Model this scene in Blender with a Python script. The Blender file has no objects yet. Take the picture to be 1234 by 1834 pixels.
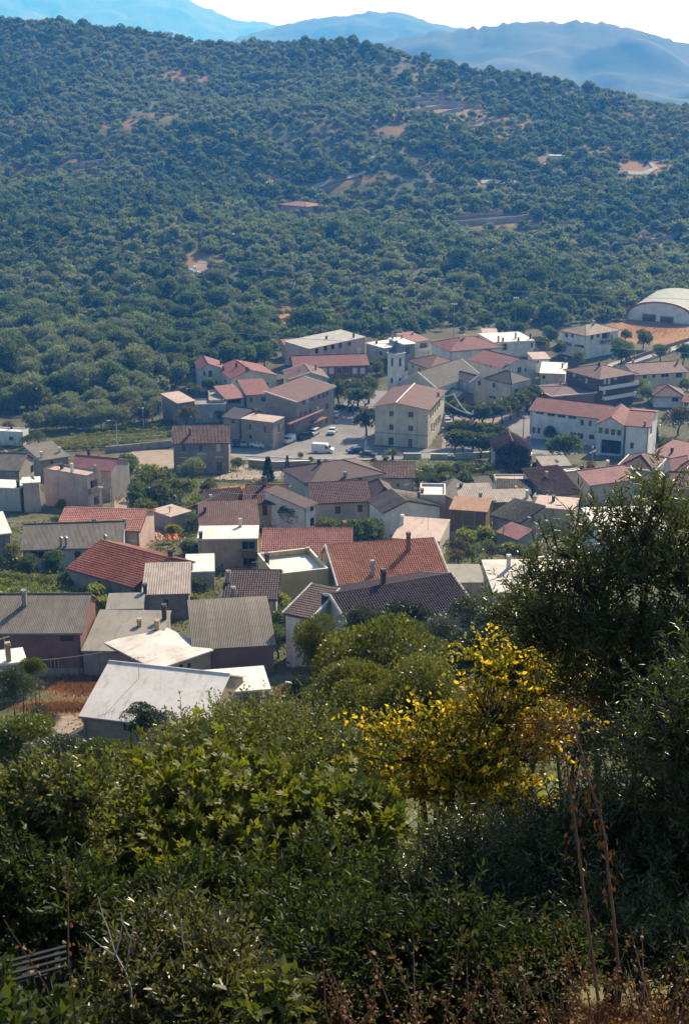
import bpy, bmesh, math, random
import numpy as np
from mathutils import Vector, Matrix
R = math.radians
scene = bpy.context.scene
COL = scene.collection
random.seed(7)
# ---------------------------------------------------------------- camera
F, CX, CY, PITCH = 2550.0, 617.0, 917.0, R(18.0)
SP, CP = math.sin(PITCH), math.cos(PITCH)
cam = bpy.data.cameras.new('camera'); cam.sensor_fit = 'VERTICAL'; cam.sensor_height = 36.0
cam.lens = 36.0 * F / 1834.0; cam.clip_start = 0.2; cam.clip_end = 90000
camo = bpy.data.objects.new('camera', cam); COL.objects.link(camo)
camo.rotation_euler = (R(90) - PITCH, 0, 0)
scene.camera = camo
# ---------------------------------------------------------------- light
SUN_AZ, SUN_EL = R(30), R(36)
SUN = Vector((math.sin(SUN_AZ) * math.cos(SUN_EL), math.cos(SUN_AZ) * math.cos(SUN_EL), math.sin(SUN_EL)))
world = bpy.data.worlds.new('World'); scene.world = world; world.use_nodes = True
nt = world.node_tree
sky = nt.nodes.new('ShaderNodeTexSky'); sky.sky_type = 'NISHITA'; sky.sun_disc = False
sky.sun_elevation = SUN_EL; sky.sun_rotation = SUN_AZ; sky.air_density = 1.0; sky.dust_density = 1.0; sky.ozone_density = 1.5
nt.links.new(sky.outputs[0], nt.nodes['Background'].inputs[0]); nt.nodes['Background'].inputs[1].default_value = 0.1
sl = bpy.data.lights.new('sun', 'SUN'); sl.energy = 5.0; sl.angle = R(0.5); sl.color = (1.0, 0.945, 0.87)
so = bpy.data.objects.new('sun', sl); COL.objects.link(so); so.rotation_euler = SUN.to_track_quat('Z', 'Y').to_euler(); so.location = (0, 0, 60)
vs = scene.view_settings; vs.view_transform = 'Standard'; vs.look = 'None'; vs.gamma = 1; vs.exposure = 0.7
HAZE_COL, HAZE_D, HAZE_G = (0.07, 0.34, 1.0, 1), 0.00024, 0.2
cy = scene.cycles
cy.max_bounces = 5; cy.diffuse_bounces = 2; cy.glossy_bounces = 2; cy.transmission_bounces = 2; cy.volume_bounces = 1
cy.use_denoising = True; cy.caustics_reflective = False; cy.caustics_refractive = False
# ---------------------------------------------------------------- helpers: projection and ground
def ray(px, py):
    u = (px - CX) / F; v = (py - CY) / F
    return Vector((u, CP - SP * v, -SP - CP * v))
def at_depth(px, py, s): return ray(px, py) * s
def on_z(px, py, z):
    d = ray(px, py); return d * (z / d.z)
def project(x, y, z):
    s = y * CP - z * SP
    return CX + F * x / s, CY - F * (y * SP + z * CP) / s
def smooth01(x): x = np.clip(x, 0, 1); return x * x * (3 - 2 * x)
KY = [-60, -20, -4, 0, 2, 4, 6, 8, 10, 15, 20, 40, 60, 80, 100, 112, 120, 130, 145, 165, 220, 280, 332, 385, 450, 490, 540]
KZ = [6, 0, -1.7, -1.7, -2.6, -3.6, -4.9, -6.3, -7.8, -11, -14, -24.5, -36, -46, -55, -59.5, -60.6, -61.6, -64, -67.5, -75.6, -85, -92.6, -93, -91.5, -92, -91]
TY = np.arange(-60, 541, 0.5); TZ = np.interp(TY, KY, KZ)
for _ in range(2):
    TZ = np.convolve(np.pad(TZ, 4, 'edge'), np.ones(9) / 9, 'valid')
TY_, TZ_ = TY, np.where(TY < 12, np.interp(TY, KY, KZ), TZ)
def hash2(ix, iy, seed):
    h = np.sin(ix * 127.1 + iy * 311.7 + seed * 74.7) * 43758.5453
    return h - np.floor(h)
def vnoise(x, y, seed=0):
    ix, iy = np.floor(x), np.floor(y); fx, fy = x - ix, y - iy
    fx = fx * fx * (3 - 2 * fx); fy = fy * fy * (3 - 2 * fy)
    a = hash2(ix, iy, seed); b = hash2(ix + 1, iy, seed); c = hash2(ix, iy + 1, seed); d = hash2(ix + 1, iy + 1, seed)
    return (a * (1 - fx) + b * fx) * (1 - fy) + (c * (1 - fx) + d * fx) * fy - 0.5
def fbm(x, y, o=4, seed=0):
    t = 0; a = 1.0
    for k in range(o): t = t + a * vnoise(x * 2 ** k, y * 2 ** k, seed + k); a *= 0.5
    return t
RID_PX = [-600, -300, 0, 150, 250, 350, 430, 560, 620, 700, 830, 900, 1000, 1100, 1160, 1234, 1500, 1900]
RID_PY = [20, 25, 38, 48, 58, 76, 86, 84, 84, 97, 132, 136, 156, 182, 194, 198, 215, 235]
def py_t(py):
    v = (np.asarray(py, float) - CY) / F
    return (SP + CP * v) / (CP - SP * v)
YF = 512.0
def ridge_of(x, y):
    px = CX + F * x / np.maximum(y, 1) * 0.985
    yr = np.interp(px, [0, 620, 1234], [1130, 1040, 900])
    zr = -py_t(np.interp(px, RID_PX, RID_PY)) * yr
    return yr, zr
def ground(x, y):
    x = np.asarray(x, float); y = np.asarray(y, float)
    z = np.interp(y, TY_, TZ_)
    yr, zr = ridge_of(x, y)
    s = (y - YF) / (yr - YF)
    g = np.clip(s, 0, 1) ** 1.72
    hz = -91.5 + (zr + 91.5) * g
    amp = np.clip((y - YF) / 120, 0, 1) * np.clip((yr - y) / 150, 0, 1)
    hz = hz + amp * (11 * fbm(x / 120 + 3, y / 120, 4, 3) + 7 * np.sin((y + x * 0.35) / 42.0) * np.clip(vnoise(x / 140, y / 140, 9) + 0.4, 0, 1))
    over = np.maximum(y - yr, 0)
    hz = hz + np.where(over > 0, -over * 0.28 * np.clip(over / 60, 0, 1), 0) + np.clip((y - yr + 150) / 150, 0, 1) * 2.2 * fbm(x / 26, y / 26, 3, 5)
    z = np.where(y > YF, np.maximum(hz, -255), z)
    return z
def gz(x, y): return float(ground(x, y))
def gpix(px, py, h=0.0, ymin=3.0, ymax=1300.0):
    """the point on the ground (raised by h) that the ray through a pixel meets, nearest beyond ymin"""
    d = ray(px, py); k = 1 / d.y
    n = 700; ys = ymin * (ymax / ymin) ** np.linspace(0, 1, n)
    dz = d.z * k * ys - ground(d.x * k * ys, ys) - h
    i = np.argmax(dz < 0) if (dz < 0).any() else n - 1
    if i == 0: return d * (ymin * k)
    a, b = ys[i - 1], ys[i]
    for _ in range(30):
        m = (a + b) / 2
        if d.z * k * m - gz(d.x * k * m, m) - h < 0: b = m
        else: a = m
    return d * (b * k)
# ---------------------------------------------------------------- helpers: objects
def tag(o, label=None, cat=None, group=None, kind=None):
    if label: o['label'] = label
    if cat: o['category'] = cat
    if group: o['group'] = group
    if kind: o['kind'] = kind
    return o
def empty(name, loc, rz=0.0, label=None, cat=None, group=None):
    o = bpy.data.objects.new(name, None); COL.objects.link(o); o.location = loc; o.rotation_euler = (0, 0, rz); o.empty_display_size = 0.3
    return tag(o, label, cat, group)
def link(name, mesh, parent=None, loc=None):
    o = bpy.data.objects.new(name, mesh); COL.objects.link(o)
    if parent: o.parent = parent
    if loc is not None: o.location = loc
    return o
class MB:
    def __init__(s): s.v = []; s.f = []; s.uv = []; s.m = []
    def face(s, pts, m=0, uv=None):
        pts = [Vector(p) for p in pts]; i = len(s.v); s.v += pts; s.f.append(tuple(range(i, i + len(pts)))); s.m.append(m)
        if uv is None:
            n = (pts[1] - pts[0]).cross(pts[2] - pts[0])
            if n.length > 0: n.normalize()
            if abs(n.z) > 0.8: uv = [(p.x, p.y) for p in pts]
            else:
                t = Vector((-n.y, n.x, 0)); t = t.normalized() if t.length > 1e-6 else Vector((1, 0, 0))
                uv = [(p.dot(t), p.z) for p in pts]
        s.uv += uv
    def box(s, x0, y0, z0, x1, y1, z1, m=0):
        p = lambda x, y, z: (x, y, z)
        s.face([p(x0, y0, z0), p(x1, y0, z0), p(x1, y0, z1), p(x0, y0, z1)], m)
        s.face([p(x1, y1, z0), p(x0, y1, z0), p(x0, y1, z1), p(x1, y1, z1)], m)
        s.face([p(x1, y0, z0), p(x1, y1, z0), p(x1, y1, z1), p(x1, y0, z1)], m)
        s.face([p(x0, y1, z0), p(x0, y0, z0), p(x0, y0, z1), p(x0, y1, z1)], m)
        s.face([p(x0, y0, z1), p(x1, y0, z1), p(x1, y1, z1), p(x0, y1, z1)], m)
        s.face([p(x0, y1, z0), p(x1, y1, z0), p(x1, y0, z0), p(x0, y0, z0)], m)
    def prism(s, pts, z0, z1, m=0):
        n = len(pts)
        s.face([(p[0], p[1], z1) for p in pts], m); s.face([(p[0], p[1], z0) for p in reversed(pts)], m)
        for i in range(n):
            a, b = pts[i], pts[(i + 1) % n]; s.face([(a[0], a[1], z0), (b[0], b[1], z0), (b[0], b[1], z1), (a[0], a[1], z1)], m)
    def tube(s, pts, rad, n=6, m=0):
        pts = [Vector(p) for p in pts]
        if not hasattr(rad, '__len__'): rad = [rad] * len(pts)
        rings = []
        for i, p in enumerate(pts):
            t = (pts[min(i + 1, len(pts) - 1)] - pts[max(i - 1, 0)]).normalized()
            a = t.cross(Vector((0.31, 0.2, 0.93)) if abs(t.z) < 0.9 else Vector((1, 0.1, 0))).normalized(); b = t.cross(a)
            rings.append([p + (a * math.cos(2 * math.pi * k / n) + b * math.sin(2 * math.pi * k / n)) * rad[i] for k in range(n)])
        for i in range(len(rings) - 1):
            for k in range(n):
                s.face([rings[i][k], rings[i + 1][k], rings[i + 1][(k + 1) % n], rings[i][(k + 1) % n]], m)
        s.face(rings[0], m); s.face(list(reversed(rings[-1])), m)
    def mesh(s, name, mats, xf=None, smooth=False):
        me = bpy.data.meshes.new(name)
        vs = [xf @ v for v in s.v] if xf is not None else s.v
        me.from_pydata([tuple(v) for v in vs], [], s.f)
        if not isinstance(mats, (list, tuple)): mats = [mats]
        for m in mats: me.materials.append(m)
        me.polygons.foreach_set('material_index', s.m)
        ul = me.uv_layers.new(name='UVMap'); ul.data.foreach_set('uv', [c for uv in s.uv for c in uv])
        if smooth: me.polygons.foreach_set('use_smooth', [True] * len(s.f))
        me.update(); return me
    def build(s, name, mats, parent=None, xf=None, smooth=False): return link(name, s.mesh(name, mats, xf, smooth), parent)
def np_mesh(name, verts, faces, mats, rnd=None, smooth=False):
    """verts (N,3), faces (M,k) with a constant k"""
    me = bpy.data.meshes.new(name); n, m, k = len(verts), len(faces), faces.shape[1]
    me.vertices.add(n); me.vertices.foreach_set('co', np.ascontiguousarray(verts, dtype=np.float32).ravel())
    me.loops.add(m * k); me.loops.foreach_set('vertex_index', np.ascontiguousarray(faces, dtype=np.int32).ravel())
    me.polygons.add(m); me.polygons.foreach_set('loop_start', np.arange(0, m * k, k, dtype=np.int32))
    if smooth: me.polygons.foreach_set('use_smooth', np.ones(m, dtype=bool))
    if not isinstance(mats, (list, tuple)): mats = [mats]
    for q in mats: me.materials.append(q)
    if rnd is not None:
        a = me.attributes.new('rnd', 'FLOAT', 'POINT'); a.data.foreach_set('value', np.ascontiguousarray(rnd, dtype=np.float32))
    me.update(calc_edges=True); return me
# ---------------------------------------------------------------- materials
MATS = {}
class NT:
    def __init__(s, name):
        s.mat = bpy.data.materials.new(name); s.mat.use_nodes = True; s.t = s.mat.node_tree; s.b = s.t.nodes['Principled BSDF']; s.out = s.t.nodes['Material Output']
    def n(s, typ, **kw):
        q = s.t.nodes.new('ShaderNode' + typ)
        for k, v in kw.items(): setattr(q, k, v)
        return q
    def l(s, a, b): s.t.links.new(a, b)
    def set(s, sock, v):
        if hasattr(v, 'links') or isinstance(v, bpy.types.NodeSocket): s.l(v, sock)
        else: sock.default_value = v
    def noise(s, vec, scale, detail=4, rough=0.6):
        q = s.n('TexNoise'); s.l(vec, q.inputs['Vector']); q.inputs['Scale'].default_value = scale; q.inputs['Detail'].default_value = detail; q.inputs['Roughness'].default_value = rough
        return q.outputs[0]
    def ramp(s, fac, a, b, ca=(0, 0, 0, 1), cb=(1, 1, 1, 1)):
        q = s.n('ValToRGB'); s.l(fac, q.inputs[0]); e = q.color_ramp.elements; e[0].position = a; e[1].position = b; e[0].color = ca; e[1].color = cb
        return q.outputs[0]
    def mix(s, f, a, b, bt='MIX'):
        q = s.n('MixRGB', blend_type=bt); s.set(q.inputs[0], f)
        for i, c in ((1, a), (2, b)):
            s.set(q.inputs[i], (*c, 1) if isinstance(c, tuple) and len(c) == 3 else c)
        return q.outputs[0]
    def math(s, op, a, b=0.0):
        q = s.n('Math', operation=op); s.set(q.inputs[0], a); s.set(q.inputs[1], b); return q.outputs[0]
    def coord(s, w='Object'): return s.n('TexCoord').outputs[w]
    def bump(s, h, strength=0.4, dist=0.05):
        q = s.n('Bump'); q.inputs['Strength'].default_value = strength; q.inputs['Distance'].default_value = dist; s.l(h, q.inputs['Height']); s.l(q.outputs[0], s.b.inputs['Normal'])
    def fin(s, col, rough=0.85, spec=0.3):
        s.set(s.b.inputs['Base Color'], (*col, 1) if isinstance(col, tuple) else col); s.b.inputs['Roughness'].default_value = rough; s.b.inputs['Specular IOR Level'].default_value = spec
        return s.mat
def dk(c, k): return tuple(x * k for x in c)
def plaster(name, c, dirt=0.5, scale=1.0):
    if name in MATS: return MATS[name]
    dirt = min(1, dirt * 1.4); t = NT(name); o = t.coord(); rn = t.n('ObjectInfo').outputs['Random']
    big = t.noise(o, 0.35 * scale, 5); fine = t.noise(o, 3.0 * scale, 4)
    mp = t.n('Mapping'); t.l(o, mp.inputs[0]); mp.inputs['Scale'].default_value = (2.2, 2.2, 0.16); streak = t.noise(mp.outputs[0], 1.0, 4)
    col = t.mix(t.ramp(big, 0.38, 0.66), c, dk(c, 0.72)); pt = t.noise(o, 0.9 * scale, 2); col = t.mix(t.math('MULTIPLY', t.ramp(pt, 0.6, 0.63), 0.45 * dirt), col, (0.27, 0.25, 0.22))
    col = t.mix(t.math('MULTIPLY', t.ramp(streak, 0.5, 0.75), dirt), col, dk(c, 0.5))
    col = t.mix(t.math('MULTIPLY', t.ramp(fine, 0.5, 0.75), 0.3), col, dk(c, 0.7))
    t.bump(fine, 0.3, 0.02); MATS[name] = t.fin(col, 0.9, 0.2); return t.mat
def stone(name, c1, c2, sx=0.55, sy=0.28, mortar=(0.3, 0.27, 0.24)):
    if name in MATS: return MATS[name]
    t = NT(name); uv = t.coord('UV'); b = t.n('TexBrick'); t.l(uv, b.inputs['Vector'])
    b.inputs['Color1'].default_value = (*c1, 1); b.inputs['Color2'].default_value = (*c2, 1); b.inputs['Mortar'].default_value = (*mortar, 1)
    b.inputs['Scale'].default_value = 1.0; b.inputs['Brick Width'].default_value = sx; b.inputs['Row Height'].default_value = sy; b.inputs['Mortar Size'].default_value = 0.02; b.inputs['Bias'].default_value = -0.1
    nz = t.noise(t.coord(), 0.5, 5); col = t.mix(t.math('MULTIPLY', t.ramp(nz, 0.4, 0.75), 0.6), b.outputs[0], dk(c2, 0.55))
    nf = t.noise(t.coord(), 5, 3); col = t.mix(t.math('MULTIPLY', t.ramp(nf, 0.45, 0.7), 0.4), col, dk(c1, 1.25))
    t.bump(t.math('ADD', t.math('MULTIPLY', b.outputs[1], -1.0), nf), 0.5, 0.04); MATS[name] = t.fin(col, 0.92, 0.15); return t.mat
def tile(name, c, c2, wu=0.3, wv=0.42, bump=0.7, old=0.3):
    """clay tiles: u runs along the eave, v up the slope"""
    if name in MATS: return MATS[name]
    t = NT(name); uv = t.coord('UV'); sx = t.n('SeparateXYZ'); t.l(uv, sx.inputs[0])
    iu = t.math('DIVIDE', sx.outputs[0], wu); iv = t.math('DIVIDE', sx.outputs[1], wv)
    cb = t.n('CombineXYZ'); t.l(t.math('FLOOR', iu), cb.inputs[0]); t.l(t.math('FLOOR', iv), cb.inputs[1])
    wn = t.n('TexWhiteNoise', noise_dimensions='2D'); t.l(cb.outputs[0], wn.inputs['Vector'])
    o = t.coord(); big = t.noise(o, 0.45, 5); fine = t.noise(o, 2.4, 4)
    col = t.mix(wn.outputs[0], c, c2)
    col = t.mix(t.math('MULTIPLY', t.ramp(big, 0.4, 0.7), old + 0.4), col, dk(c2, 0.55))
    col = t.mix(t.math('MULTIPLY', t.ramp(fine, 0.56, 0.72), old), col, (0.33, 0.29, 0.24))
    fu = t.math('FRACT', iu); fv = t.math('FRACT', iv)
    col = t.mix(t.math('MULTIPLY', t.ramp(fv, 0.0, 0.16, (1, 1, 1, 1), (0, 0, 0, 1)), 0.5), col, dk(c2, 0.35))  # row edges darkened: shade under the tile overlaps put into the colour
    h = t.math('ADD', t.math('MULTIPLY', t.math('SINE', t.math('MULTIPLY', iu, 6.2832)), 0.5), t.math('MULTIPLY', fv, -0.45))
    t.bump(h, bump, 0.06); MATS[name] = t.fin(col, 0.75, 0.25); return t.mat
def sheet(name, c, c2, wave=0.18, bump=0.6):
    """fibre-cement or metal sheets, ribs running up the slope"""
    if name in MATS: return MATS[name]
    t = NT(name); uv = t.coord('UV'); sx = t.n('SeparateXYZ'); t.l(uv, sx.inputs[0])
    w = t.math('SINE', t.math('MULTIPLY', sx.outputs[0], 6.2832 / wave)); o = t.coord()
    pan = t.n('CombineXYZ'); t.l(t.math('FLOOR', t.math('DIVIDE', sx.outputs[0], 0.95)), pan.inputs[0]); t.l(t.math('FLOOR', t.math('DIVIDE', sx.outputs[1], 1.4)), pan.inputs[1])
    wn = t.n('TexWhiteNoise', noise_dimensions='2D'); t.l(pan.outputs[0], wn.inputs['Vector'])
    col = t.mix(wn.outputs[0], c, c2)
    mp = t.n('Mapping'); t.l(uv, mp.inputs[0]); mp.inputs['Scale'].default_value = (3, 0.3, 1); st = t.noise(mp.outputs[0], 1.0, 5)
    col = t.mix(t.math('MULTIPLY', t.ramp(st, 0.42, 0.7), 0.55), col, dk(c2, 0.55)); big = t.noise(o, 0.6, 5)
    col = t.mix(t.math('MULTIPLY', t.ramp(big, 0.5, 0.75), 0.4), col, dk(c, 1.2))
    fv = t.math('FRACT', t.math('DIVIDE', sx.outputs[1], 1.4))
    col = t.mix(t.math('MULTIPLY', t.ramp(fv, 0.0, 0.05, (1, 1, 1, 1), (0, 0, 0, 1)), 0.5), col, dk(c2, 0.5))
    t.bump(w, bump, 0.05); MATS[name] = t.fin(col, 0.8, 0.3); return t.mat
def screed(name, c, c2):
    """flat painted or screeded roof with cracks, ponding stains and patches"""
    if name in MATS: return MATS[name]
    t = NT(name); o = t.coord(); big = t.noise(o, 0.28, 6, 0.65); fine = t.noise(o, 2.5, 5)
    v = t.n('TexVoronoi', feature='DISTANCE_TO_EDGE'); v.inputs['Scale'].default_value = 0.33; q = t.n('Mapping'); t.l(o, q.inputs[0]); w = t.mix(0.25, q.outputs[0], t.n('TexNoise').outputs['Color']); t.l(w, v.inputs['Vector'])
    col = t.mix(t.ramp(big, 0.4, 0.68), c, c2)
    col = t.mix(t.math('MULTIPLY', t.ramp(fine, 0.52, 0.75), 0.45), col, dk(c2, 0.72))
    col = t.mix(t.math('MULTIPLY', t.ramp(v.outputs[0], 0.0, 0.012, (1, 1, 1, 1), (0, 0, 0, 1)), 0.16), col, dk(c2, 0.6))
    mp = t.n('Mapping'); t.l(o, mp.inputs[0]); mp.inputs['Scale'].default_value = (1.6, .45, 1); st = t.noise(mp.outputs[0], 0.8, 5); col = t.mix(t.math('MULTIPLY', t.ramp(st, 0.55, 0.68), 0.5), col, dk(c2, 0.62))
    t.bump(fine, 0.25, 0.02); MATS[name] = t.fin(col, 0.8, 0.25); return t.mat
def plain(name, c, rough=0.6, spec=0.4, metal=0.0, var=0.25):
    if name in MATS: return MATS[name]
    t = NT(name); nz = t.noise(t.coord(), 3, 4); t.b.inputs['Metallic'].default_value = metal
    MATS[name] = t.fin(t.mix(t.ramp(nz, 0.35, 0.7), c, dk(c, 1 - var)), rough, spec); return t.mat
def leaf(name, c1, c2, transl=0.35, rough=0.42, spec=0.5, tc=(1.0, 1.0, 0.6), hue=0.0):
    if name in MATS: return MATS[name]
    t = NT(name); a = t.n('Attribute'); a.attribute_name = 'rnd'; rn = t.n('ObjectInfo').outputs['Random']
    col = t.mix(a.outputs['Fac'], c1, c2)
    col = t.mix(t.math('MULTIPLY', rn, 0.45), col, dk(c1, 0.62)) if hue == 0 else t.mix(t.math('MULTIPLY', rn, hue), col, tuple(x * y for x, y in zip(c2, (1.35, 1.0, 0.7))))
    t.fin(col, rough, spec); tr = t.n('BsdfTranslucent'); t.l(t.mix(1.0, col, tc or (1.0, 1.0, 0.55), 'MULTIPLY'), tr.inputs[0])
    tb = t.n('MixRGB', blend_type='MULTIPLY')
    m = t.n('MixShader'); m.inputs[0].default_value = transl; t.l(t.b.outputs[0], m.inputs[1]); t.l(tr.outputs[0], m.inputs[2]); t.l(m.outputs[0], t.out.inputs['Surface']); t.t.nodes.remove(tb)
    MATS[name] = t.mat; return t.mat
W_ = {
 'white': plaster('white_plaster', (0.713, 0.691, 0.626), 0.35), 'cream': plaster('cream_plaster', (0.616, 0.539, 0.396), 0.3), 'grey': plaster('grey_render', (0.360, 0.342, 0.312), 0.6),
 'palegrey': plaster('pale_grey_plaster', (0.517, 0.506, 0.437), 0.5), 'green': plaster('pale_green_plaster', (0.47, 0.48, 0.36), 0.4), 'tan': plaster('tan_plaster', (0.483, 0.356, 0.218), 0.5),
 'yellow': plaster('ochre_plaster', (0.526, 0.403, 0.168), 0.45), 'pink': plaster('pinkish_plaster', (0.575, 0.425, 0.356), 0.4), 'beige': plaster('beige_plaster', (0.516, 0.456, 0.360), 0.5),
 'blue': plaster('bluish_grey_plaster', (0.402, 0.414, 0.414), 0.5), 'stone': stone('stone_masonry', (0.32, 0.27, 0.215), (0.21, 0.175, 0.14)), 'brick': stone('red_brick', (0.22, 0.085, 0.06), (0.15, 0.055, 0.045), 0.25, 0.09, (0.2, 0.17, 0.15)),
 'dbrick': stone('dark_brown_brick', (0.12, 0.065, 0.05), (0.09, 0.05, 0.04), 0.25, 0.09, (0.12, 0.1, 0.09)), 'block': stone('tan_blockwork', (0.34, 0.27, 0.2), (0.26, 0.21, 0.16), 0.5, 0.25, (0.22, 0.19, 0.16)),
 'conc': plaster('raw_concrete', (0.324, 0.300, 0.264), 0.9), 'wood': sheet('weathered_planks', (0.25, 0.16, 0.085), (0.17, 0.10, 0.05), 0.22), 'schoolw': plaster('school_white_plaster', (0.72, 0.71, 0.67), 0.2)}
R_ = {
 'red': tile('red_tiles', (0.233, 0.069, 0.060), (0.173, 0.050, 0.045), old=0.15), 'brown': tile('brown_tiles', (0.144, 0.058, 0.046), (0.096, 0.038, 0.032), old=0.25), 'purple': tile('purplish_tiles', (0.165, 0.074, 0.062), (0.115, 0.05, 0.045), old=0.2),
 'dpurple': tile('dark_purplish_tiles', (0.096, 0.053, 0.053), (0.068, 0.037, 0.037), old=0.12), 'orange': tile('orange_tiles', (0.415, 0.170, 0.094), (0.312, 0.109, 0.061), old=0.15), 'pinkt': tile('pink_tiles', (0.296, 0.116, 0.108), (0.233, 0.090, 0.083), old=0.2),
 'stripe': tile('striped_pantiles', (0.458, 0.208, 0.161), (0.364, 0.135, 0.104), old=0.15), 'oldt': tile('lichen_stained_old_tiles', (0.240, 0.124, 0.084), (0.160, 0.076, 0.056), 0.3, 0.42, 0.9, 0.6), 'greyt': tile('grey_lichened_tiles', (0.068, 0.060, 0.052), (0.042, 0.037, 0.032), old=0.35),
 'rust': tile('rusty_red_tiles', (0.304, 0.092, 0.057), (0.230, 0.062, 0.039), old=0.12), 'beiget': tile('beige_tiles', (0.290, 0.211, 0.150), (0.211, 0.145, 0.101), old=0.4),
 'fibre': sheet('grey_fibre_cement_sheets', (0.20, 0.165, 0.13), (0.15, 0.122, 0.096)), 'fibrepink': sheet('weathered_pinkish_sheets', (0.36, 0.29, 0.25), (0.27, 0.21, 0.18), 0.3), 'tin': sheet('rusted_orange_sheets', (0.42, 0.235, 0.15), (0.35, 0.18, 0.11)),
 'white': screed('white_painted_roof', (0.68, 0.63, 0.58), (0.57, 0.5, 0.44)), 'wpatch': screed('white_patched_concrete_roof', (0.62, 0.56, 0.5), (0.43, 0.37, 0.32)), 'pinkf': screed('pinkish_screed_roof', (0.46, 0.34, 0.28), (0.36, 0.26, 0.21)),
 'greyf': screed('grey_concrete_roof', (0.25, 0.23, 0.2), (0.19, 0.17, 0.145)), 'fpink': sheet('pale_grey_sheet_roof', (0.42, 0.39, 0.36), (0.34, 0.31, 0.28), 0.3), 'slate': plain('dark_slate_roof', (0.07, 0.075, 0.08), 0.6), 'metalr': sheet('grey_green_metal_roof', (0.3, 0.32, 0.29), (0.24, 0.26, 0.24), 0.5, 0.3)}
GLASS = plain('dark_window_glass', (0.022, 0.028, 0.034), 0.12, 0.6)
FRAME = plain('pale_window_frames', (0.5, 0.48, 0.43)); BROWNW = plain('brown_wood', (0.115, 0.055, 0.03)); GREENW = plain('grey_green_shutters', (0.09, 0.12, 0.11)); ROLL = plain('white_roller_shutters', (0.62, 0.6, 0.56)); OCHW = plain('ochre_shutters', (0.22, 0.13, 0.05)); REDW = plain('dark_red_door', (0.12, 0.02, 0.02))
TRIM = plain('white_painted_trim', (0.68, 0.64, 0.58), 0.7); DARK = plain('soot_and_dark_opening', (0.055, 0.047, 0.042)); STEEL = plain('galvanised_steel', (0.42, 0.42, 0.42), 0.4, 0.5, 0.6); GREYM = plain('grey_painted_metal', (0.28, 0.29, 0.3), 0.5); DKMET = plain('dark_metal', (0.04, 0.04, 0.045), 0.5); CONC = W_['conc']; CHB = plain('brown_chimney_render', (0.2, 0.1, 0.065))
BARK = plain('grey_brown_bark', (0.075, 0.055, 0.04), 0.9, 0.1, var=0.5)
# ---------------------------------------------------------------- terrain
def blob(px, py, lst):
    r = np.zeros_like(px)
    for (cx, cy, rx, ry, w) in lst:
        d = ((px - cx) / rx) ** 2 + ((py - cy) / ry) ** 2
        r = np.maximum(r, w * smooth01((1.35 - d) / 0.8))
    return r
# bare or thinly wooded patches of the hillside, orange dry ground, green ground (photo pixels of the ground they lie on)
CLEAR = [(775, 198, 105, 26, .9), (870, 222, 80, 16, 1), (860, 396, 125, 12, .95), (1150, 304, 52, 20, 1), (880, 328, 50, 8, 1), (620, 322, 70, 9, .9), (500, 325, 40, 6, .9), (230, 222, 26, 7, 1), (45, 305, 40, 8, 1), (130, 300, 70, 16, .8), (60, 215, 50, 10, .7), (210, 135, 40, 8, .8), (330, 135, 55, 10, .7), (100, 110, 30, 6, .8), (300, 210, 60, 10, .5), (780, 190, 95, 22, .8), (880, 220, 60, 10, 1),
 (690, 235, 50, 8, .8), (840, 290, 85, 8, .8), (960, 285, 70, 6, .8), (1150, 300, 60, 16, .9), (1060, 270, 50, 10, .5), (640, 320, 110, 7, .7), (840, 330, 80, 8, .8), (870, 395, 120, 9, .9), (1170, 430, 50, 12, .9), (1060, 425, 45, 8, .5), (360, 470, 48, 20, 1), (370, 462, 14, 18, 1),
 (520, 565, 50, 22, .85), (600, 565, 50, 12, .8), (420, 590, 45, 16, .9), (300, 470, 30, 7, .7), (160, 545, 40, 6, .7), (290, 545, 18, 10, .9), (120, 430, 40, 6, .5), (40, 640, 10, 6, .5), (320, 405, 16, 5, 1), (440, 530, 14, 18, .9), (640, 548, 30, 8, .9), (700, 150, 60, 12, .5), (760, 130, 60, 10, .5), (540, 130, 50, 10, .4), (480, 320, 60, 7, .6), (560, 335, 50, 8, .6), (250, 375, 40, 5, .8), (980, 165, 70, 10, .6), (1120, 210, 60, 8, .6), (700, 390, 60, 7, .4), (1050, 210, 40, 8, .5), (800, 600, 200, 14, .9), (900, 585, 120, 10, .7)]
ORANGE = [(1170, 592, 90, 26, 1), (1210, 580, 60, 22, 1), (520, 565, 60, 24, 1), (420, 590, 50, 18, 1), (600, 568, 60, 14, .9), (440, 530, 16, 20, .9), (470, 878, 120, 9, 1), (150, 1225, 80, 26, 1), (120, 1268, 90, 14, 1), (560, 1205, 40, 20, 1), (545, 1235, 40, 16, .9), (1170, 430, 55, 14, .9), (290, 545, 20, 12, .9), (360, 480, 45, 14, .7), (1130, 1790, 280, 150, .15), (980, 1850, 120, 50, .7), (870, 605, 60, 8, .5), (35, 700, 30, 8, .8), (130, 310, 80, 22, .7), (230, 222, 30, 9, .8), (330, 138, 60, 12, .7)]
GREENZ = [(120, 1060, 190, 60, 1), (200, 780, 130, 22, .9), (330, 890, 120, 40, .8), (820, 840, 90, 26, .9), (690, 620, 60, 12, .5), (820, 985, 70, 30, .9), (500, 1130, 30, 60, .7), (180, 1240, 70, 10, .5)]
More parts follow.
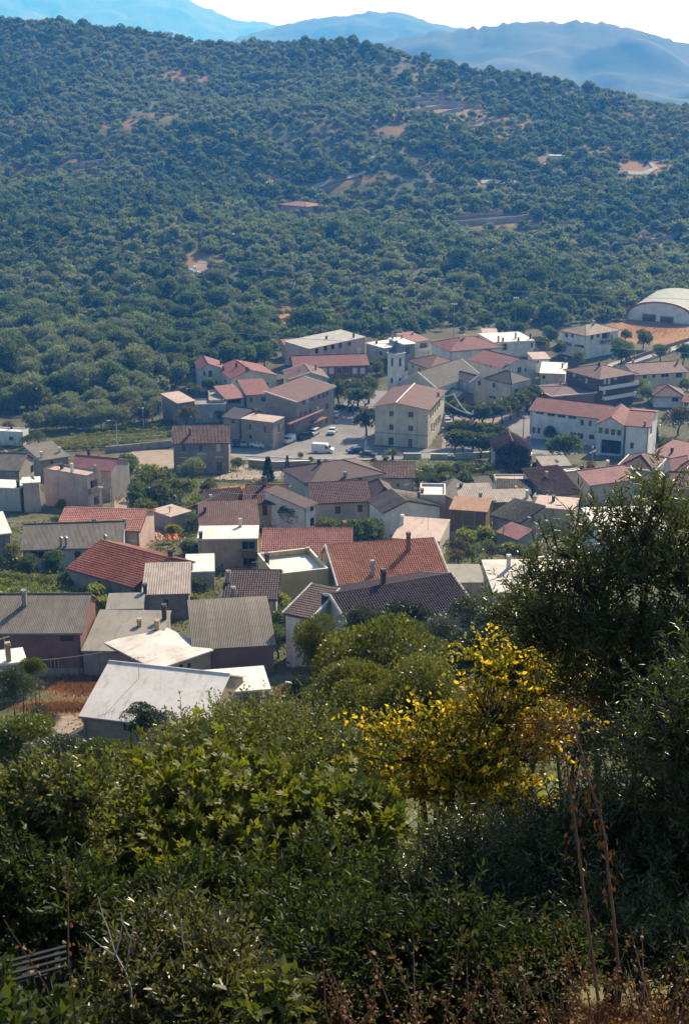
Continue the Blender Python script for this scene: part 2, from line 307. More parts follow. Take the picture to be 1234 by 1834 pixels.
CLEAR2 = [(362, 476, 42, 17, 1), (1150, 303, 46, 15, 1), (590, 332, 40, 8, .9), (890, 326, 40, 6, 1), (800, 197, 60, 7, .9), (880, 220, 50, 8, .9), (860, 395, 90, 6, .9), (210, 224, 34, 6, .9), (525, 562, 36, 11, .85), (425, 590, 30, 9, .8), (640, 548, 18, 7, .8), (440, 530, 9, 13, .8), (600, 568, 28, 7, .8), (1170, 432, 30, 5, .9), (940, 392, 40, 3.5, .9), (240, 376, 18, 3.5, .9), (45, 305, 22, 4, .9), (130, 299, 42, 3.5, .85), (140, 312, 42, 3.5, .85), (700, 235, 30, 4, .8), (760, 180, 60, 3, .9), (790, 190, 60, 3, .9), (990, 288, 40, 3, .9), (1060, 262, 40, 3, .8), (330, 137, 40, 3.5, .8), (860, 406, 60, 3, .9), (340, 240, 40, 3, .7), (560, 210, 40, 3, .7), (970, 330, 40, 3, .8), (1080, 350, 40, 3, .7), (900, 245, 60, 3, .8), (290, 545, 16, 6, .8)]
def build_terrain():
    Y = np.concatenate([np.arange(-26, 0, 2), np.arange(0, 40, .5), np.arange(40, 130, 1.0), np.arange(130, 520, 1.5), np.arange(520, 1250, 3.0), np.arange(1250, 2400, 40)])
    U = np.linspace(-.62, .62, 190)
    YY, UU = np.meshgrid(Y, U, indexing='ij'); XX = UU * (np.maximum(YY, 0) * 0.8 + 40)
    ZZ = ground(XX, YY)
    ZZ = ZZ + 0.12 * fbm(XX / 2.2, YY / 2.2, 3, 2) * (YY < 120)
    ny, nx = YY.shape; idx = np.arange(ny * nx).reshape(ny, nx)
    fc = np.stack([idx[:-1, :-1], idx[:-1, 1:], idx[1:, 1:], idx[1:, :-1]], -1).reshape(-1, 4)
    px, py = project(XX, YY, ZZ)
    ok = YY > 4
    org = blob(px, py, ORANGE) * ok; grn = blob(px, py, GREENZ) * ok; hill = smooth01((YY - 470) / 60) ; near = smooth01((112 - YY) / 8)
    org = np.maximum(org, hill * np.clip(0.0 + 1.0 * fbm(XX / 60, YY / 60, 3, 21), 0, 0.6)); org = np.maximum(org, np.maximum(blob(px, py, CLEAR), blob(px, py, CLEAR2)) * .8 * hill)
    t = NT('earth_and_dry_grass'); a = t.n('Attribute'); a.attribute_name = 'zone'; sp = t.n('SeparateColor'); t.l(a.outputs['Color'], sp.inputs[0])
    o = t.coord(); n1 = t.noise(o, 0.13, 6, 0.65); n2 = t.noise(o, 1.1, 5, 0.7); n3 = t.noise(o, 5, 4)
    dirt = t.mix(t.ramp(n2, .4, .62), (0.15, 0.125, 0.085), (0.06, 0.072, 0.026)); dirt = t.mix(t.ramp(n1, .42, .6), dirt, (0.075, 0.075, 0.034))
    gr = t.mix(t.ramp(n2, .3, .7), (0.055, 0.075, 0.022), (0.10, 0.10, 0.04))
    og = t.mix(t.ramp(n2, .3, .7), (0.36, 0.17, 0.08), (0.28, 0.17, 0.09)); og = t.mix(t.math('MULTIPLY', t.ramp(n3, .5, .75), .5), og, (0.17, 0.11, 0.05))
    hl = t.mix(t.ramp(n1, .52, .7), (0.07, 0.09, 0.042), (0.20, 0.15, 0.09))
    col = t.mix(sp.outputs[2], dirt, hl); col = t.mix(sp.outputs[1], col, gr)
    of = t.math('MULTIPLY', sp.outputs[0], t.ramp(t.math('ADD', n2, t.math('MULTIPLY', sp.outputs[0], .35)), .42, .62)); col = t.mix(of, col, og)
    t.bump(n2, .6, .25); m = t.fin(col, .95, .1)
    me = np_mesh('ground', np.stack([XX, YY, ZZ], -1).reshape(-1, 3), fc, m, smooth=True)
    z = np.stack([org, np.maximum(grn, near * .9 * (1 - org)), hill, np.ones_like(org)], -1).reshape(-1, 4)
    at = me.attributes.new('zone', 'FLOAT_COLOR', 'POINT'); at.data.foreach_set('color', z.astype(np.float32).ravel())
    tag(link('ground', me), kind='structure')
build_terrain()
def drape(name, poly, mat, off=0.06, cell=3.0, px=True, kind='structure'):
    """a thin sheet laid on the ground inside a polygon"""
    pts = [gpix(*p) if px else Vector((p[0], p[1], 0)) for p in poly]
    bm = bmesh.new(); f = bm.faces.new([bm.verts.new((p.x, p.y, 0)) for p in pts]); f.normal_update()
    if f.normal.z < 0: f.normal_flip()
    bmesh.ops.triangulate(bm, faces=bm.faces[:])
    for ax in (0, 1):
        lo = min(v.co[ax] for v in bm.verts); hi = max(v.co[ax] for v in bm.verts); k = math.ceil(lo / cell) * cell
        while k < hi:
            no = (1, 0, 0) if ax == 0 else (0, 1, 0); co = (k, 0, 0) if ax == 0 else (0, k, 0)
            bmesh.ops.bisect_plane(bm, geom=bm.verts[:] + bm.edges[:] + bm.faces[:], plane_co=co, plane_no=no); k += cell
    for v in bm.verts: v.co.z = gz(v.co.x, v.co.y) + off
    me = bpy.data.meshes.new(name); bm.to_mesh(me); bm.free(); me.materials.append(mat)
    return tag(link(name, me), kind=kind)
ASPH = plaster('worn_light_asphalt', (0.22, 0.205, 0.2), 0.0, 0.6); PAVE = stone('pinkish_paving', (0.34, 0.26, 0.23), (0.29, 0.22, 0.19), 1.2, 0.8, (0.24, 0.19, 0.17)); DIRT = plaster('pale_dirt', (0.29, 0.22, 0.17), 0.0, 1.5)
drape('plaza', [(405, 812), (418, 796), (520, 785), (590, 758), (600, 735), (640, 700), (700, 700), (672, 800), (790, 805), (800, 740), (960, 745), (985, 812), (870, 818), (740, 822), (600, 826), (420, 824)], ASPH)
drape('churchyard_paving', [(780, 760), (800, 735), (870, 728), (940, 735), (950, 752), (860, 770), (795, 795)], PAVE, .09)
drape('town_street', [(975, 815), (950, 800), (960, 748), (1080, 770), (1240, 800), (1240, 840), (1050, 812)], ASPH, .07)
drape('valley_road', [(1040, 690), (1090, 652), (1180, 622), (1240, 604), (1240, 618), (1190, 632), (1120, 655), (1075, 695)], plaster('pale_road', (0.33, 0.31, 0.29), 0, .6), .1)
drape('vineyard_soil', [(84, 806), (120, 789), (218, 768), (312, 757), (312, 790), (250, 800), (200, 808), (90, 815)], plaster('shade_darkened_soil', (0.10, 0.085, 0.05), 0, 1.2), .08)  # soil sheet darkened in colour for the shaded gaps between vine rows
drape('station_yard', [(205, 830), (240, 806), (312, 806), (312, 842), (250, 846)], DIRT, .06)
drape('station_platform', [(405, 848), (440, 832), (560, 838), (560, 858), (380, 860)], plaster('platform_gravel', (0.3, 0.24, 0.2), 0, 1.5), .07)
drape('dirt_lane', [(205, 868), (222, 868), (238, 920), (232, 960), (206, 955)], DIRT, .06)
drape('garden_path', [(92, 1300), (105, 1285), (160, 1278), (150, 1300), (112, 1322)], DIRT, .05)
drape('dirt_clearing', [(345, 488), (352, 472), (376, 450), (385, 455), (370, 478), (400, 490), (380, 498)], DIRT, .3, 5)
for pl in ([(1122, 307), (1150, 309), (1168, 302), (1156, 288), (1170, 283), (1176, 287), (1165, 290), (1178, 303), (1160, 314), (1124, 314)], [(860, 325), (900, 321), (935, 328), (900, 331), (862, 330)], [(470, 326), (520, 320), (560, 322), (560, 326), (520, 325), (475, 330)], [(540, 345), (570, 330), (640, 312), (690, 292), (694, 296), (640, 318), (575, 336), (545, 350)]):
    drape('hill_track', pl, plaster('pale_road', (0.33, 0.31, 0.29), 0, .6), .5, 6)
# ---------------------------------------------------------------- far mountains and sea
MOUNT = NT('mountain_scrub'); _n = MOUNT.noise(MOUNT.coord(), 0.004, 6, .65); MOUNT = MOUNT.fin(MOUNT.mix(MOUNT.ramp(_n, .4, .65), (0.03, 0.045, 0.02), (0.09, 0.085, 0.055)), .95, .1)
def mountain(name, prof, D, W, px0, px1, base, seed, rough):
    us = np.linspace((px0 - CX) / F, (px1 - CX) / F, 260); ws = np.concatenate([np.linspace(-1, 0, 60), np.linspace(0.03, .8, 14)])
    P = [p[0] for p in prof]; Q = [p[1] for p in prof]
    UU, WW = np.meshgrid(us, ws); Yv = D + WW * W; XX = UU * D / .95 * (Yv / D) ** .3
    pr = CX + F * UU
    zr = -py_t(np.interp(pr, P, Q)) * D
    sh = np.maximum(1 - np.abs(WW), 0) ** 1.15
    ZZ = base + (zr - base) * sh + rough * fbm(UU * 260, UU * 0 + seed, 3, seed) * .3 * sh ** 14
    w2 = np.clip(-WW * 6, 0, 1) * np.clip((1 + WW) * 3, 0, 1)
    ZZ = ZZ + w2 * rough * (1.1 * (np.abs(fbm(XX / 380 + WW * 1.2, Yv / 1300, 4, seed)) - .3) + 2 * fbm(XX / 150, Yv / 150, 3, seed + 3))
    ny, nx = UU.shape; idx = np.arange(ny * nx).reshape(ny, nx)
    fc = np.stack([idx[:-1, :-1], idx[:-1, 1:], idx[1:, 1:], idx[1:, :-1]], -1).reshape(-1, 4)
    tag(link(name, np_mesh(name, np.stack([XX, Yv, ZZ], -1).reshape(-1, 3), fc, MOUNT, smooth=True)), kind='structure')
mountain('near_mountain', [(-400, 190), (300, 150), (500, 118), (600, 92), (680, 76), (720, 66), (760, 58), (810, 52), (860, 45), (900, 40), (930, 38), (960, 42), (1000, 38), (1045, 44), (1075, 52), (1100, 60), (1140, 70), (1180, 80), (1200, 86), (1240, 100), (1350, 130), (1800, 200)], 3300, 1600, -300, 1750, -240, 11, 26)
mountain('middle_mountain', [(-200, 150), (200, 120), (400, 84), (450, 66), (500, 49), (540, 41), (575, 32), (620, 27), (650, 22), (690, 21), (712, 26), (745, 36), (790, 48), (850, 62), (950, 84), (1100, 100), (1500, 140)], 5300, 1900, -250, 1500, -240, 5, 34)
mountain('far_mountain', [(-500, -90), (0, -70), (200, -45), (330, -22), (365, -4), (385, 12), (405, 15), (413, 24), (430, 30), (450, 38), (490, 40), (520, 50), (600, 66), (800, 86), (1100, 96), (1400, 100)], 9200, 2800, -600, 1300, -240, 8, 40)
b = MB(); b.box(-9000, -400, -262, 9000, 17200, -258); o = b.build('plain', plain('distant_plain', (0.10, 0.12, 0.09), .8)); tag(o, kind='structure')
# ---------------------------------------------------------------- houses
CROPS = {0: (0, 0, 1), 1: (280, 580, 3.085), 2: (640, 560, 3.856), 3: (900, 560, 3.695), 4: (0, 720, 3.629), 5: (320, 800, 3.629), 6: (620, 800, 3.629), 7: (894, 760, 3.629), 8: (0, 940, 3.428), 9: (140, 1020, 3.085), 10: (480, 1000, 3.085), 11: (300, 750, 9.49)}
KIND = {'w': ('window', [FRAME, GLASS]), 'd': ('window', [GLASS, GLASS]), 'b': ('shuttered_window', [FRAME, BROWNW]), 'g': ('shuttered_window', [FRAME, GREENW]), 'l': ('rolled_down_window', [FRAME, ROLL]), 'o': ('shuttered_window', [FRAME, OCHW]),
        'D': ('door', [FRAME, BROWNW]), 'R': ('door', [REDW, REDW]), 'K': ('door', [DKMET, GLASS]), 'G': ('garage_door', [FRAME, OCHW]), 'S': ('door', [FRAME, GREYM]), 'V': ('recess', [DARK, GLASS])}
GUT = plain('dull_gutter', (0.16, 0.12, 0.1), .6)
def wall_face(mb, o, dx, L, z0, z1, holes, m=0):
    """a wall rectangle with real openings; o, dx in the plan; its outside is on the right of dx"""
    nx, ny = dx[1], -dx[0]
    P = lambda u, z, r=0.0: (o[0] + dx[0] * u - nx * r, o[1] + dx[1] * u - ny * r, z)
    xs = sorted({0.0, L} | {c for h in holes for c in (h[0], h[1])}); zs = sorted({z0, z1} | {c for h in holes for c in (h[2], h[3])})
    for a, b in zip(xs, xs[1:]):
        for c, d in zip(zs, zs[1:]):
            mx, mz = (a + b) / 2, (c + d) / 2
            if any(h[0] < mx < h[1] and h[2] < mz < h[3] for h in holes): continue
            mb.face([P(a, c), P(b, c), P(b, d), P(a, d)], m, [(a, c), (b, c), (b, d), (a, d)])
    for (a, b, c, d, *r) in holes:
        r = r[0] if r else 0.16
        mb.face([P(a, c), P(b, c), P(b, c, r), P(a, c, r)], m); mb.face([P(a, d, r), P(b, d, r), P(b, d), P(a, d)], m)
        mb.face([P(a, c), P(a, c, r), P(a, d, r), P(a, d)], m); mb.face([P(b, c, r), P(b, c), P(b, d), P(b, d, r)], m)
def window_mesh(o, dx, hole, kind):
    a, b, c, d = hole[:4]; r = hole[4]; nx, ny = dx[1], -dx[0]; mb = MB()
    P = lambda u, z, q: (o[0] + dx[0] * u - nx * q, o[1] + dx[1] * u - ny * q, z)
    def slab(a0, b0, c0, d0, q0, q1, m):
        mb.face([P(a0, c0, q0), P(b0, c0, q0), P(b0, d0, q0), P(a0, d0, q0)], m)
        mb.face([P(a0, c0, q1), P(a0, c0, q0), P(a0, d0, q0), P(a0, d0, q1)], m); mb.face([P(b0, c0, q0), P(b0, c0, q1), P(b0, d0, q1), P(b0, d0, q0)], m)
        mb.face([P(a0, d0, q0), P(b0, d0, q0), P(b0, d0, q1), P(a0, d0, q1)], m); mb.face([P(a0, c0, q1), P(b0, c0, q1), P(b0, c0, q0), P(a0, c0, q0)], m)
    if kind == 'V':
        mb.face([P(a, c, r - .02), P(b, c, r - .02), P(b, d, r - .02), P(a, d, r - .02)], 1); slab(a + (b - a) * .2, a + (b - a) * .45, c, c + (d - c) * .8, r - .12, r - .02, 0); return mb
    fw = min(0.07, (b - a) * .12); q = r - 0.07
    mb.face([P(a, c, r - .02), P(b, c, r - .02), P(b, d, r - .02), P(a, d, r - .02)], 1)
    slab(a, b, c, c + fw, q, r, 0); slab(a, b, d - fw, d, q, r, 0); slab(a, a + fw, c + fw, d - fw, q, r, 0); slab(b - fw, b, c + fw, d - fw, q, r, 0)
    if kind in 'wdDKS' and b - a > .7: m = (a + b) / 2; slab(m - fw * .4, m + fw * .4, c + fw, d - fw, q, r, 0)
    if kind in 'bgoR' :
        for k in range(1, 6): z = c + (d - c) * k / 6; slab(a + fw, b - fw, z - .02, z + .02, q + .01, r - .02, 1)
    slab(a - .06, b + .06, c - .07, c - .01, -.05, -.002, 0) if kind in 'wbgol' else None
    return mb
def chimney(mb, x, y, z, h, kind):
    w = {'tall': .24, 'pipe': .1, 'twin': .2}.get(kind, .23)
    if kind in ('pipe', 'twin'):
        mb.tube([(x, y, z - .4), (x, y, z + h)], w, 10); mb.tube([(x, y, z + h), (x, y, z + h + .08), (x, y, z + h + .3)], [w * 1.5, w * 1.7, w * .6], 10)
    else:
        mb.box(x - w, y - w, z - .6, x + w, y + w, z + h); mb.box(x - w * 1.3, y - w * 1.3, z + h, x + w * 1.3, y + w * 1.3, z + h + .1)
        for sx in (-1, 1):
            for sy in (-1, 1): mb.box(x + sx * w * .8 - .06, y + sy * w * .8 - .06, z + h + .1, x + sx * w * .8 + .06, y + sy * w * .8 + .06, z + h + .3)
        mb.box(x - w * 1.15, y - w * 1.15, z + h + .3, x + w * 1.15, y + w * 1.15, z + h + .38)
CHM = {'dark': DARK, 'metal': STEEL, 'twin': STEEL, 'pipe': STEEL, 'brown': CHB, 'white': TRIM, 'grey': CONC, 'tan': W_['tan'], 'tall': CHB, 'brick': W_['brick']}
def dish_mesh(mb, x, y, z, r, yaw=0.6):
    d = Vector((math.sin(yaw), math.cos(yaw), .55)).normalized(); a = d.cross(Vector((0, 0, 1))).normalized(); b = a.cross(d); c = Vector((x, y, z))
    rings = []
    for k in range(5):
        t = k / 4 * r; rings.append([c + (a * math.cos(q * math.pi / 8) + b * math.sin(q * math.pi / 8)) * t + d * (.45 * t * t / r) for q in range(16)])
    for k in range(4):
        for q in range(16): mb.face([rings[k][q], rings[k + 1][q], rings[k + 1][(q + 1) % 16], rings[k][(q + 1) % 16]])
    mb.tube([c - d * .1 - Vector((0, 0, .9)), c - d * .1, c], .035); mb.tube([rings[4][12], c + d * r * .9], .02)
def panel(mb, p00, p10, p11, p01, th=0.12, style='', m=0):
    """a roof slope: eave p00-p10, ridge p01-p11, thickness downwards"""
    p00, p10, p11, p01 = map(Vector, (p00, p10, p11, p01)); e = p10 - p00; L = e.length; e = e / L
    n = e.cross(p01 - p00 if (p01 - p00).length > .1 else p11 - p00).normalized(); s = n.cross(e)
    uv = lambda p: ((p - p00).dot(e), (p - p00).dot(s))
    if style == 'corr':
        nu = max(4, round(L / .3)); S = ((p01 - p00).length + (p11 - p10).length) / 2; nv = max(2, round(S / .42)); g = []
        for j in range(nv):
            for jj in (0, 1):
                row = []
                for i in range(nu * 4 + 1):
                    u = i / (nu * 4); v = (j + (.999 if jj else 0)) / nv; p = p00.lerp(p10, u).lerp(p01.lerp(p11, u), v)
                    q = p + n * (.055 * (1 + math.cos(i * math.pi / 2)) + (.045 if not jj else 0) + .022 * (((i // 4) * 7.31 + j * 3.77 + (i // 4) * j * 1.13) % 1 - .5)); row.append((q, (u * L, v * S)))
                g.append(row)
        for j in range(len(g) - 1):
            for i in range(len(g[0]) - 1):
                c = [g[j][i], g[j][i + 1], g[j + 1][i + 1], g[j + 1][i]]
                mb.face([k[0] for k in c], m, [k[1] for k in c])
        p00 = p00 - n * .01; p10 = p10 - n * .01; p11 = p11 - n * .01; p01 = p01 - n * .01
    top = [p00, p10] + ([p11] if (p11 - p01).length > .05 else []) + [p01]
    mb.face(top, m, [uv(p) for p in top]); lo = [p - n * th for p in top]; mb.face(list(reversed(lo)), m)
    for i in range(len(top)):
        j = (i + 1) % len(top); mb.face([lo[i], lo[j], top[j], top[i]], m)
FOOT = []
def H(c, label, A, B, C, h, roof, wall, tl, wins=(), chim=(), name='house', cat='house', ymin=95, root=None, oh=.35, corr=False, trim=None, balc=(), dishes=(), side=None, group=None, low=None, posts=False, base=None):
    ox, oy, sc = CROPS[c]; X = lambda p: (ox + p[0] / sc, oy + p[1] / sc)
    A, B = X(A), X(B); a = gpix(*A, h=h, ymin=ymin); zE = a.z; b_ = on_z(*B, zE)
    e1 = Vector((b_.x - a.x, b_.y - a.y, 0)); w = e1.length; e1.normalize(); e2 = Vector((-e1.y, e1.x, 0))
    if isinstance(C, (int, float)): d = C
    else:
        cp = on_z(*X(C), zE); d = (cp - (a if side == 'L' else b_)).dot(e2)
        d = min(max(d, 3.0), 30)
    cor = [a, b_, b_ + e2 * d, a + e2 * d]; zb = min(gz(p.x, p.y) for p in cor) - .4 if base is None else base
    H_ = zE - zb; yaw = math.atan2(e1.y, e1.x); org = Vector((a.x, a.y, zb))
    FOOT.append((label[:40], round(w, 1), round(d, 1), round(H_, 1), round(math.degrees(yaw)), [(round(p.x, 1), round(p.y, 1)) for p in cor], round(zE, 1)))
    Mw = Matrix.Translation(org) @ Matrix.Rotation(yaw, 4, 'Z')
    if root is None:
        ctr = (cor[0] + cor[2]) / 2; root = empty(name, (ctr.x, ctr.y, zb), yaw, label, cat, group)
        root['_m'] = 0
        Mr = Matrix.Translation((ctr.x, ctr.y, zb)) @ Matrix.Rotation(yaw, 4, 'Z'); del root['_m']
    else: Mr = Matrix.Translation(root.location) @ Matrix.Rotation(root.rotation_euler.z, 4, 'Z')
    xf = Mr.inverted() @ Mw
    # openings: pixel rectangles on the front (F), right (R) or left (L) wall
    WL = {'F': ((0, 0), (1, 0), w), 'R': ((w, 0), (0, 1), d), 'L': ((0, d), (0, -1), d)}
    Mi = Mw.inverted(); holes = {'F': [], 'R': [], 'L': []}; kinds = {'F': [], 'R': [], 'L': []}
    co = Mi @ Vector((0, 0, 0))
    for q in wins:
        x0, y0, x1, y1, k = q[:5]; wl = q[5] if len(q) > 5 else 'F'
        o2, dx, L = WL[wl]; pts = []
        for p in ((x0, y0), (x1, y1)):
            D = Mi.to_3x3() @ ray(*X(p)); n = (dx[1], -dx[0])
            den = D.x * n[0] + D.y * n[1]
            if abs(den) < 1e-6: continue
            t = ((o2[0] - co.x) * n[0] + (o2[1] - co.y) * n[1]) / den; P = co + D * t; pts.append(((P.x - o2[0]) * dx[0] + (P.y - o2[1]) * dx[1], P.z))
        if len(pts) < 2: continue
        u0, u1 = sorted((pts[0][0], pts[1][0])); z0, z1 = sorted((pts[0][1], pts[1][1]))
        u0 = max(u0, .15); u1 = min(u1, L - .15); z0 = max(z0, .3); z1 = min(z1, H_ - .12)
        if u1 - u0 < .25 or z1 - z0 < .25: continue
        if any(u0 < g[1] + .05 and u1 > g[0] - .05 and z0 < g[3] + .05 and z1 > g[2] - .05 for g in holes[wl]): continue
        holes[wl].append((u0, u1, z0, z1, 1.3 if k == 'V' else .16)); kinds[wl].append(k)
    mw = MB()
    ty = roof[0]; rise = roof[1]; rf = roof[2] if len(roof) > 2 else .5
    if posts:
        for (x, y) in ((.3, .3), (w - .3, .3), (w - .3, d - .3), (.3, d - .3), (w / 2, .3)): pm = MB(); pm.box(x - .17, y - .17, 0, x + .17, y + .17, H_); pm.build('post', CONC, root, xf)
        mw.box(.3, d - .5, 0, w - .3, d - .3, H_ - .01) 
    else:
        for wl in 'FRL': wall_face(mw, *WL[wl], 0, H_, holes[wl])
        wall_face(mw, (w, d), (-1, 0), w, 0, H_, [])
        if low:
            lm, lh = low
            pl = MB(); pl.box(-.04, -.04, 0, w + .04, .0, lh); pl.box(w, 0, 0, w + .04, d, lh); pl.build('plinth', W_[lm], root, xf)
    mr = MB(); st = 'corr' if corr else ''
    if ty == 'gx':
        ry = rf * d; sf = rise / ry; sb = rise / (d - ry); zr = H_ + rise
        if not posts:
            mw.face([(w, 0, H_), (w, d, H_), (w, ry, zr)]); mw.face([(0, d, H_), (0, 0, H_), (0, ry, zr)])
        up = .06
        panel(mr, (-oh, -oh, H_ - oh * sf + up), (w + oh, -oh, H_ - oh * sf + up), (w + oh, ry, zr + up), (-oh, ry, zr + up), style=st)
        panel(mr, (w + oh, d + oh, H_ - oh * sb + up), (-oh, d + oh, H_ - oh * sb + up), (-oh, ry, zr + up), (w + oh, ry, zr + up), style=st)
        mr.tube([(-oh, ry, zr + .08), (w + oh, ry, zr + .08)], .12, 6)
        rz = lambda x, y: H_ + (rise * y / ry if y < ry else rise * (d - y) / (d - ry)) + up
        rakes = [[(x, -oh, H_ - oh * sf), (x, ry, zr), (x, d + oh, H_ - oh * sb)] for x in (-oh, w + oh)]
    elif ty == 'gy':
        rx = rf * w; sl_, sr = rise / rx, rise / (w - rx); zr = H_ + rise; up = .06
        mw.face([(0, 0, H_), (w, 0, H_), (rx, 0, zr)]); mw.face([(w, d, H_), (0, d, H_), (rx, d, zr)])
        panel(mr, (-oh, d + oh, H_ - oh * sl_ + up), (-oh, -oh, H_ - oh * sl_ + up), (rx, -oh, zr + up), (rx, d + oh, zr + up), style=st)
        panel(mr, (w + oh, -oh, H_ - oh * sr + up), (w + oh, d + oh, H_ - oh * sr + up), (rx, d + oh, zr + up), (rx, -oh, zr + up), style=st)
        mr.tube([(rx, -oh, zr + .08), (rx, d + oh, zr + .08)], .12, 6)
        rz = lambda x, y: H_ + (rise * x / rx if x < rx else rise * (w - x) / (w - rx)) + up
        rakes = [[(-oh, y, H_ - oh * sl_), (rx, y, zr), (w + oh, y, H_ - oh * sr)] for y in (-oh, d + oh)]
    elif ty == 'hip':
        k = min(w, d) / 2; k = k * (roof[2] if len(roof) > 2 else 1.0); zr = H_ + rise; up = .06; s = rise / (k + oh); z0 = H_ - .05 + up
        e = [(-oh, -oh, z0), (w + oh, -oh, z0), (w + oh, d + oh, z0), (-oh, d + oh, z0)]
        if w >= d: r1, r2 = (k, d / 2, zr), (w - k, d / 2, zr)
        else: r1, r2 = (w / 2, k, zr), (w / 2, d - k, zr)
        if w >= d:
            panel(mr, e[0], e[1], r2, r1); panel(mr, e[2], e[3], r1, r2); panel(mr, e[1], e[2], r2, r2); panel(mr, e[3], e[0], r1, r1)
        else:
            panel(mr, e[0], e[1], r1, r1); panel(mr, e[2], e[3], r2, r2); panel(mr, e[1], e[2], r2, r1); panel(mr, e[3], e[0], r1, r2)
        for q in ((e[0], r1), (e[3], r1 if w >= d else r2), (e[1], r2 if w >= d else r1), (e[2], r2)): mr.tube([Vector(q[0]) + Vector((0, 0, .02)), Vector(q[1]) + Vector((0, 0, .04))], .09, 5)
        mr.tube([r1, r2], .09, 5) if Vector(r1) != Vector(r2) else None
        rz = lambda x, y, kk=k: H_ + rise * min(1, max(0, min(x, w - x, y, d - y) / kk)) + up
        rakes = [e + [e[0]]]
    elif ty in ('sx', 'curve'):
        up = .06; sl_ = rise / d; n = 1 if ty == 'sx' else 6
        prof = [(y, H_ + (rise * y / d if ty == 'sx' else rise * math.sin(min(y / d, 1) * math.pi / 2) )) for y in [d * i / n for i in range(n + 1)]]
        if not posts:
            for x, s in ((w, 1), (0, -1)):
                pl = [(x, y, z) for y, z in prof] + [(x, d, H_)]
                pl = pl if s < 0 else list(reversed(pl)); mw.face(pl if s < 0 else pl)
            mw.face([(w, d, H_), (0, d, H_), (0, d, H_ + rise), (w, d, H_ + rise)])
        prof = [(-oh, H_ - oh * (prof[1][1] - H_) / prof[1][0])] + prof[1:] if n > 1 else [(-oh, H_ - oh * sl_), (d + oh * .5, H_ + rise + oh * .5 * sl_)]
        for (ya, za), (yb, zb_) in zip(prof, prof[1:]): panel(mr, (-oh, ya, za + up), (w + oh, ya, za + up), (w + oh, yb, zb_ + up), (-oh, yb, zb_ + up), style=st)
        rz = lambda x, y: float(np.interp(y, [p[0] for p in prof], [p[1] for p in prof])) + up
        rakes = [[(x, y, z) for y, z in prof] for x in (-oh, w + oh)]
    elif ty == 'py':   # low pyramid slab
        up = .05; zr = H_ + rise; px_, py_ = w * rf, d * .5; e = [(-oh, -oh, H_ + up), (w + oh, -oh, H_ + up), (w + oh, d + oh, H_ + up), (-oh, d + oh, H_ + up)]
        for i in range(4): panel(mr, e[i], e[(i + 1) % 4], (px_, py_, zr), (px_, py_, zr), .16)
        rz = lambda x, y: H_ + rise * .5 + up; rakes = [e + [e[0]]]
    else:              # flat with a parapet or a projecting slab
        if rise > 0:
            t = .18
            for (x0, y0, x1, y1) in ((0, 0, w, t), (0, d - t, w, d), (0, t, t, d - t), (w - t, t, w, d - t)): mw.box(x0, y0, H_ - .005, x1, y1, H_ + rise)
            mr.face([(t, t, H_ + .02), (w - t, t, H_ + .02), (w - t, d - t, H_ + .02), (t, d - t, H_ + .02)])
            cp = MB()
            for (x0, y0, x1, y1) in ((-.04, -.04, w + .04, t + .03), (-.04, d - t - .03, w + .04, d + .04), (-.04, t + .03, t + .03, d - t - .03), (w - t - .03, t + .03, w + .04, d - t - .03)): cp.box(x0, y0, H_ + rise, x1, y1, H_ + rise + .07)
            cp.build('coping', R_[tl] if trim is None else trim, root, xf); trim = None
        else: mr.box(-oh, -oh, H_, w + oh, d + oh, H_ + .2)
        rz = lambda x, y: H_ + (.02 if rise > 0 else .2)
        rakes = [[(-oh, -oh, H_), (w + oh, -oh, H_), (w + oh, d + oh, H_), (-oh, d + oh, H_), (-oh, -oh, H_)]]
    wm = W_[wall]
    mw.build('wall', wm, root, xf)
    ro = mr.build('roof', R_[tl], root, xf)
    if trim:
        for rk in rakes:
            tm = MB()
            for p, q in zip(rk, rk[1:]):
                p, q = Vector(p), Vector(q); t = (q - p).normalized(); s = t.cross(Vector((0, 0, 1))).normalized() * .1; u = Vector((0, 0, 1))
                lo, hi = -.14, .17
                c8 = [p - s + u * lo, p + s + u * lo, p + s + u * hi, p - s + u * hi, q - s + u * lo, q + s + u * lo, q + s + u * hi, q - s + u * hi]
                for f in ((0, 1, 2, 3), (7, 6, 5, 4), (0, 4, 5, 1), (1, 5, 6, 2), (2, 6, 7, 3), (3, 7, 4, 0)): tm.face([c8[i] for i in f])
            tm.build('verge_trim', TRIM if trim is True else trim, root, xf)
    for wl in 'FRL':
        for hh, k in zip(holes[wl], kinds[wl]):
            nm, mats = KIND[k]; window_mesh(WL[wl][0], WL[wl][1], hh, k).build(nm, mats, root, xf)
    for q in chim:      # pixel of the base, height, kind
        D = ray(*X(q[:2])); zt = zE + (rise * .5 if ty not in ('flat',) else .1); P = D * (zt / D.z)
        for _ in range(4):
            l = Mi @ P; l.x = min(max(l.x, .3), w - .3); l.y = min(max(l.y, .3), d - .3); P = D * ((zb + rz(l.x, l.y)) / D.z)
        l = Mi @ P; l.x = min(max(l.x, .3), w - .3); l.y = min(max(l.y, .3), d - .3)
        cm = MB(); chimney(cm, l.x, l.y, rz(l.x, l.y), q[2], q[3]); cm.build('chimney', CHM[q[3]], ro, xf)
    for q in dishes:
        D = ray(*X(q[:2])); P = D * ((zE + .9) / D.z); l = Mi @ P; l.x = min(max(l.x, -.3), w + .3); l.y = min(max(l.y, -.3), d)
        dm = MB(); dish_mesh(dm, l.x, l.y, H_ + 1.0, q[2], SUN_AZ - yaw * 0 + .3); dm.build('satellite_dish', ROLL, ro, xf, smooth=True)
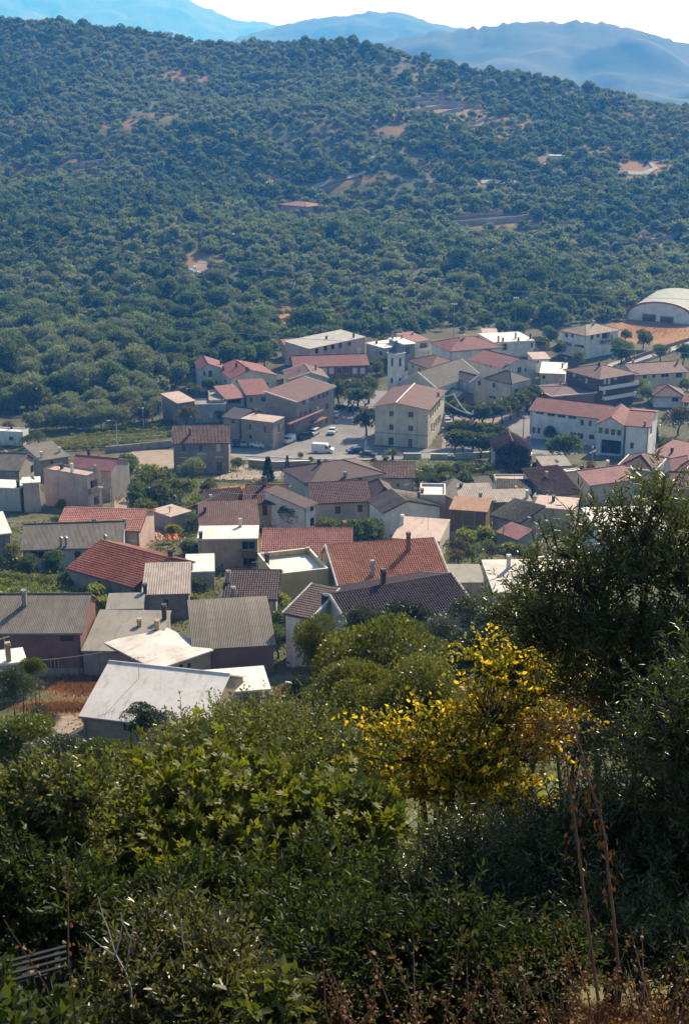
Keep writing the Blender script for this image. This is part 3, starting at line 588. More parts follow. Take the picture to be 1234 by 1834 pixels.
    if ty in ('gx', 'hip', 'sx') and not posts:
        gt = MB(); sl0 = rise / (roof[2] * d if ty == 'gx' and len(roof) > 2 else d / 2 if ty == 'gx' else min(w, d) / 2 if ty == 'hip' else d); ze = H_ - oh * sl0 - .06; gt.tube([(-oh, -oh - .07, ze), (w + oh, -oh - .07, ze)], .075, 6); gt.build('gutter', GUT, root, xf)
        dp = MB(); gx_ = w - .25 if len(FOOT) % 3 else .25; dp.tube([(gx_, -oh - .07, ze), (gx_, -.09, ze - .35), (gx_, -.09, .1)], .055, 6); dp.build('downpipe', GUT, root, xf)
    if len(FOOT) % 5 in (0, 2) and ty != 'curve' and not posts and name == 'house':
        am = MB(); ax_, ay_ = w * (.3 + .07 * (len(FOOT) % 6)), d * .45; az_ = rz(ax_, ay_); am.tube([(ax_, ay_, az_ - .1), (ax_, ay_, az_ + 2.2)], .03, 5); am.tube([(ax_ - .55, ay_ - .25, az_ + 2.05), (ax_ + .55, ay_ + .25, az_ + 2.05)], .022, 4)
        for k_ in range(5): q_ = -.5 + k_ * .25; am.tube([(ax_ + q_ + .12, ay_ + q_ * .45 - .3, az_ + 2.06), (ax_ + q_ - .12, ay_ + q_ * .45 + .3, az_ + 2.06)], .014, 4)
        am.build('antenna', STEEL, ro, xf)
    for q in balc:      # wall, u0, u1 (fractions), metres below the eave, depth, rail material
        wl, u0, u1, dz, dp, rm = q; o2, dx, L = WL[wl]; n = (dx[1], -dx[0]); bb = MB(); z = H_ - dz
        P = lambda u, out, zz: (o2[0] + dx[0] * u + n[0] * out, o2[1] + dx[1] * u + n[1] * out, zz)
        def bx(a0, b0, p0, p1, z0, z1):
            c8 = [P(a0, p0, z0), P(b0, p0, z0), P(b0, p1, z0), P(a0, p1, z0), P(a0, p0, z1), P(b0, p0, z1), P(b0, p1, z1), P(a0, p1, z1)]
            for f in ((0, 1, 2, 3), (7, 6, 5, 4), (0, 4, 5, 1), (1, 5, 6, 2), (2, 6, 7, 3), (3, 7, 4, 0)): bb.face([c8[i] for i in reversed(f)])
        ua, ub = u0 * L, u1 * L
        bx(ua, ub, .01, dp, z - .15, z)
        if rm != 'canopy':
            bx(ua, ub, dp - .08, dp, z, z + .9); bx(ua, ua + .08, .01, dp - .08, z, z + .9); bx(ub - .08, ub, .01, dp - .08, z, z + .9)
        bb.build('balcony' if rm != 'canopy' else 'canopy', {'canopy': R_['pinkt'], 'white': TRIM, 'wood': OCHW, 'grey': CONC}[rm], root, xf)
    return root, Mw, (w, d, H_)
# ---- far end of the village
H(1, 'pale grey-green house with red gable roof, highest on the left edge of the village', (240, 252), (375, 246), (95, 215), 6.5, ('gy', 1.6, .35), 'palegrey', 'red', [(178, 258, 195, 282, 'w', 'L'), (120, 275, 132, 300, 'w', 'L'), (260, 262, 274, 288, 'w'), (288, 258, 312, 300, 'b')], [(357, 225, 1.1, 'dark')], side='L')
H(1, 'cream house with red gable roof next to the pale grey-green one', (415, 302), (662, 282), (345, 242), 6, ('gy', 2.0, .42), 'cream', 'red', [(520, 330, 540, 352, 'w'), (600, 325, 622, 350, 'w'), (375, 305, 388, 330, 'w', 'L'), (440, 312, 452, 330, 'w')], [(443, 240, .9, 'dark'), (505, 265, .7, 'brown'), (517, 268, .7, 'brown'), (372, 255, .8, 'dark')], side='L')
H(1, 'pale green gabled house with white roof edges and a dish on top', (735, 305), (948, 296), (665, 262), 6, ('gy', 1.7, .55), 'green', 'purple', [(770, 325, 795, 350, 'w'), (870, 320, 900, 345, 'w'), (690, 290, 700, 320, 'w', 'L')], [(880, 255, 1.4, 'grey')], trim=True, dishes=[(790, 262, .55)], side='L')
H(1, 'long brick building with a red roof and a row of white shutters', (765, 237), (1168, 224), 11, 5.2, ('gx', 2.0, .5), 'brick', 'red', [(x - 14, 243, x + 14, 276, k) for x, k in ((930, 'l'), (968, 'l'), (1010, 'w'), (1052, 'w'), (1097, 'l'), (1140, 'l'))] + [(1095, 305, 1130, 330, 'l')], [], oh=.5)
H(1, 'salmon two-storey block with a pale grey sheet roof behind the long brick building', (845, 137), (1150, 72), (792, 95), 6.5, ('sx', .9), 'pink', 'fpink', [(x - 9, y - 12, x + 9, y + 12, 'd') for x, y in ((887, 149), (935, 135), (975, 128), (1018, 119), (1066, 108))] + [(1110, 130, 1135, 160, 'l')], [(940, 85, .7, 'dark'), (1090, 75, 1.0, 'dark')], side='L')
H(1, 'small low house with a pink tiled roof against the salmon block', (720, 128), (787, 124), 6, 4.2, ('sx', 1.2), 'beige', 'pinkt', [(735, 140, 750, 155, 'w')])
H(1, 'roofless-looking grey stone barn with a pinkish roof beside the vineyard', (120, 438), (212, 425), (35, 398), 6, ('sx', .6), 'stone', 'pinkf', [(160, 470, 178, 500, 'd')], side='L', name='barn', cat='barn')
H(1, 'long shaded blue-grey outbuilding with two white shuttered windows', (205, 452), (385, 448), 6, 4.6, ('flat', .25), 'blue', 'greyf', [(226, 490, 248, 522, 'l'), (292, 487, 315, 518, 'l')], name='outbuilding', cat='outbuilding')
H(1, 'flat grey garage block between the barn and the pink roofed porch', (292, 430), (375, 428), (290, 375), 5, ('flat', .3), 'grey', 'greyf', [(310, 390, 350, 400, 'd')], side='L', name='garage', cat='garage')
H(1, 'low house whose pinkish-red porch roof slopes to the front', (387, 415), (487, 405), 9, 5.4, ('sx', 1.5), 'grey', 'pinkt', [(398, 422, 470, 440, 'V')], [])
H(1, 'grey house with a bright pinkish-red roof above the stone house', (500, 393), (634, 385), (478, 340), 6, ('sx', 1.5), 'beige', 'red', [(518, 405, 532, 438, 'b'), (580, 403, 605, 430, 'w')], side='L')
H(1, 'old stone house with flat pinkish terraces by the parked cars', (470, 527), (645, 548), (705, 518), 6.8, ('flat', .0), 'stone', 'pinkf', [(509, 552, 526, 592, 'b'), (592, 562, 608, 605, 'b'), (672, 555, 684, 598, 'b', 'R'), (515, 612, 528, 635, 'd')], [(555, 497, .8, 'dark')], oh=.15)
H(1, 'low stone wing with a lichened grey tiled roof at the left of the terrace house', (372, 512), (462, 526), 9, 6.6, ('gx', 1.3, .6), 'stone', 'greyt', [(418, 530, 432, 552, 'd')])
H(1, 'large three-storey stone building with a brown roof and red canopies', (775, 430), (983, 347), (652, 388), 9.6, ('sx', 1.6), 'stone', 'purple', [(x - 7, y - 16, x + 7, y + 16, k) for x, y, k in ((815, 432, 'w'), (838, 415, 'l'), (862, 412, 'b'), (900, 398, 'w'), (925, 395, 'b'), (945, 378, 'w'), (800, 505, 'b'), (825, 498, 'b'), (850, 487, 'w'), (895, 475, 'l'), (945, 455, 'b'), (780, 608, 'D'), (905, 555, 'G'), (943, 530, 'D'))], [], trim=True, side='L', balc=[('F', -.28, .62, 4.4, 1.3, 'canopy'), ('F', .32, .68, 6.6, 1.6, 'canopy')])
H(1, 'lower stone annexe in front of the three-storey building', (705, 522), (800, 484), 5, 5.2, ('flat', .0), 'stone', 'greyf', [(725, 530, 740, 560, 'b'), (762, 515, 775, 545, 'b'), (775, 590, 790, 622, 'D')], oh=.1, name='annexe', cat='annexe')
sroot, sM, sD = H(11, 'two-storey stone railway station with an old tiled roof and a white name sign', (100, 412), (1045, 400), 10, 6.9, ('gx', 2.5, .5), 'stone', 'oldt', [(232, 440, 318, 572, 'g'), (525, 440, 612, 570, 'g'), (832, 428, 905, 555, 'l'), (830, 728, 938, 905, 'D'), (530, 735, 640, 900, 'K')], [(390, 185, 1.1, 'brown')], name='station_building', cat='station', corr=True)
H(6, 'small beige house with a brown striped tiled roof by the street lamp', (185, 197), (440, 197), 8, 4, ('gx', 1.8, .5), 'beige', 'oldt', [(330, 240, 342, 262, 'd')], corr=True)
# ---- town hall, church and their neighbours
troot, tM, tD = H(2, 'three-storey cream town hall with a dark red roof on the square', (122, 645), (488, 668), (562, 536), 9.8, ('gy', 1.2, .4), 'cream', 'purple', [(218, 678, 250, 718, 'w'), (350, 684, 386, 727, 'w'), (218, 770, 248, 813, 'w'), (350, 778, 385, 820, 'w'), (350, 870, 378, 932, 'D'), (215, 860, 248, 915, 'K')] +
  [(x - 4, y - 25, x + 4, y + 25, 'w', 'R') for x, y in ((505, 700), (522, 685), (537, 665), (552, 645), (566, 625), (512, 795), (528, 790), (542, 765), (556, 750), (568, 735), (524, 905), (543, 880), (556, 860))], [(560, 575, .6, 'dark')], trim=None, side='R', name='town_hall', cat='town hall', oh=.55)
H(2, 'grey-purple hipped house half hidden behind the church', (348, 330), (500, 388), (690, 345), 7, ('hip', 2.2), 'beige', 'purple', [(375, 360, 388, 385, 'w'), (420, 380, 436, 405, 'w')], side='R')
croot, cM, cD = H(2, 'church nave with a dark grey tiled roof and white gable parapets', (545, 520), (835, 420), 12, 6.2, ('gx', 3.6, .5), 'palegrey', 'greyt', [(640, 560, 660, 590, 'd')], [], trim=True, name='church', cat='church', oh=.15)
H(2, 'x', (772, 480), (884, 458), 7, 6.4, ('gy', 1.4, .5), 'palegrey', 'greyt', [(832, 472, 852, 500, 'd')], root=croot, trim=True, oh=.2)
H(2, 'cream parish house with a dark tiled hip roof beside the church', (884, 452), (1065, 490), (1200, 460), 7.4, ('hip', 2.2), 'cream', 'greyt', [(930, 482, 950, 522, 'w'), (905, 570, 955, 600, 'D'), (1086, 530, 1106, 575, 'w', 'R')], [], side='R', name='parish_house', cat='house')
H(2, 'dark timber-roofed brick porch beside the church nave', (690, 580), (802, 560), 5, 3.6, ('gy', 1.2, .4), 'brick', 'slate', [(715, 590, 735, 640, 'V')], name='porch', cat='porch')
H(2, 'white house with a dark red hip roof and two skylights behind the church', (640, 264), (1000, 236), (530, 208), 6.5, ('hip', 2.6), 'white', 'red', [(716, 270, 740, 312, 'l'), (762, 266, 788, 310, 'l'), (855, 256, 882, 290, 'l'), (905, 252, 922, 275, 'b')], [(735, 210, .7, 'white'), (830, 200, .7, 'white')], side='L', oh=.6)
H(2, 'white flat-roofed house with arches and many chimneys, last on the upper right', (945, 207), (1215, 194), 14, 5, ('flat', .0), 'white', 'white', [(1000, 215, 1035, 260, 'V'), (1040, 220, 1085, 265, 'l'), (1140, 212, 1185, 255, 'l'), (1195, 205, 1225, 240, 'w')], [(1015, 205, .8, 'dark'), (1113, 195, .7, 'dark'), (1090, 180, 1.6, 'grey'), (1205, 180, 1.4, 'dark'), (1095, 270, 1.4, 'grey')], oh=.4)
H(2, 'small brown hut with a pinkish roof above the white flat roof', (868, 146), (963, 146), 5, 4.4, ('sx', .7), 'brick', 'pinkf', [(915, 150, 935, 178, 'l')], name='hut', cat='hut')
H(2, 'low house with a white flat roof left behind the bell tower', (62, 212), (185, 247), 9, 5.6, ('flat', .0), 'beige', 'white', [(90, 245, 120, 265, 'l'), (150, 262, 170, 300, 'b')], [(132, 215, .5, 'dark')])
H(2, 'taller house with a stepped white terrace just behind the bell tower', (218, 180), (322, 222), (392, 213), 7, ('flat', .0), 'grey', 'white', [(330, 235, 360, 290, 'w', 'R')], [(213, 185, 2.0, 'grey'), (330, 175, .8, 'grey')], side='R')
H(2, 'white house with a pink roof and a balcony right of the bell tower', (392, 203), (492, 188), 9, 5.6, ('sx', 1.2), 'white', 'pinkt', [(432, 210, 482, 248, 'w')], [(380, 150, .5, 'metal')], balc=[('F', .05, 1.0, 2.9, 1.2, 'white')])
H(2, 'large gabled house with dark red roof and a big dish at its right corner', (1000, 382), (1234, 340), (858, 308), 6.6, ('gy', 2.0, .5), 'palegrey', 'red', [(1105, 378, 1130, 415, 'w'), (1155, 385, 1168, 408, 'w'), (880, 335, 892, 370, 'w', 'L'), (912, 350, 924, 385, 'w', 'L')], [], side='L', dishes=[(1205, 400, .8)])
H(3, 'low white terrace roof with two chimneys between red roofs', (250, 402), (412, 408), (478, 338), 4.4, ('flat', .0), 'cream', 'white', [(262, 415, 280, 440, 'd')], [(393, 365, 1.0, 'dark'), (420, 310, 1.2, 'dark')], side='R')
H(3, 'tiny white house with a pinkish roof behind the low white terrace', (205, 308), (310, 304), 6, 4.2, ('sx', .8), 'white', 'pinkf', [(225, 318, 240, 335, 'w')])
H(3, 'three-storey dark brick house with white balconies', (420, 378), (640, 438), (798, 382), 8.4, ('hip', 2.0), 'dbrick', 'purple', [(461, 398, 480, 424, 'l'), (502, 415, 522, 445, 'w'), (545, 432, 558, 470, 'l'), (541, 505, 554, 540, 'l'), (670, 430, 684, 470, 'l', 'R'), (697, 420, 712, 470, 'l', 'R'), (738, 405, 756, 442, 'l', 'R'), (664, 505, 680, 540, 'l', 'R')], [(635, 358, 1.0, 'dark')], side='R', oh=.7, balc=[('R', 0, 1.05, 2.9, 1.2, 'white'), ('R', .1, 1.0, 5.8, 1.2, 'white')])
H(3, 'low house with a mauve roof edged in white and an orange chimney', (195, 492), (325, 553), (522, 488), 4.6, ('hip', .9), 'brick', 'purple', [(405, 540, 425, 560, 'd', 'R')], [(365, 470, 1.1, 'tan')], side='R', trim=True)
H(3, 'white two-storey house with a pinkish-grey hip roof, alone at the upper right', (388, 117), (550, 150), (736, 108), 7.4, ('hip', 2.0), 'white', 'beiget', [(412, 135, 430, 165, 'w'), (452, 138, 468, 168, 'w'), (400, 190, 455, 225, 'V'), (475, 205, 535, 235, 'V'), (582, 145, 600, 178, 'w', 'R'), (622, 138, 640, 165, 'w', 'R'), (658, 122, 705, 170, 'V', 'R'), (715, 148, 725, 170, 'w', 'R')], [(600, 85, .8, 'metal')], side='R', oh=.7, balc=[('R', .45, 1.0, 3.2, 1.2, 'wood')])
H(3, 'cream L-shaped house with a long mauve roof at the right edge', (880, 408), (1215, 387), (830, 340), 4.4, ('gx', 1.6, .5), 'cream', 'purple', [(928, 405, 952, 438, 'w'), (990, 400, 1008, 432, 'w'), (1050, 395, 1098, 425, 'w'), (1145, 400, 1185, 430, 'w')], [(860, 335, .9, 'tan'), (1160, 345, 1.2, 'tan')], side='L', oh=.6)
H(3, 'small white house with two tiers of red roof under the L-shaped house', (1003, 550), (1195, 554), 9, 3.2, ('hip', 2.2), 'white', 'brown', [(1020, 560, 1090, 590, 'l'), (1120, 560, 1160, 590, 'w')], [], oh=.5)
H(3, 'red-roofed white house cut by the right edge of the photo', (1190, 588), (1330, 600), 9, 3.4, ('gx', 1.6, .5), 'white', 'red', [(1200, 595, 1225, 620, 'w')])
school, scM, scD = H(3, 'long white school with red roofs, a gabled wing and tall entrance', (183, 642), (650, 698), 12, 7.3, ('gx', 2.0, .5), 'schoolw', 'red', [(220, 653, 270, 675, 'w'), (294, 662, 344, 688, 'w'), (363, 672, 414, 698, 'w'), (432, 682, 486, 706, 'w'), (514, 706, 534, 748, 'b'), (567, 712, 587, 754, 'w'), (195, 755, 215, 800, 'w'), (228, 758, 248, 802, 'w'), (445, 790, 485, 838, 'w'), (492, 795, 530, 838, 'b'), (570, 805, 605, 840, 'b')], [], name='school', cat='school', oh=.45)
H(3, 'x', (625, 732), (803, 748), 13, 7.8, ('gy', 1.9, .5), 'schoolw', 'red', [(634, 757, 660, 800, 'o'), (674, 764, 700, 806, 'o'), (715, 770, 741, 812, 'o'), (756, 775, 782, 816, 'o'), (650, 838, 778, 945, 'V')], [], root=school, oh=.45)
H(3, 'x', (818, 742), (967, 754), (1108, 655), 8.4, ('gx', 1.7, .45), 'schoolw', 'red', [(842, 858, 864, 902, 'w'), (975, 765, 985, 800, 'w', 'R'), (1050, 722, 1063, 760, 'w', 'R'), (1070, 705, 1082, 740, 'w', 'R'), (1090, 688, 1100, 720, 'w', 'R'), (1045, 812, 1057, 862, 'w', 'R'), (1065, 795, 1076, 845, 'w', 'R'), (1085, 775, 1096, 828, 'w', 'R')], [(940, 735, .7, 'grey')], root=school, oh=.45, side='R')
# ---- left side
H(4, 'white flat-roofed house at the left edge below the olive grove', (-90, 190), (150, 202), (225, 180), 3.4, ('flat', .25), 'white', 'white', [(60, 225, 90, 250, 'w')], [(118, 150, .9, 'dark'), (208, 178, .9, 'dark')], side='R')
H(4, 'wide stone barn with a ribbed grey roof cut by the left edge', (-220, 430), (125, 442), (265, 366), 5, ('gx', 2.0, .55), 'stone', 'fibre', [(200, 420, 225, 450, 'd', 'R')], [(75, 330, .9, 'metal')], side='R', name='barn', cat='barn')
H(4, 'small shed with a grey-brown roof behind the pinkish flats', (270, 378), (445, 352), 10, 4.6, ('sx', .8), 'conc', 'fibre', [(330, 385, 350, 400, 'd')], [(272, 360, .9, 'white'), (390, 325, .7, 'white')], name='shed', cat='shed')
H(4, 'grey-walled house with a smooth pink roof behind the pinkish flats', (452, 420), (722, 445), (775, 368), 6.6, ('gx', 1.4, .4), 'conc', 'pinkt', [(560, 420, 590, 440, 'd')], [(620, 325, 1.0, 'dark')], side='R', oh=.25)
H(4, 'pinkish two-storey flats with a roof terrace and dark corner balconies', (285, 444), (568, 492), (745, 470), 6.8, ('flat', .3), 'pink', 'pinkf', [(590, 515, 640, 580, 'V', 'R'), (670, 505, 735, 570, 'V', 'R'), (612, 620, 650, 660, 'V', 'R'), (690, 610, 730, 660, 'V', 'R')], [(472, 455, 1.3, 'white'), (645, 468, 1.2, 'grey'), (405, 435, .6, 'dark')], side='R', trim=plain('dark_brown_coping', (0.09, 0.06, 0.055), .8), name='apartment_building', cat='flats', balc=[('R', 0, 1.0, 2.9, .8, 'grey')])
H(4, 'sunlit pale box house with a chimney on its white roof', (-110, 555), (130, 566), (215, 520), 4.4, ('flat', .0), 'palegrey', 'white', [(140, 560, 160, 600, 'w', 'R')], [(122, 555, 1.0, 'dark')], side='R', oh=.2)
H(4, 'tall pale house block with a white terrace beside the pinkish flats', (150, 532), (258, 526), (378, 485), 5.4, ('flat', .0), 'pink', 'white', [(168, 555, 180, 600, 'l'), (345, 510, 365, 540, 'w', 'R'), (180, 645, 190, 670, 'd')], [], side='R', oh=.2, dishes=[(207, 605, .5)])
H(4, 'wide shed under a bright white flat roof at the left edge', (-140, 878), (66, 856), (330, 690), 4.4, ('flat', .0), 'conc', 'white', [], [], side='R', oh=.3, name='shed', cat='shed')
H(4, 'low house with a striped red and white pantile roof', (382, 818), (905, 835), 10, 4, ('gx', 1.6, .5), 'pink', 'stripe', [], [(615, 790, .8, 'dark'), (815, 810, 1.2, 'grey')], corr=True)
H(4, 'white bungalow with a grey roof and twin silver flues', (150, 956), (790, 935), 10, 3.2, ('gx', 1.9, .55), 'white', 'fibre', [(202, 970, 300, 1018, 'w'), (325, 972, 365, 1010, 'w'), (482, 972, 532, 1018, 'b')], [(400, 935, 1.2, 'twin'), (432, 935, 1.2, 'twin'), (685, 905, 1.3, 'twin')])
H(8, 'long house with a bright rusty-red tiled roof above the vegetable garden', (428, 266), (826, 380), (1128, 215), 3.6, ('gx', 2.1, .55), 'conc', 'rust', [(600, 340, 620, 370, 'd')], [(1048, 205, .8, 'dark')], side='R', corr=True, oh=.3)
H(8, 'dark block with a weathered pinkish sheet roof', (878, 428), (1158, 420), (884, 260), 3.4, ('sx', .5), 'stone', 'fibrepink', [(1000, 455, 1042, 515, 'b')], [(888, 425, .9, 'dark')], side='L', oh=.2, name='shed', cat='shed')
H(8, 'lean-to with a dark grey roof in front of the rusty-red roof', (655, 520), (875, 515), (745, 440), 2.4, ('sx', .4), 'conc', 'greyf', [], [], side='L', oh=.1, name='lean_to', cat='shed')
H(8, 'long brick building with a two-tone grey roof at the left edge', (-90, 660), (493, 658), (565, 447), 5.0, ('gx', 1.7, .66), 'brick', 'fibre', [(372, 672, 455, 715, 'd'), (310, 825, 368, 925, 'D'), (130, 830, 195, 925, 'V')], [(155, 500, 1.4, 'grey')], side='R', low=('conc', 2.9), oh=.3)
H(8, 'low grey workshop with a flat concrete roof and two chimneys', (510, 772), (960, 778), (585, 550), 3.0, ('sx', .5), 'conc', 'greyf', [(635, 822, 682, 915, 'S')], [(860, 620, .5, 'tan'), (968, 640, .7, 'tan'), (1112, 580, 1.4, 'dark')], side='L', oh=.15, name='workshop', cat='workshop')
H(8, 'small house with a thick white roof slab cut by the lower left edge', (-60, 870), (150, 842), (190, 782), 4.0, ('flat', .0), 'beige', 'white', [], [(58, 838, 1.6, 'tan')], side='R', oh=.3)
H(9, 'brick barn with a curved dark grey sheet roof', (642, 438), (1080, 412), 9.5, 3.2, ('curve', 1.7), 'brick', 'fibre', [], [], oh=.25, name='barn', cat='barn')
H(9, 'house with a cracked white pyramid roof and a grey patch', (164, 408), (435, 548), (778, 468), 3.4, ('py', .4), 'block', 'wpatch', [(560, 528, 580, 545, 'd', 'R'), (605, 520, 625, 540, 'd', 'R')], [], side='R', oh=.25)
H(9, 'unfinished block-walled house under a broad white sloping roof', (28, 802), (690, 880), (272, 522), 3.0, ('gx', 2.2, .6), 'block', 'white', [(250, 830, 330, 900, 'd')], [], side='L', oh=.3)
H(9, 'open carport with a white flat roof on concrete posts', (650, 700), (1060, 668), (1142, 534), 3.0, ('flat', .0), 'conc', 'white', [], [], side='R', oh=.1, posts=True, name='carport', cat='carport')
H(4, 'windowless concrete hut with a pink flat roof among orchard trees', (985, 708), (1112, 752), (1236, 712), 3.2, ('flat', .0), 'conc', 'pinkf', [(1080, 800, 1090, 840, 'd')], [], side='R', oh=.12, name='hut', cat='hut')
# ---- middle of the village
H(5, 'ochre house with a brown roof, a dark red door and a brick chimney', (430, 362), (680, 366), 9, 4.6, ('gx', 1.7, .5), 'yellow', 'brown', [(545, 380, 578, 450, 'R'), (600, 480, 640, 515, 'd')], [(565, 292, 1.1, 'brick')], corr=True, oh=.4)
H(5, 'brown roofed wing at the left of the ochre house', (208, 388), (424, 368), 8, 4, ('gx', 1.5, .5), 'yellow', 'brown', [(300, 392, 320, 410, 'd')], [(208, 345, .9, 'metal')], corr=True, name='house_wing', cat='house')
H(5, 'house with a plain dark red-brown roof just behind the white terrace', (138, 520), (522, 506), 7, 4.9, ('sx', 1.6), 'tan', 'brown', [], [(172, 425, .5, 'dark')], trim=None, oh=.15)
H(5, 'tan block with a white stained terrace roof and an enclosed loggia', (126, 607), (514, 602), (146, 524), 4.6, ('flat', .0), 'tan', 'white', [(410, 615, 500, 670, 'w'), (420, 720, 505, 780, 'V')], [(145, 595, .6, 'dark'), (402, 520, .9, 'metal')], side='L', oh=.12, balc=[('F', .72, 1.0, 2.4, .9, 'wood')])
H(5, 'low pale blue-white lean-to beside the tan block', (48, 822), (232, 816), 7, 2.5, ('flat', .0), 'blue', 'white', [], [], oh=.1, name='lean_to', cat='shed')
H(5, 'house with a pinkish pantile roof and a tall brown chimney at its right end', (550, 722), (1118, 724), 11, 4.0, ('gx', 2.4, .5), 'yellow', 'stripe', [], [(1080, 535, 1.2, 'tall')], corr=True)
H(5, 'ochre box house with a white walled roof terrace', (626, 868), (972, 828), (541, 728), 4.6, ('flat', .75), 'yellow', 'white', [(800, 900, 806, 904, 'd')], [(530, 790, 1.6, 'dark'), (858, 690, .6, 'tan')], side='L', trim=TRIM)
H(5, 'narrow house with mauve pantiles partly shaded by the ochre box', (292, 986), (634, 990), (226, 818), 3.6, ('gx', 1.6, .62), 'blue', 'dpurple', [(555, 1000, 590, 1035, 'w')], [(288, 885, 1.2, 'grey'), (356, 980, .9, 'grey')], side='L', corr=True, oh=.25)
H(5, 'cream house with a dark purple hip roof edged in white below the square', (684, 144), (850, 242), (1290, 155), 5.6, ('hip', 2.0), 'beige', 'dpurple', [(762, 195, 770, 222, 'd'), (812, 228, 828, 256, 'd'), (765, 300, 775, 330, 'd'), (1165, 205, 1190, 250, 'D', 'R')], [(912, 115, .6, 'dark'), (1085, 200, .7, 'grey')], side='R', oh=.5)
H(5, 'narrow sunlit white house with a dark sloping roof', (816, 394), (886, 364), 8, 4.4, ('sx', 1.5), 'white', 'dpurple', [(855, 380, 880, 412, 'd'), (856, 468, 882, 510, 'd')], [])
H(5, 'blue-grey house with a mauve roof and brown shutters', (884, 362), (1240, 346), 10, 4.2, ('gx', 1.9, .5), 'grey', 'purple', [(1014, 386, 1058, 440, 'b'), (1160, 375, 1200, 430, 'b')], [], trim=None, oh=.5, corr=True)
H(6, 'small house with a plain grey-mauve hip roof left of the white terrace', (190, 345), (332, 338), 9, 4.4, ('hip', 1.6), 'grey', 'dpurple', [(176, 390, 190, 440, 'D')])
H(6, 'white gabled house with beige tiles and an outside stair', (246, 428), (607, 388), 6.5, 4.6, ('gy', 1.5, .4), 'white', 'beiget', [(215, 420, 240, 470, 'd')], [(540, 350, .5, 'tan')], oh=.3, corr=True)
H(6, 'tall house with a bright white roof terrace and a pinkish side wall', (480, 325), (644, 328), (690, 256), 6.4, ('flat', .35), 'pink', 'white', [], [(478, 310, .7, 'dark')], side='R')
H(6, 'low building with a pink cracked terrace roof in front of the white gable', (300, 600), (604, 622), 10.5, 3.2, ('flat', .0), 'beige', 'pinkf', [], [(295, 500, 1.2, 'white')], oh=.1)
H(6, 'big house with an orange pantile roof and a very tall brown chimney', (-42, 903), (664, 855), 12.5, 4.2, ('gx', 2.4, .68), 'beige', 'orange', [(580, 870, 640, 890, 'd')], [(402, 690, 2.2, 'tall'), (170, 820, 1.6, 'grey')], corr=True, trim=True, oh=.3)
H(10, 'nearest large house with striped mauve pantiles and white roof edges', (470, 388), (1128, 266), (212, 190), 5.2, ('gx', 2.0, .44), 'white', 'dpurple', [(600, 400, 640, 440, 'w')], [(636, 150, 1.5, 'dark')], side='L', corr=True, trim=True, oh=.3, dishes=[(350, 250, .55)])
H(10, 'tall white side wing with a small striped roof left of the nearest large house', (98, 302), (232, 330), 6, 6.2, ('sx', 1.2), 'white', 'dpurple', [], [], corr=True, trim=True, oh=.25, name='house_wing', cat='house')
H(6, 'white concrete-roofed house with a dark arch and a capped flue, beside the olive branches', (968, 946), (1490, 940), (892, 742), 5.0, ('py', .7, .45), 'grey', 'wpatch', [(990, 985, 1110, 1075, 'V')], [(1052, 795, 1.5, 'metal')], side='L', oh=.3)
H(6, 'low courtyard store with a grey slab roof and a broken edge', (664, 892), (900, 890), (742, 772), 2.4, ('flat', .0), 'conc', 'greyf', [], [], side='L', oh=.05, name='store', cat='shed')
H(6, 'shabby house with orange sheets on top and plank-walled loggia', (682, 404), (906, 420), (955, 360), 4.9, ('sx', .5), 'wood', 'tin', [(755, 425, 830, 520, 'o'), (835, 425, 890, 525, 'o'), (755, 530, 800, 600, 'V')], [(800, 490, .0, 'grey')] [:0], side='R', low=('palegrey', 2.2))
H(6, 'old house with brown plank-like sheets behind the orange sheets', (750, 350), (960, 346), (802, 270), 5, ('sx', .8), 'stone', 'fibrepink', [], [(870, 330, .5, 'grey')], side='L')
H(6, 'narrow house with dark tiles and a sunlit pink end wall', (700, 344), (778, 252), 4.5, 5.2, ('gx', 1.0, .5), 'pink', 'greyt', [], [(790, 275, .6, 'dark')])
H(6, 'small house with dark weathered slabs for a roof', (888, 306), (976, 300), 5.5, 4.6, ('sx', 1.4), 'stone', 'greyt', [], [])
H(6, 'house with a row of dark lichened pantiles below the pink flat roof', (985, 300), (1190, 306), 5, 4.5, ('sx', 1.0), 'pink', 'greyt', [], [(1100, 290, .6, 'tan')], corr=True)
H(6, 'flat pink roofed store with skylight strips beyond the lichened pantiles', (975, 238), (1188, 238), 5, 4.6, ('flat', .2), 'beige', 'pinkf', [], [], name='store', cat='shed')
H(6, 'house with a mended pinkish slab roof in two levels', (968, 358), (1195, 352), 5.5, 4.2, ('sx', .4), 'stone', 'fibrepink', [], [(1205, 330, 1.0, 'white')])
H(6, 'old house with a dark grey tiled roof in shade', (952, 445), (1130, 492), (1168, 405), 4.2, ('sx', 1.2), 'stone', 'greyt', [], [], side='R', corr=True)
H(6, 'tiny grey hut with a pink tiled roof and a thin dark flue', (980, 552), (1114, 602), 3.0, 2.8, ('sx', .9), 'grey', 'pinkt', [], [(1006, 560, .9, 'pipe')], name='hut', cat='hut', oh=.2)
ivy, ivM, ivD = H(2, 'old house overgrown with dark ivy under a brown tiled gable', (950, 948), (1188, 948), 8, 6.6, ('gy', 1.9, .5), 'grey', 'oldt', [(1055, 1045, 1090, 1100, 'l')], [], oh=.4, corr=True)
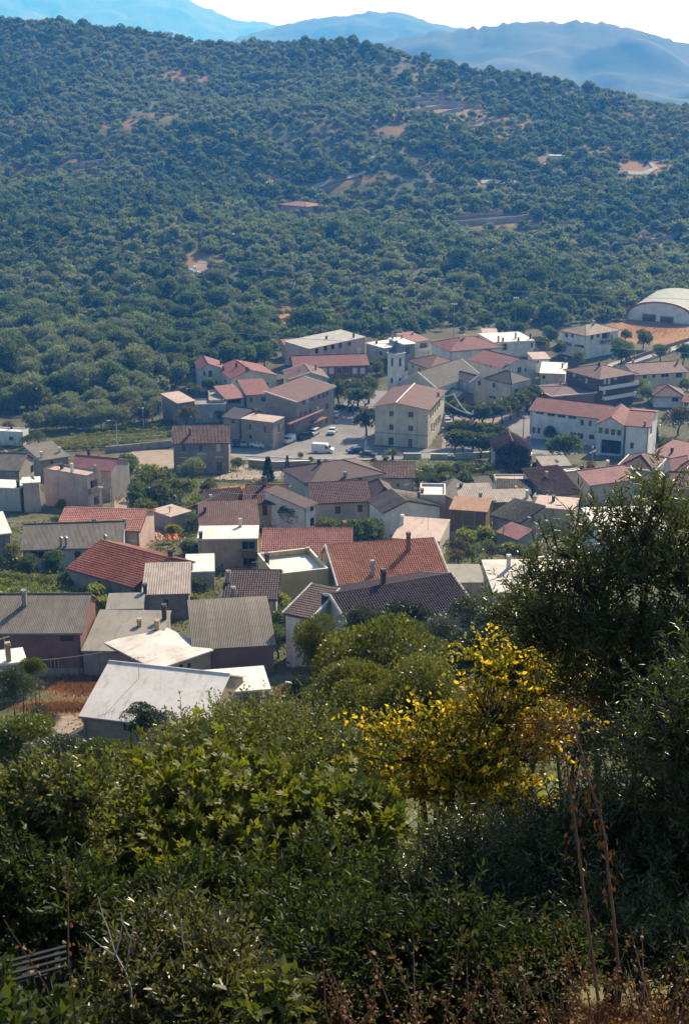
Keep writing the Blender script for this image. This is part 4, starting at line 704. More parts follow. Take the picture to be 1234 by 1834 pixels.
# ---- right side
H(7, 'small tan house with a weathered sheet roof and a white dish', (286, 275), (464, 266), 5, 3.6, ('sx', .7), 'yellow', 'fibrepink', [], [], dishes=[(420, 292, .5)], oh=.25)
H(7, 'house with a broad reddish-brown striped roof right of the ruins', (302, 466), (518, 442), 9, 4.2, ('sx', 2.4), 'beige', 'brown', [], [(305, 350, .7, 'tan')], corr=True)
H(7, 'small white flat-roofed room with two dark flues', (470, 334), (566, 326), 4, 4.8, ('flat', .1), 'white', 'white', [], [(540, 310, 1.0, 'dark'), (556, 308, .9, 'brown')])
H(7, 'low house with a pink roof half hidden by the olive tips', (590, 392), (880, 352), 9, 4.2, ('gx', 1.4, .5), 'cream', 'pinkt', [], [(655, 230, .8, 'white')])
H(7, 'house with a dark red hip roof below the school entrance', (775, 275), (1000, 302), 9, 4.8, ('hip', 2.0), 'beige', 'brown', [(860, 300, 880, 320, 'w')], [], trim=True)
H(7, 'white house with a bright pink roof under the school', (1000, 190), (1228, 240), 8, 4.8, ('sx', 1.4), 'white', 'pinkt', [(1100, 230, 1130, 260, 'w')], [(1120, 180, .7, 'dark')])
H(7, 'white-walled house with a dull pink hip roof cut by the right edge', (1132, 312), (1330, 320), 9, 4.8, ('hip', 1.8), 'white', 'pinkt', [(1190, 330, 1210, 350, 'w')], [])
H(7, 'beige house with a brown roof showing through the olive branches at the right edge', (1128, 416), (1340, 420), 9, 4.2, ('gx', 1.8, .5), 'yellow', 'brown', [(1130, 425, 1155, 450, 'w'), (1180, 430, 1205, 455, 'w')], [])
H(7, 'bright white flat roof glimpsed between the olive branches', (655, 702), (1110, 690), (738, 545), 4.0, ('flat', .0), 'white', 'white', [], [], side='L', oh=.2)
H(7, 'low house with a pale pinkish slab roof left of the olive tips', (222, 540), (482, 562), (300, 470), 4.0, ('flat', .0), 'grey', 'pinkf', [], [(350, 500, .7, 'dark')], side='L', oh=.15)
H(7, 'small white cube house with a flat roof near the lichened pantiles', (216, 478), (300, 486), 3.6, 4.0, ('flat', .2), 'white', 'greyf', [(228, 500, 245, 530, 'd')], [])
H(0, 'lonely hillside house with a faded red roof', (503, 366), (549, 370), (556, 365), 4.2, ('hip', 1.6), 'pink', 'pinkt', [(535, 374, 543, 380, 'w')], [(527, 360, .7, 'white')], ymin=560, side='R', oh=1.2)
H(0, 'tiny white hut at the top left of the hillside', (-8, 52), (6, 52), 5, 3, ('flat', .0), 'white', 'white', [], [], ymin=700, name='hut', cat='hut')
if __import__('os').environ.get('DBG'):
    for f in FOOT: print('FOOT', f[:5], f[5][0], f[6])
# ---------------------------------------------------------------- plants
LEAF = {'olive': leaf('olive_leaves', (0.060, 0.078, 0.040), (0.115, 0.130, 0.080), .25), 'oak': leaf('evergreen_oak_leaves', (0.022, 0.038, 0.014), (0.048, 0.070, 0.024), .25), 'bright': leaf('bright_green_leaves', (0.065, 0.088, 0.014), (0.17, 0.175, 0.026), .5),
        'yellow': leaf('yellow_autumn_leaves', (0.80, 0.53, 0.03), (0.12, 0.15, 0.02), .6, .5, .2, hue=.0), 'autumn': leaf('turning_leaves', (0.2, 0.13, 0.03), (0.09, 0.10, 0.03), .4), 'fig': leaf('fig_leaves', (0.07, 0.115, 0.014), (0.28, 0.25, 0.025), .6, .5, .3), 'almond': leaf('grey_green_leaves', (0.065, 0.085, 0.02), (0.19, 0.19, 0.05), .58, .36, .6),
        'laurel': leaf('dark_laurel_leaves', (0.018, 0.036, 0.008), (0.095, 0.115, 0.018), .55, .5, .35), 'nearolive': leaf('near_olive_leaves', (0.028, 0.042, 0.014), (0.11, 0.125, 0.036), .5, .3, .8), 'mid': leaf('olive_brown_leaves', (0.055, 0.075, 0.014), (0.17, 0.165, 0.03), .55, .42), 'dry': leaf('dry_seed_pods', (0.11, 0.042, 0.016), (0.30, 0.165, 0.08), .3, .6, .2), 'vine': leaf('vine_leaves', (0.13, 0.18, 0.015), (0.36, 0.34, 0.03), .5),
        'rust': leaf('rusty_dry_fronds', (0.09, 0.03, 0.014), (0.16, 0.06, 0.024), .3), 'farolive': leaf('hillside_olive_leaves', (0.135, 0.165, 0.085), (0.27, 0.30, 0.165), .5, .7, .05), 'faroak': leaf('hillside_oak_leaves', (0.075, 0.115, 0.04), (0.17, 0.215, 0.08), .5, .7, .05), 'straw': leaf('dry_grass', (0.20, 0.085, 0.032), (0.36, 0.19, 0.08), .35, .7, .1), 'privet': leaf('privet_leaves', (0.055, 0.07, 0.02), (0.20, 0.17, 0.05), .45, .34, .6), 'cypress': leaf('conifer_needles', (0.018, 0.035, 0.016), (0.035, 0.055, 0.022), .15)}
def nrm(a): return a / np.maximum(np.linalg.norm(a, axis=-1, keepdims=True), 1e-9)
def leaves(P, A, size, asp, rng, two=True, fold=.25, curve=0.0):
    n = len(P); A = nrm(A); S = nrm(np.cross(A, rng.normal(size=(n, 3)))); N = np.cross(A, S); size = np.broadcast_to(np.asarray(size, float), (n,))[:, None]
    if two: T = [(0, 0), (.3, .5), (.68, .36), (1, 0), (.68, -.36), (.3, -.5)]
    else: T = [(0, 0), (.45, .5), (1, 0), (.45, -.5)]
    V = np.stack([P + size * (A * u + S * (v * asp) + N * (abs(v) * asp * fold - curve * u * u)) for u, v in T], 1)
    k = len(T); base = np.arange(n)[:, None] * k
    if two: Fc = np.concatenate([base + np.array([[0, 1, 2, 3]]), base + np.array([[3, 4, 5, 0]])])
    else: Fc = base + np.arange(4)[None]
    return V.reshape(-1, 3), Fc, np.repeat(rng.random(n), k)
def lobes_of(rng, k, squash, spread=.62, r=(.34, .52)):
    c = nrm(rng.normal(size=(k, 3))) * (rng.random((k, 1)) ** .4) * spread; c[:, 2] = c[:, 2] * squash + .05
    return c, rng.uniform(r[0], r[1], k)
def crown_mesh(name, mat, n, size, seed, k=9, squash=.8, asp=.6, two=False, spread=.62, r=(.34, .52), up=.25):
    rng = np.random.default_rng(seed); c, rr = lobes_of(rng, k, squash, spread, r)
    w = rr ** 2; i = rng.choice(k, n, p=w / w.sum()); d = nrm(rng.normal(size=(n, 3))); d[:, 2] = np.where(d[:, 2] < -.35, -d[:, 2], d[:, 2])
    P = c[i] + d * (rr[i] * (1.05 - .5 * rng.random(n) ** 2))[:, None] * np.array([1, 1, .85])
    A = d * .7 + rng.normal(size=(n, 3)) * .6 + np.array([0, 0, up])
    V, Fc, rd = leaves(P, A, size * rng.uniform(.6, 1.3, n), asp, rng, two)
    rd = .5 * rd + .5 * np.repeat(rng.random(k)[i], len(rd) // n)
    return np_mesh(name, V, Fc, mat, rd)
def trunk_mesh(name, h, r, seed, limbs=4, reach=.5):
    rnd = random.Random(seed); m = MB(); p = [(0, 0, -.3), (rnd.uniform(-.05, .05) * h, rnd.uniform(-.05, .05) * h, h * .3), (rnd.uniform(-.08, .08) * h, rnd.uniform(-.08, .08) * h, h * .62)]
    m.tube(p, [r * 1.3, r, r * .75], 7); t = Vector(p[-1])
    for i in range(limbs):
        a = i * 6.283 / limbs + rnd.uniform(-.4, .4); e = t + Vector((math.cos(a) * reach, math.sin(a) * reach, rnd.uniform(.35, .75) * h * .6)); mid = t.lerp(e, .5) + Vector((0, 0, -.06 * h)); m.tube([t - Vector((0, 0, .1)), mid, e], [r * .6, r * .4, r * .12], 5)
    return m.mesh(name, BARK)
KINDS = {}
def protos(kind, mat, n, size, num, trunk=(1.6, .09), **kw):
    KINDS[kind] = [(crown_mesh(kind + '_crown', LEAF[mat], n, size, 100 + 17 * len(KINDS) + i, **kw), trunk_mesh(kind + '_trunk', trunk[0], trunk[1], i, 4, .45)) for i in range(num)]
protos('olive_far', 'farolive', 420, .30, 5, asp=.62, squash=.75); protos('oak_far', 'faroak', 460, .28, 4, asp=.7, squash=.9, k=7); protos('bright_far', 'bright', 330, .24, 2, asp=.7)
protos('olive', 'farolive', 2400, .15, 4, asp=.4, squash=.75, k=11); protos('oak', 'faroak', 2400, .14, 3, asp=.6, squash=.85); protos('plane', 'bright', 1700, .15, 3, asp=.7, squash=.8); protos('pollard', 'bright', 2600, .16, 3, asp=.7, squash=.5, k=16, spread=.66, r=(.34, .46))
protos('citrus', 'bright', 1300, .15, 3, asp=.65, squash=.9); protos('autumn', 'autumn', 1300, .14, 2, asp=.6); protos('yellow', 'yellow', 900, .17, 1, asp=.7); protos('shrub', 'mid', 1300, .14, 3, asp=.55, squash=.6); protos('vinebush', 'vine', 900, .2, 3, asp=.8, squash=.55)
protos('mid_olive', 'olive', 11000, .075, 3, asp=.3, squash=.8, k=16, two=False, r=(.26, .42)); protos('mid_oak', 'oak', 10000, .07, 2, asp=.5, squash=.85, k=14, r=(.28, .42)); protos('mid_leafy', 'mid', 17000, .055, 3, asp=.5, squash=.85, k=16, r=(.34, .5)); protos('mid_green', 'bright', 9000, .07, 2, asp=.55, squash=.8, k=14, r=(.26, .42))
CAT = {'olive': ('olive_tree', 'olive tree'), 'oak': ('evergreen_tree', 'tree'), 'plane': ('leafy_tree', 'tree'), 'pollard': ('trimmed_tree', 'tree'), 'citrus': ('fruit_tree', 'fruit tree'), 'autumn': ('leafy_tree', 'tree'), 'yellow': ('yellow_shrub', 'shrub'), 'shrub': ('shrub', 'shrub'), 'vinebush': ('vine', 'vine'), 'mid': ('shrub', 'shrub')}
_tc = 0
def tree(kind, pos, hc, r, label, group=None, sq=1.0, name=None, cat=None):
    """a tree whose crown centre stands hc above the ground; pos on the plan"""
    global _tc; _tc += 1
    z = gz(pos.x, pos.y); nm, ct = CAT.get(kind, CAT.get(kind.split('_')[0], ('tree', 'tree'))); nm = name or nm; ct = cat or ct
    o = empty(nm, (pos.x, pos.y, z), (_tc * 2.39) % 6.28, label, ct, group)
    cm, tm = KINDS[kind][_tc % len(KINDS[kind])]
    c = link('crown', cm, o, (0, 0, hc)); c.scale = (r, r, r * sq)
    t = link('trunk', tm, o); k = max(hc, .5) / 1.6 ; t.scale = (k * min(1, r / hc * 1.2), k * min(1, r / hc * 1.2), k)
    return o
def T(kind, px, py, hc, r, label, group=None, ymin=95, **kw):
    r *= 1.2; return tree(kind, gpix(px, py, hc, ymin), hc, r, label, group, **kw)
# ---- the wooded hillside: the 300 nearest trees one by one, the rest of the wood as one mass
def hillside():
    rng = np.random.default_rng(5); st = 4.5; ys = np.arange(335, 1180, st); P = []
    for y in ys:
        xs = np.arange(-.36 * y, .36 * y, st * (1 + (y > 800) * .1)); P.append(np.stack([xs, np.full_like(xs, y)], 1))
    P = np.concatenate(P) + rng.uniform(-.5, .5, (sum(len(p) for p in P), 2)) * st
    X, Y = P[:, 0], P[:, 1]; Z = ground(X, Y); px, py = project(X, Y, Z); yr, _ = ridge_of(X, Y)
    lim = np.interp(px, [-100, 288, 302, 480, 500, 650, 680, 1000, 1010, 1120, 1130, 1300], [742, 738, 694, 656, 626, 610, 602, 590, 582, 574, 548, 545])
    cl = np.maximum(blob(px, py + 2, CLEAR), blob(px, py - 7, CLEAR)); cl = np.maximum(cl * (np.sin(py * .95 + 1.2 * np.sin(px * .012)) > -.1), np.maximum(blob(px, py, CLEAR2), blob(px, py - 8, CLEAR2))); den = 1 - .93 * cl - .5 * smooth01((fbm(X / 38, Y / 38, 3, 31) - .08) / .3) * (Y > 540)
    keep = (py < lim) & (Y < yr + 22) & (rng.random(len(X)) < den)
    near = (py > 560) & (px < 480)
    X, Y, Z, px, py, near = (q[keep] for q in (X, Y, Z, px, py, near)); n = len(X)
    rad = rng.uniform(1.5, 3.4, n) * np.where(Y > 800, 1.0, 1.05) * np.where(near, 1.25, 1)
    oakp = smooth01((fbm(X / 70, Y / 70, 3, 8) + .12) / .3); kind = np.where(rng.random(n) < oakp * .75 + .08, 1, 0); kind = np.where(rng.random(n) < .06, 2, kind)
    rad = np.where(kind == 1, rad * 1.1, rad) * np.where(rng.random(n) < .12, 1.4, 1.0)
    size = rad / np.hypot(Y, Z) * ((px > -40) & (px < 1275)) * (py > 480); order = np.argsort(-size); big = order[:300]; rest = order[300:]
    nm = ['olive', 'oak', 'plane']; far = ['olive_far', 'oak_far', 'bright_far']; mnm = ['olive', 'oak', 'plane']
    lab = ['silvery olive tree in the wood at the foot of the hill behind the village', 'dark round evergreen oak in the wood at the foot of the hill', 'lighter green broadleaf tree in the wood at the foot of the hill']
    grp = ['olive trees at the foot of the hill', 'evergreen oaks at the foot of the hill', 'lighter trees at the foot of the hill']
    for i in big:
        k = int(kind[i]); tree(mnm[k], Vector((X[i], Y[i], 0)), rad[i] * .8, rad[i], lab[k], grp[k])
    # the rest: instances on points
    pc = bpy.data.collections.new('hill_tree_kinds'); j = 0; start = [0]
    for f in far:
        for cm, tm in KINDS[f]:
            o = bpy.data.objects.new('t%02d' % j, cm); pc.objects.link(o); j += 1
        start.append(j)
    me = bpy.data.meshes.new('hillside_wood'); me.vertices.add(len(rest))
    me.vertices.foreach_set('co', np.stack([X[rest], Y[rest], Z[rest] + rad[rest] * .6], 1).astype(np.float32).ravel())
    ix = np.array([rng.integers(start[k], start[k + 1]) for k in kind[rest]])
    for an, ty, v in (('idx', 'INT', ix), ('rot', 'FLOAT', rng.random(len(rest)) * 6.28), ('scl', 'FLOAT', rad[rest])):
        a = me.attributes.new(an, ty, 'POINT'); a.data.foreach_set('value', v.astype(np.int32 if ty == 'INT' else np.float32))
    me.update(); o = link('hillside_wood', me); tag(o, 'olive and oak wood thinning out towards the ridge of the hill', None, None, 'stuff')
    g = bpy.data.node_groups.new('scatter', 'GeometryNodeTree'); g.interface.new_socket('Geometry', in_out='INPUT', socket_type='NodeSocketGeometry'); g.interface.new_socket('Geometry', in_out='OUTPUT', socket_type='NodeSocketGeometry')
    N = g.nodes.new; L = g.links.new; gi, go = N('NodeGroupInput'), N('NodeGroupOutput'); ip = N('GeometryNodeInstanceOnPoints'); ci = N('GeometryNodeCollectionInfo'); ci.inputs['Collection'].default_value = pc; ci.inputs['Separate Children'].default_value = True; ci.inputs['Reset Children'].default_value = True
    def attr(nm_, ty):
        q = N('GeometryNodeInputNamedAttribute'); q.data_type = ty; q.inputs['Name'].default_value = nm_; return q.outputs['Attribute']
    cx = N('ShaderNodeCombineXYZ'); L(attr('rot', 'FLOAT'), cx.inputs[2]); er = N('FunctionNodeEulerToRotation'); L(cx.outputs[0], er.inputs[0])
    L(gi.outputs[0], ip.inputs['Points']); L(ci.outputs[0], ip.inputs['Instance']); ip.inputs['Pick Instance'].default_value = True; L(attr('idx', 'INT'), ip.inputs['Instance Index']); L(er.outputs[0], ip.inputs['Rotation']); L(attr('scl', 'FLOAT'), ip.inputs['Scale']); L(ip.outputs[0], go.inputs[0])
    md = o.modifiers.new('scatter', 'NODES'); md.node_group = g
    return n
N_HILL = hillside()
# ---- trees of the village
for px, py, r in ((606, 700, 3.0), (624, 694, 3.2), (642, 700, 3.2), (660, 692, 2.8), (632, 712, 3.0), (654, 712, 2.6)): T('plane', px, py, 5.0, r, 'leafy tree in the clump shading the street behind the three-storey building', 'trees shading the street')
T('plane', 656, 752, 4.2, 3.1, 'round leafy tree alone on the square beside the town hall')
for i, (px, py) in enumerate(((815, 789), (830, 791), (846, 793), (862, 795), (878, 796), (894, 797), (908, 794))): T('pollard', px, py, 3.6, 2.5, 'trimmed plane tree in the front row beside the town hall', 'front row of trimmed trees', sq=1.2)
for i, (px, py) in enumerate(((818, 772), (836, 772), (855, 775), (874, 778), (892, 780))): T('pollard', px, py, 3.8, 2.5, 'trimmed plane tree in the middle row beside the town hall', 'middle row of trimmed trees', sq=1.2)
for i, (px, py) in enumerate(((812, 736), (830, 742), (848, 744), (866, 743), (883, 739), (899, 733), (914, 727), (928, 721), (941, 714), (953, 706))): T('pollard', px, py, 4.0, 2.5, 'trimmed plane tree in the row along the church street', 'row of trimmed trees along the church', sq=1.2)
for px, py, hc, r, k, lab in ((1012, 800, 4, 3.6, 'oak', 'dark round tree in front of the school'), (985, 776, 2.4, 1.8, 'plane', 'small tree against the long school wall'), (1216, 752, 4, 4.2, 'autumn', 'big olive-green tree beyond the right end of the school'), (1060, 693, 3, 2.6, 'olive', 'grey-green tree below the brick house'), (1140, 690, 3, 3.2, 'olive', 'olive tree left of the two-tiered red roof'), (1160, 706, 2.4, 2.6, 'olive', 'olive tree in front of the two-tiered red roof'), (1182, 632, 3, 2.6, 'plane', 'bushy green tree by the valley road'), (1224, 634, 3.4, 3.0, 'oak', 'dark tree at the right edge by the valley road'), (1152, 606, 3.4, 3.0, 'oak', 'round dark bush below the orange slope'), (866, 578, 4, 3.4, 'plane', 'bushy green tree behind the skylight house'), (925, 592, 3, 2.4, 'oak', 'dark bush behind the white flat roof'), (982, 600, 3.6, 3.2, 'oak', 'dark tree left of the lone white house'), (965, 618, 3, 2.8, 'plane', 'palm-like green tree behind the low white terrace'), (1000, 625, 3, 2.6, 'plane', 'green tree in front of the lone white house'), (1035, 640, 2.6, 2.2, 'citrus', 'small green tree below the lone white house'), (1120, 600, 2.6, 2.2, 'oak', 'thin dark tree right of the lone white house'), (345, 700, 2.8, 2.4, 'citrus', 'bright green tree between the red-roofed houses and the stone barn'), (375, 690, 2.8, 2.2, 'oak', 'dark tree under the cream red-roofed house'), (335, 744, 3.6, 3.0, 'autumn', 'thin olive-green tree in front of the shaded outbuilding'), (395, 745, 2, 1.6, 'citrus', 'small green tree at the left of the stone house'), (690, 650, 3, 2.4, 'plane', 'green tree left of the bell tower'), (675, 662, 2.4, 2.2, 'citrus', 'small green tree below the brick building'), (690, 610, 3, 2.4, 'shrub', 'green bush left of the stepped white terrace'), (895, 640, 2.4, 1.8, 'plane', 'small tree between the church roof and the skylight house'), (1190, 660, 2, 1.8, 'citrus', 'garden bush beside the L-shaped house'), (960, 700, 2, 1.6, 'citrus', 'small tree at the corner of the mauve roof'), (1230, 690, 2.6, 2.2, 'plane', 'green bush at the right edge by the L-shaped house')):
    T(k, px, py, hc, r, lab)
for px, py, hc, r, k, lab in ((230, 836, 3.4, 3.2, 'oak', 'dark tree between the pink roof and the station yard'), (284, 864, 3.4, 3.6, 'citrus', 'big bright fruit tree in the orchard by the station'), (255, 892, 3.2, 3.0, 'oak', 'dark fruit tree beside the purple car'), (298, 892, 3, 3.0, 'citrus', 'leafy fruit tree behind the concrete hut'), (270, 848, 2.6, 2.4, 'vinebush', 'yellowish vine-covered tree in the orchard'), (322, 876, 2.6, 2.6, 'plane', 'round fruit tree right of the big bright one'), (344, 842, 2.8, 2.6, 'olive', 'silvery olive tree against the station front'), (372, 872, 1.6, 1.8, 'citrus', 'low green bush beside the railway'), (262, 915, 2.6, 2.2, 'citrus', 'green fruit tree left of the concrete hut'), (352, 905, 2, 1.8, 'vinebush', 'vine bush right of the concrete hut'), (345, 935, 2, 1.6, 'citrus', 'bush at the corner of the concrete hut'), (310, 955, 1.6, 1.4, 'vinebush', 'low vine behind the orange netting'), (340, 985, 2, 1.8, 'oak', 'dark bush left of the tan block'), (352, 1047, 1.2, 1.1, 'citrus', 'small green bush in the yard below the tan block'), (427, 830, 1.6, 1.5, 'citrus', 'little round tree at the end of the station path'), (418, 825, 1.2, 1.0, 'yellow', 'yellow bush at the right corner of the station'), (648, 960, 3, 2.6, 'oak', 'dark tree in the shade behind the pinkish pantile roof'), (672, 955, 2.6, 2.2, 'oak', 'dark tree in the shade below the blue-grey house'), (622, 950, 2.8, 2.2, 'oak', 'dark tree beside the tall brown chimney'), (590, 945, 2.4, 2.0, 'citrus', 'bush under the brown shutters'), (905, 942, 2, 1.9, 'yellow', 'yellow-leaved bush above the tiny grey hut'), (820, 985, 2.2, 2.0, 'autumn', 'olive-green bush beside the orange roof'), (838, 965, 2, 1.8, 'vinebush', 'bright vine under the orange-sheet house'), (862, 960, 2, 1.8, 'vinebush', 'vine below the plank-walled loggia'), (880, 985, 1.6, 1.5, 'citrus', 'low bush left of the tiny grey hut'), (845, 992, 1.6, 1.6, 'citrus', 'low bush behind the courtyard store'), (905, 988, 1.4, 1.5, 'vinebush', 'vine behind the capped flue'), (930, 990, 1.4, 1.4, 'citrus', 'low bush below the tiny grey hut'), (815, 1000, 1.4, 1.3, 'autumn', 'dry bush at the corner of the orange roof'), (495, 1085, 2, 1.6, 'vinebush', 'vine bush between the barn and the white wing'), (500, 1115, 2, 1.7, 'citrus', 'bush beside the curved barn roof'), (497, 1150, 2, 1.6, 'oak', 'dark bush below the curved barn roof'), (458, 1080, 1.6, 1.2, 'citrus', 'small bush beside the blue shaded house'), (508, 900, 2.4, 1.8, 'oak', 'dark bush between the ochre house and the narrow white house'), (525, 925, 2.4, 2.0, 'oak', 'dark ivy bush below the narrow white house'), (960, 850, 2, 1.4, 'vinebush', 'yellowish bush beside the ivy-grown house'), (1055, 838, 1.6, 1.4, 'autumn', 'dry bush below the school entrance'), (1000, 880, 1.6, 1.4, 'citrus', 'green bush by the pink slab roof'), (1005, 895, 1.6, 1.3, 'plane', 'leafy bush below the striped brown roof'), (1190, 800, 1.8, 1.6, 'plane', 'tree beside the bright pink roof'), (112, 906, 1.2, 1.2, 'shrub', 'scrubby bush between the white shed and the pinkish flats'), (128, 918, 1.0, 1.1, 'autumn', 'dry bush behind the left end of the striped pantile roof'), (186, 925, 1.0, 1.1, 'shrub', 'scrubby bush at the foot of the pinkish flats'), (104, 932, 1.0, 1.0, 'citrus', 'green bush at the corner of the white shed roof'), (212, 1000, 1.4, 1.2, 'shrub', 'bush at the right end of the white bungalow'), (345, 1075, 1.2, 1.0, 'vinebush', 'small vine beside the weathered sheet roof'), (168, 838, 1.4, 1.4, 'shrub', 'bush behind the smooth pink roof')):
    T(k, px, py, hc, r, lab)
for px, py in ((748, 858), (765, 850), (783, 845), (800, 846), (818, 842), (836, 846), (852, 842), (870, 848), (772, 862), (800, 860), (828, 862), (856, 862), (882, 858)): T('citrus', px, py, 2.0, 1.9, 'bright green fruit tree in the orchard under the square', 'fruit trees under the square')
for px, py in ((62, 756), (82, 752), (102, 750), (122, 752), (142, 748), (162, 752), (182, 748), (202, 752), (220, 748), (92, 738), (132, 736), (172, 736)): T('olive', px, py, 2.6, 3.2, 'silvery olive tree in the row above the vineyard', 'olive trees above the vineyard')
for px, py, hc, r, k, lab in ((236, 738, 3, 3.0, 'autumn', 'brownish tree at the right end of the olive row'), (258, 742, 3.2, 3.0, 'plane', 'dark green tree left of the stone barn'), (272, 735, 3, 2.6, 'shrub', 'green tree touching the stone barn'), (60, 706, 4, 4.0, 'plane', 'big green tree above the white house at the left edge'), (22, 690, 4, 4.0, 'citrus', 'yellow-green tree at the left edge'), (18, 768, 2.4, 2.2, 'autumn', 'half bare tree in front of the white house at the left edge'), (70, 785, 2, 2.2, 'shrub', 'brownish bush at the left end of the vineyard'), (50, 790, 2, 1.8, 'shrub', 'bush beside the white house at the left edge'), (100, 1008, 2.0, 1.8, 'oak', 'dark bush in front of the white bungalow'), (20, 1005, 2, 2.0, 'citrus', 'leafy bush at the left edge below the white shed'), (52, 1015, 1.6, 1.6, 'oak', 'dark bush at the left corner of the white bungalow'), (130, 1040, 1.6, 1.6, 'oak', 'dark bush at the garden end of the rusty-red roof'), (185, 1085, 1.5, 1.5, 'vinebush', 'bright vine beside the lean-to'), (175, 1062, 1.5, 1.4, 'vinebush', 'bright vine below the rusty-red roof')):
    T(k, px, py, hc, r, lab)
def leaf_row(pts, w, h, n, mat, size, name, label, cat, group, asp=.8, seed=1):
    rng = np.random.default_rng(seed); P = np.array([[p.x, p.y] for p in pts]); seg = np.linalg.norm(P[1:] - P[:-1], axis=1); cs = np.concatenate([[0], np.cumsum(seg)]); t = rng.random(n) * cs[-1]
    X = np.interp(t, cs, P[:, 0]) + rng.normal(size=n) * w; Y = np.interp(t, cs, P[:, 1]) + rng.normal(size=n) * w
    lump = .75 + .5 * vnoise(t / 1.3, t * 0, seed) ; Z = ground(X, Y) + .15 + h * lump * rng.random(n) ** .7
    o = Vector((P[0][0], P[0][1], gz(*P[0]))); V, Fc, rd = leaves(np.stack([X, Y, Z], 1) - np.array(o), rng.normal(size=(n, 3)) * .7 + np.array([0, -.2, .3]), size * rng.uniform(.7, 1.3, n), asp, rng, False)
    return tag(link(name, np_mesh(name, V, Fc, LEAF[mat], rd), None, o), label, cat, group)
for i, (a, b) in enumerate((((218, 770), (312, 760)), ((165, 779), (312, 767)), ((130, 787), (312, 774)), ((100, 794), (312, 782)), ((88, 800), (300, 789)), ((85, 806), (250, 797)), ((85, 811), (200, 804)))): leaf_row([gpix(*a), gpix(*b)], .1, 1.7, 2600, 'vine', .26, 'vine_row', 'long row of green-yellow vines in the vineyard behind the station', 'vines', 'vine rows behind the station', seed=i)
for i, (a, b) in enumerate((((-5, 1040), (120, 1052)), ((-5, 1052), (190, 1078)), ((-5, 1064), (195, 1092)), ((-5, 1076), (190, 1100)), ((10, 1086), (100, 1100)))): leaf_row([gpix(*a), gpix(*b)], .4, 1.5, 1800, 'vine', .26, 'vine_row', 'row of leafy vines in the garden above the long brick building', 'vines', 'vine rows of the left garden', seed=20 + i)
# conifers, palm
def conifer(px, py, hgt, r, label, ymin=95):
    b_ = gpix(px, py, 0, ymin); o = empty('conifer', b_, 0, label, 'conifer'); rng = np.random.default_rng(int(px)); n = 2600; t = rng.random(n) ** 1.5
    a = rng.random(n) * 6.283; tier = .75 + .25 * np.cos(t * 46); rr = r * (1 - t) ** .8 * tier * rng.uniform(.25, 1, n) ** .5
    P = np.stack([np.cos(a) * rr, np.sin(a) * rr, .1 * hgt + t * hgt * .92 - rr * .25], 1); V, Fc, rd = leaves(P, np.stack([np.cos(a), np.sin(a), rng.normal(size=n) * .3 - .1], 1), r * .34, .4, rng, False)
    link('crown', np_mesh('conifer_crown', V, Fc, LEAF['cypress'], rd), o); m = MB(); m.tube([(0, 0, -.3), (0, 0, hgt * .5), (0, 0, hgt)], [r * .12, r * .07, .02], 6); m.build('trunk', BARK, o)
conifer(481, 862, 5.2, 1.4, 'dark pointed conifer beside the railway wall'); conifer(515, 852, 4.4, .7, 'slender cypress next to the pointed conifer'); conifer(1172, 800, 5.0, 1.3, 'pointed conifer in front of the right end of the school'); T('oak', 1113, 630, 4.6, 4.0, 'tall dark tree right of the lone white house'); conifer(955, 868, 4.6, 1.2, 'small conifer right of the ivy-grown house')
def palm(px, py, hgt, label):
    b_ = gpix(px, py); o = empty('palm_tree', b_, 0, label, 'palm'); rng = np.random.default_rng(3); m = MB(); m.tube([(0, 0, -.2), (0, 0, hgt * .5), (0.05, 0, hgt)], [.35, .3, .32], 8); m.build('trunk', BARK, o)
    PP, AA = [], []
    for i in range(46):
        a = rng.random() * 6.283; el = rng.uniform(-.1, 1.3); L = rng.uniform(1.9, 2.6); d = np.array([math.cos(a) * math.cos(el), math.sin(a) * math.cos(el), math.sin(el)])
        for k in range(26):
            t = (k + 1) / 26; p = d * L * t + np.array([0, 0, -1.1 * t * t * L * .45]); s = np.cross(d, [0, 0, 1]); s = s / (np.linalg.norm(s) + 1e-6) * (1 if k % 2 else -1)
            PP.append(p + np.array([0, 0, hgt])); AA.append(s * .8 + d * .7 + np.array([0, 0, -.25]))
    V, Fc, rd = leaves(np.array(PP), np.array(AA), .55, .14, rng, False); link('fronds', np_mesh('palm_fronds', V, Fc, LEAF['mid'], rd), o)
palm(703, 824, 1.6, 'short feathery palm tree in the flower bed before the town hall')
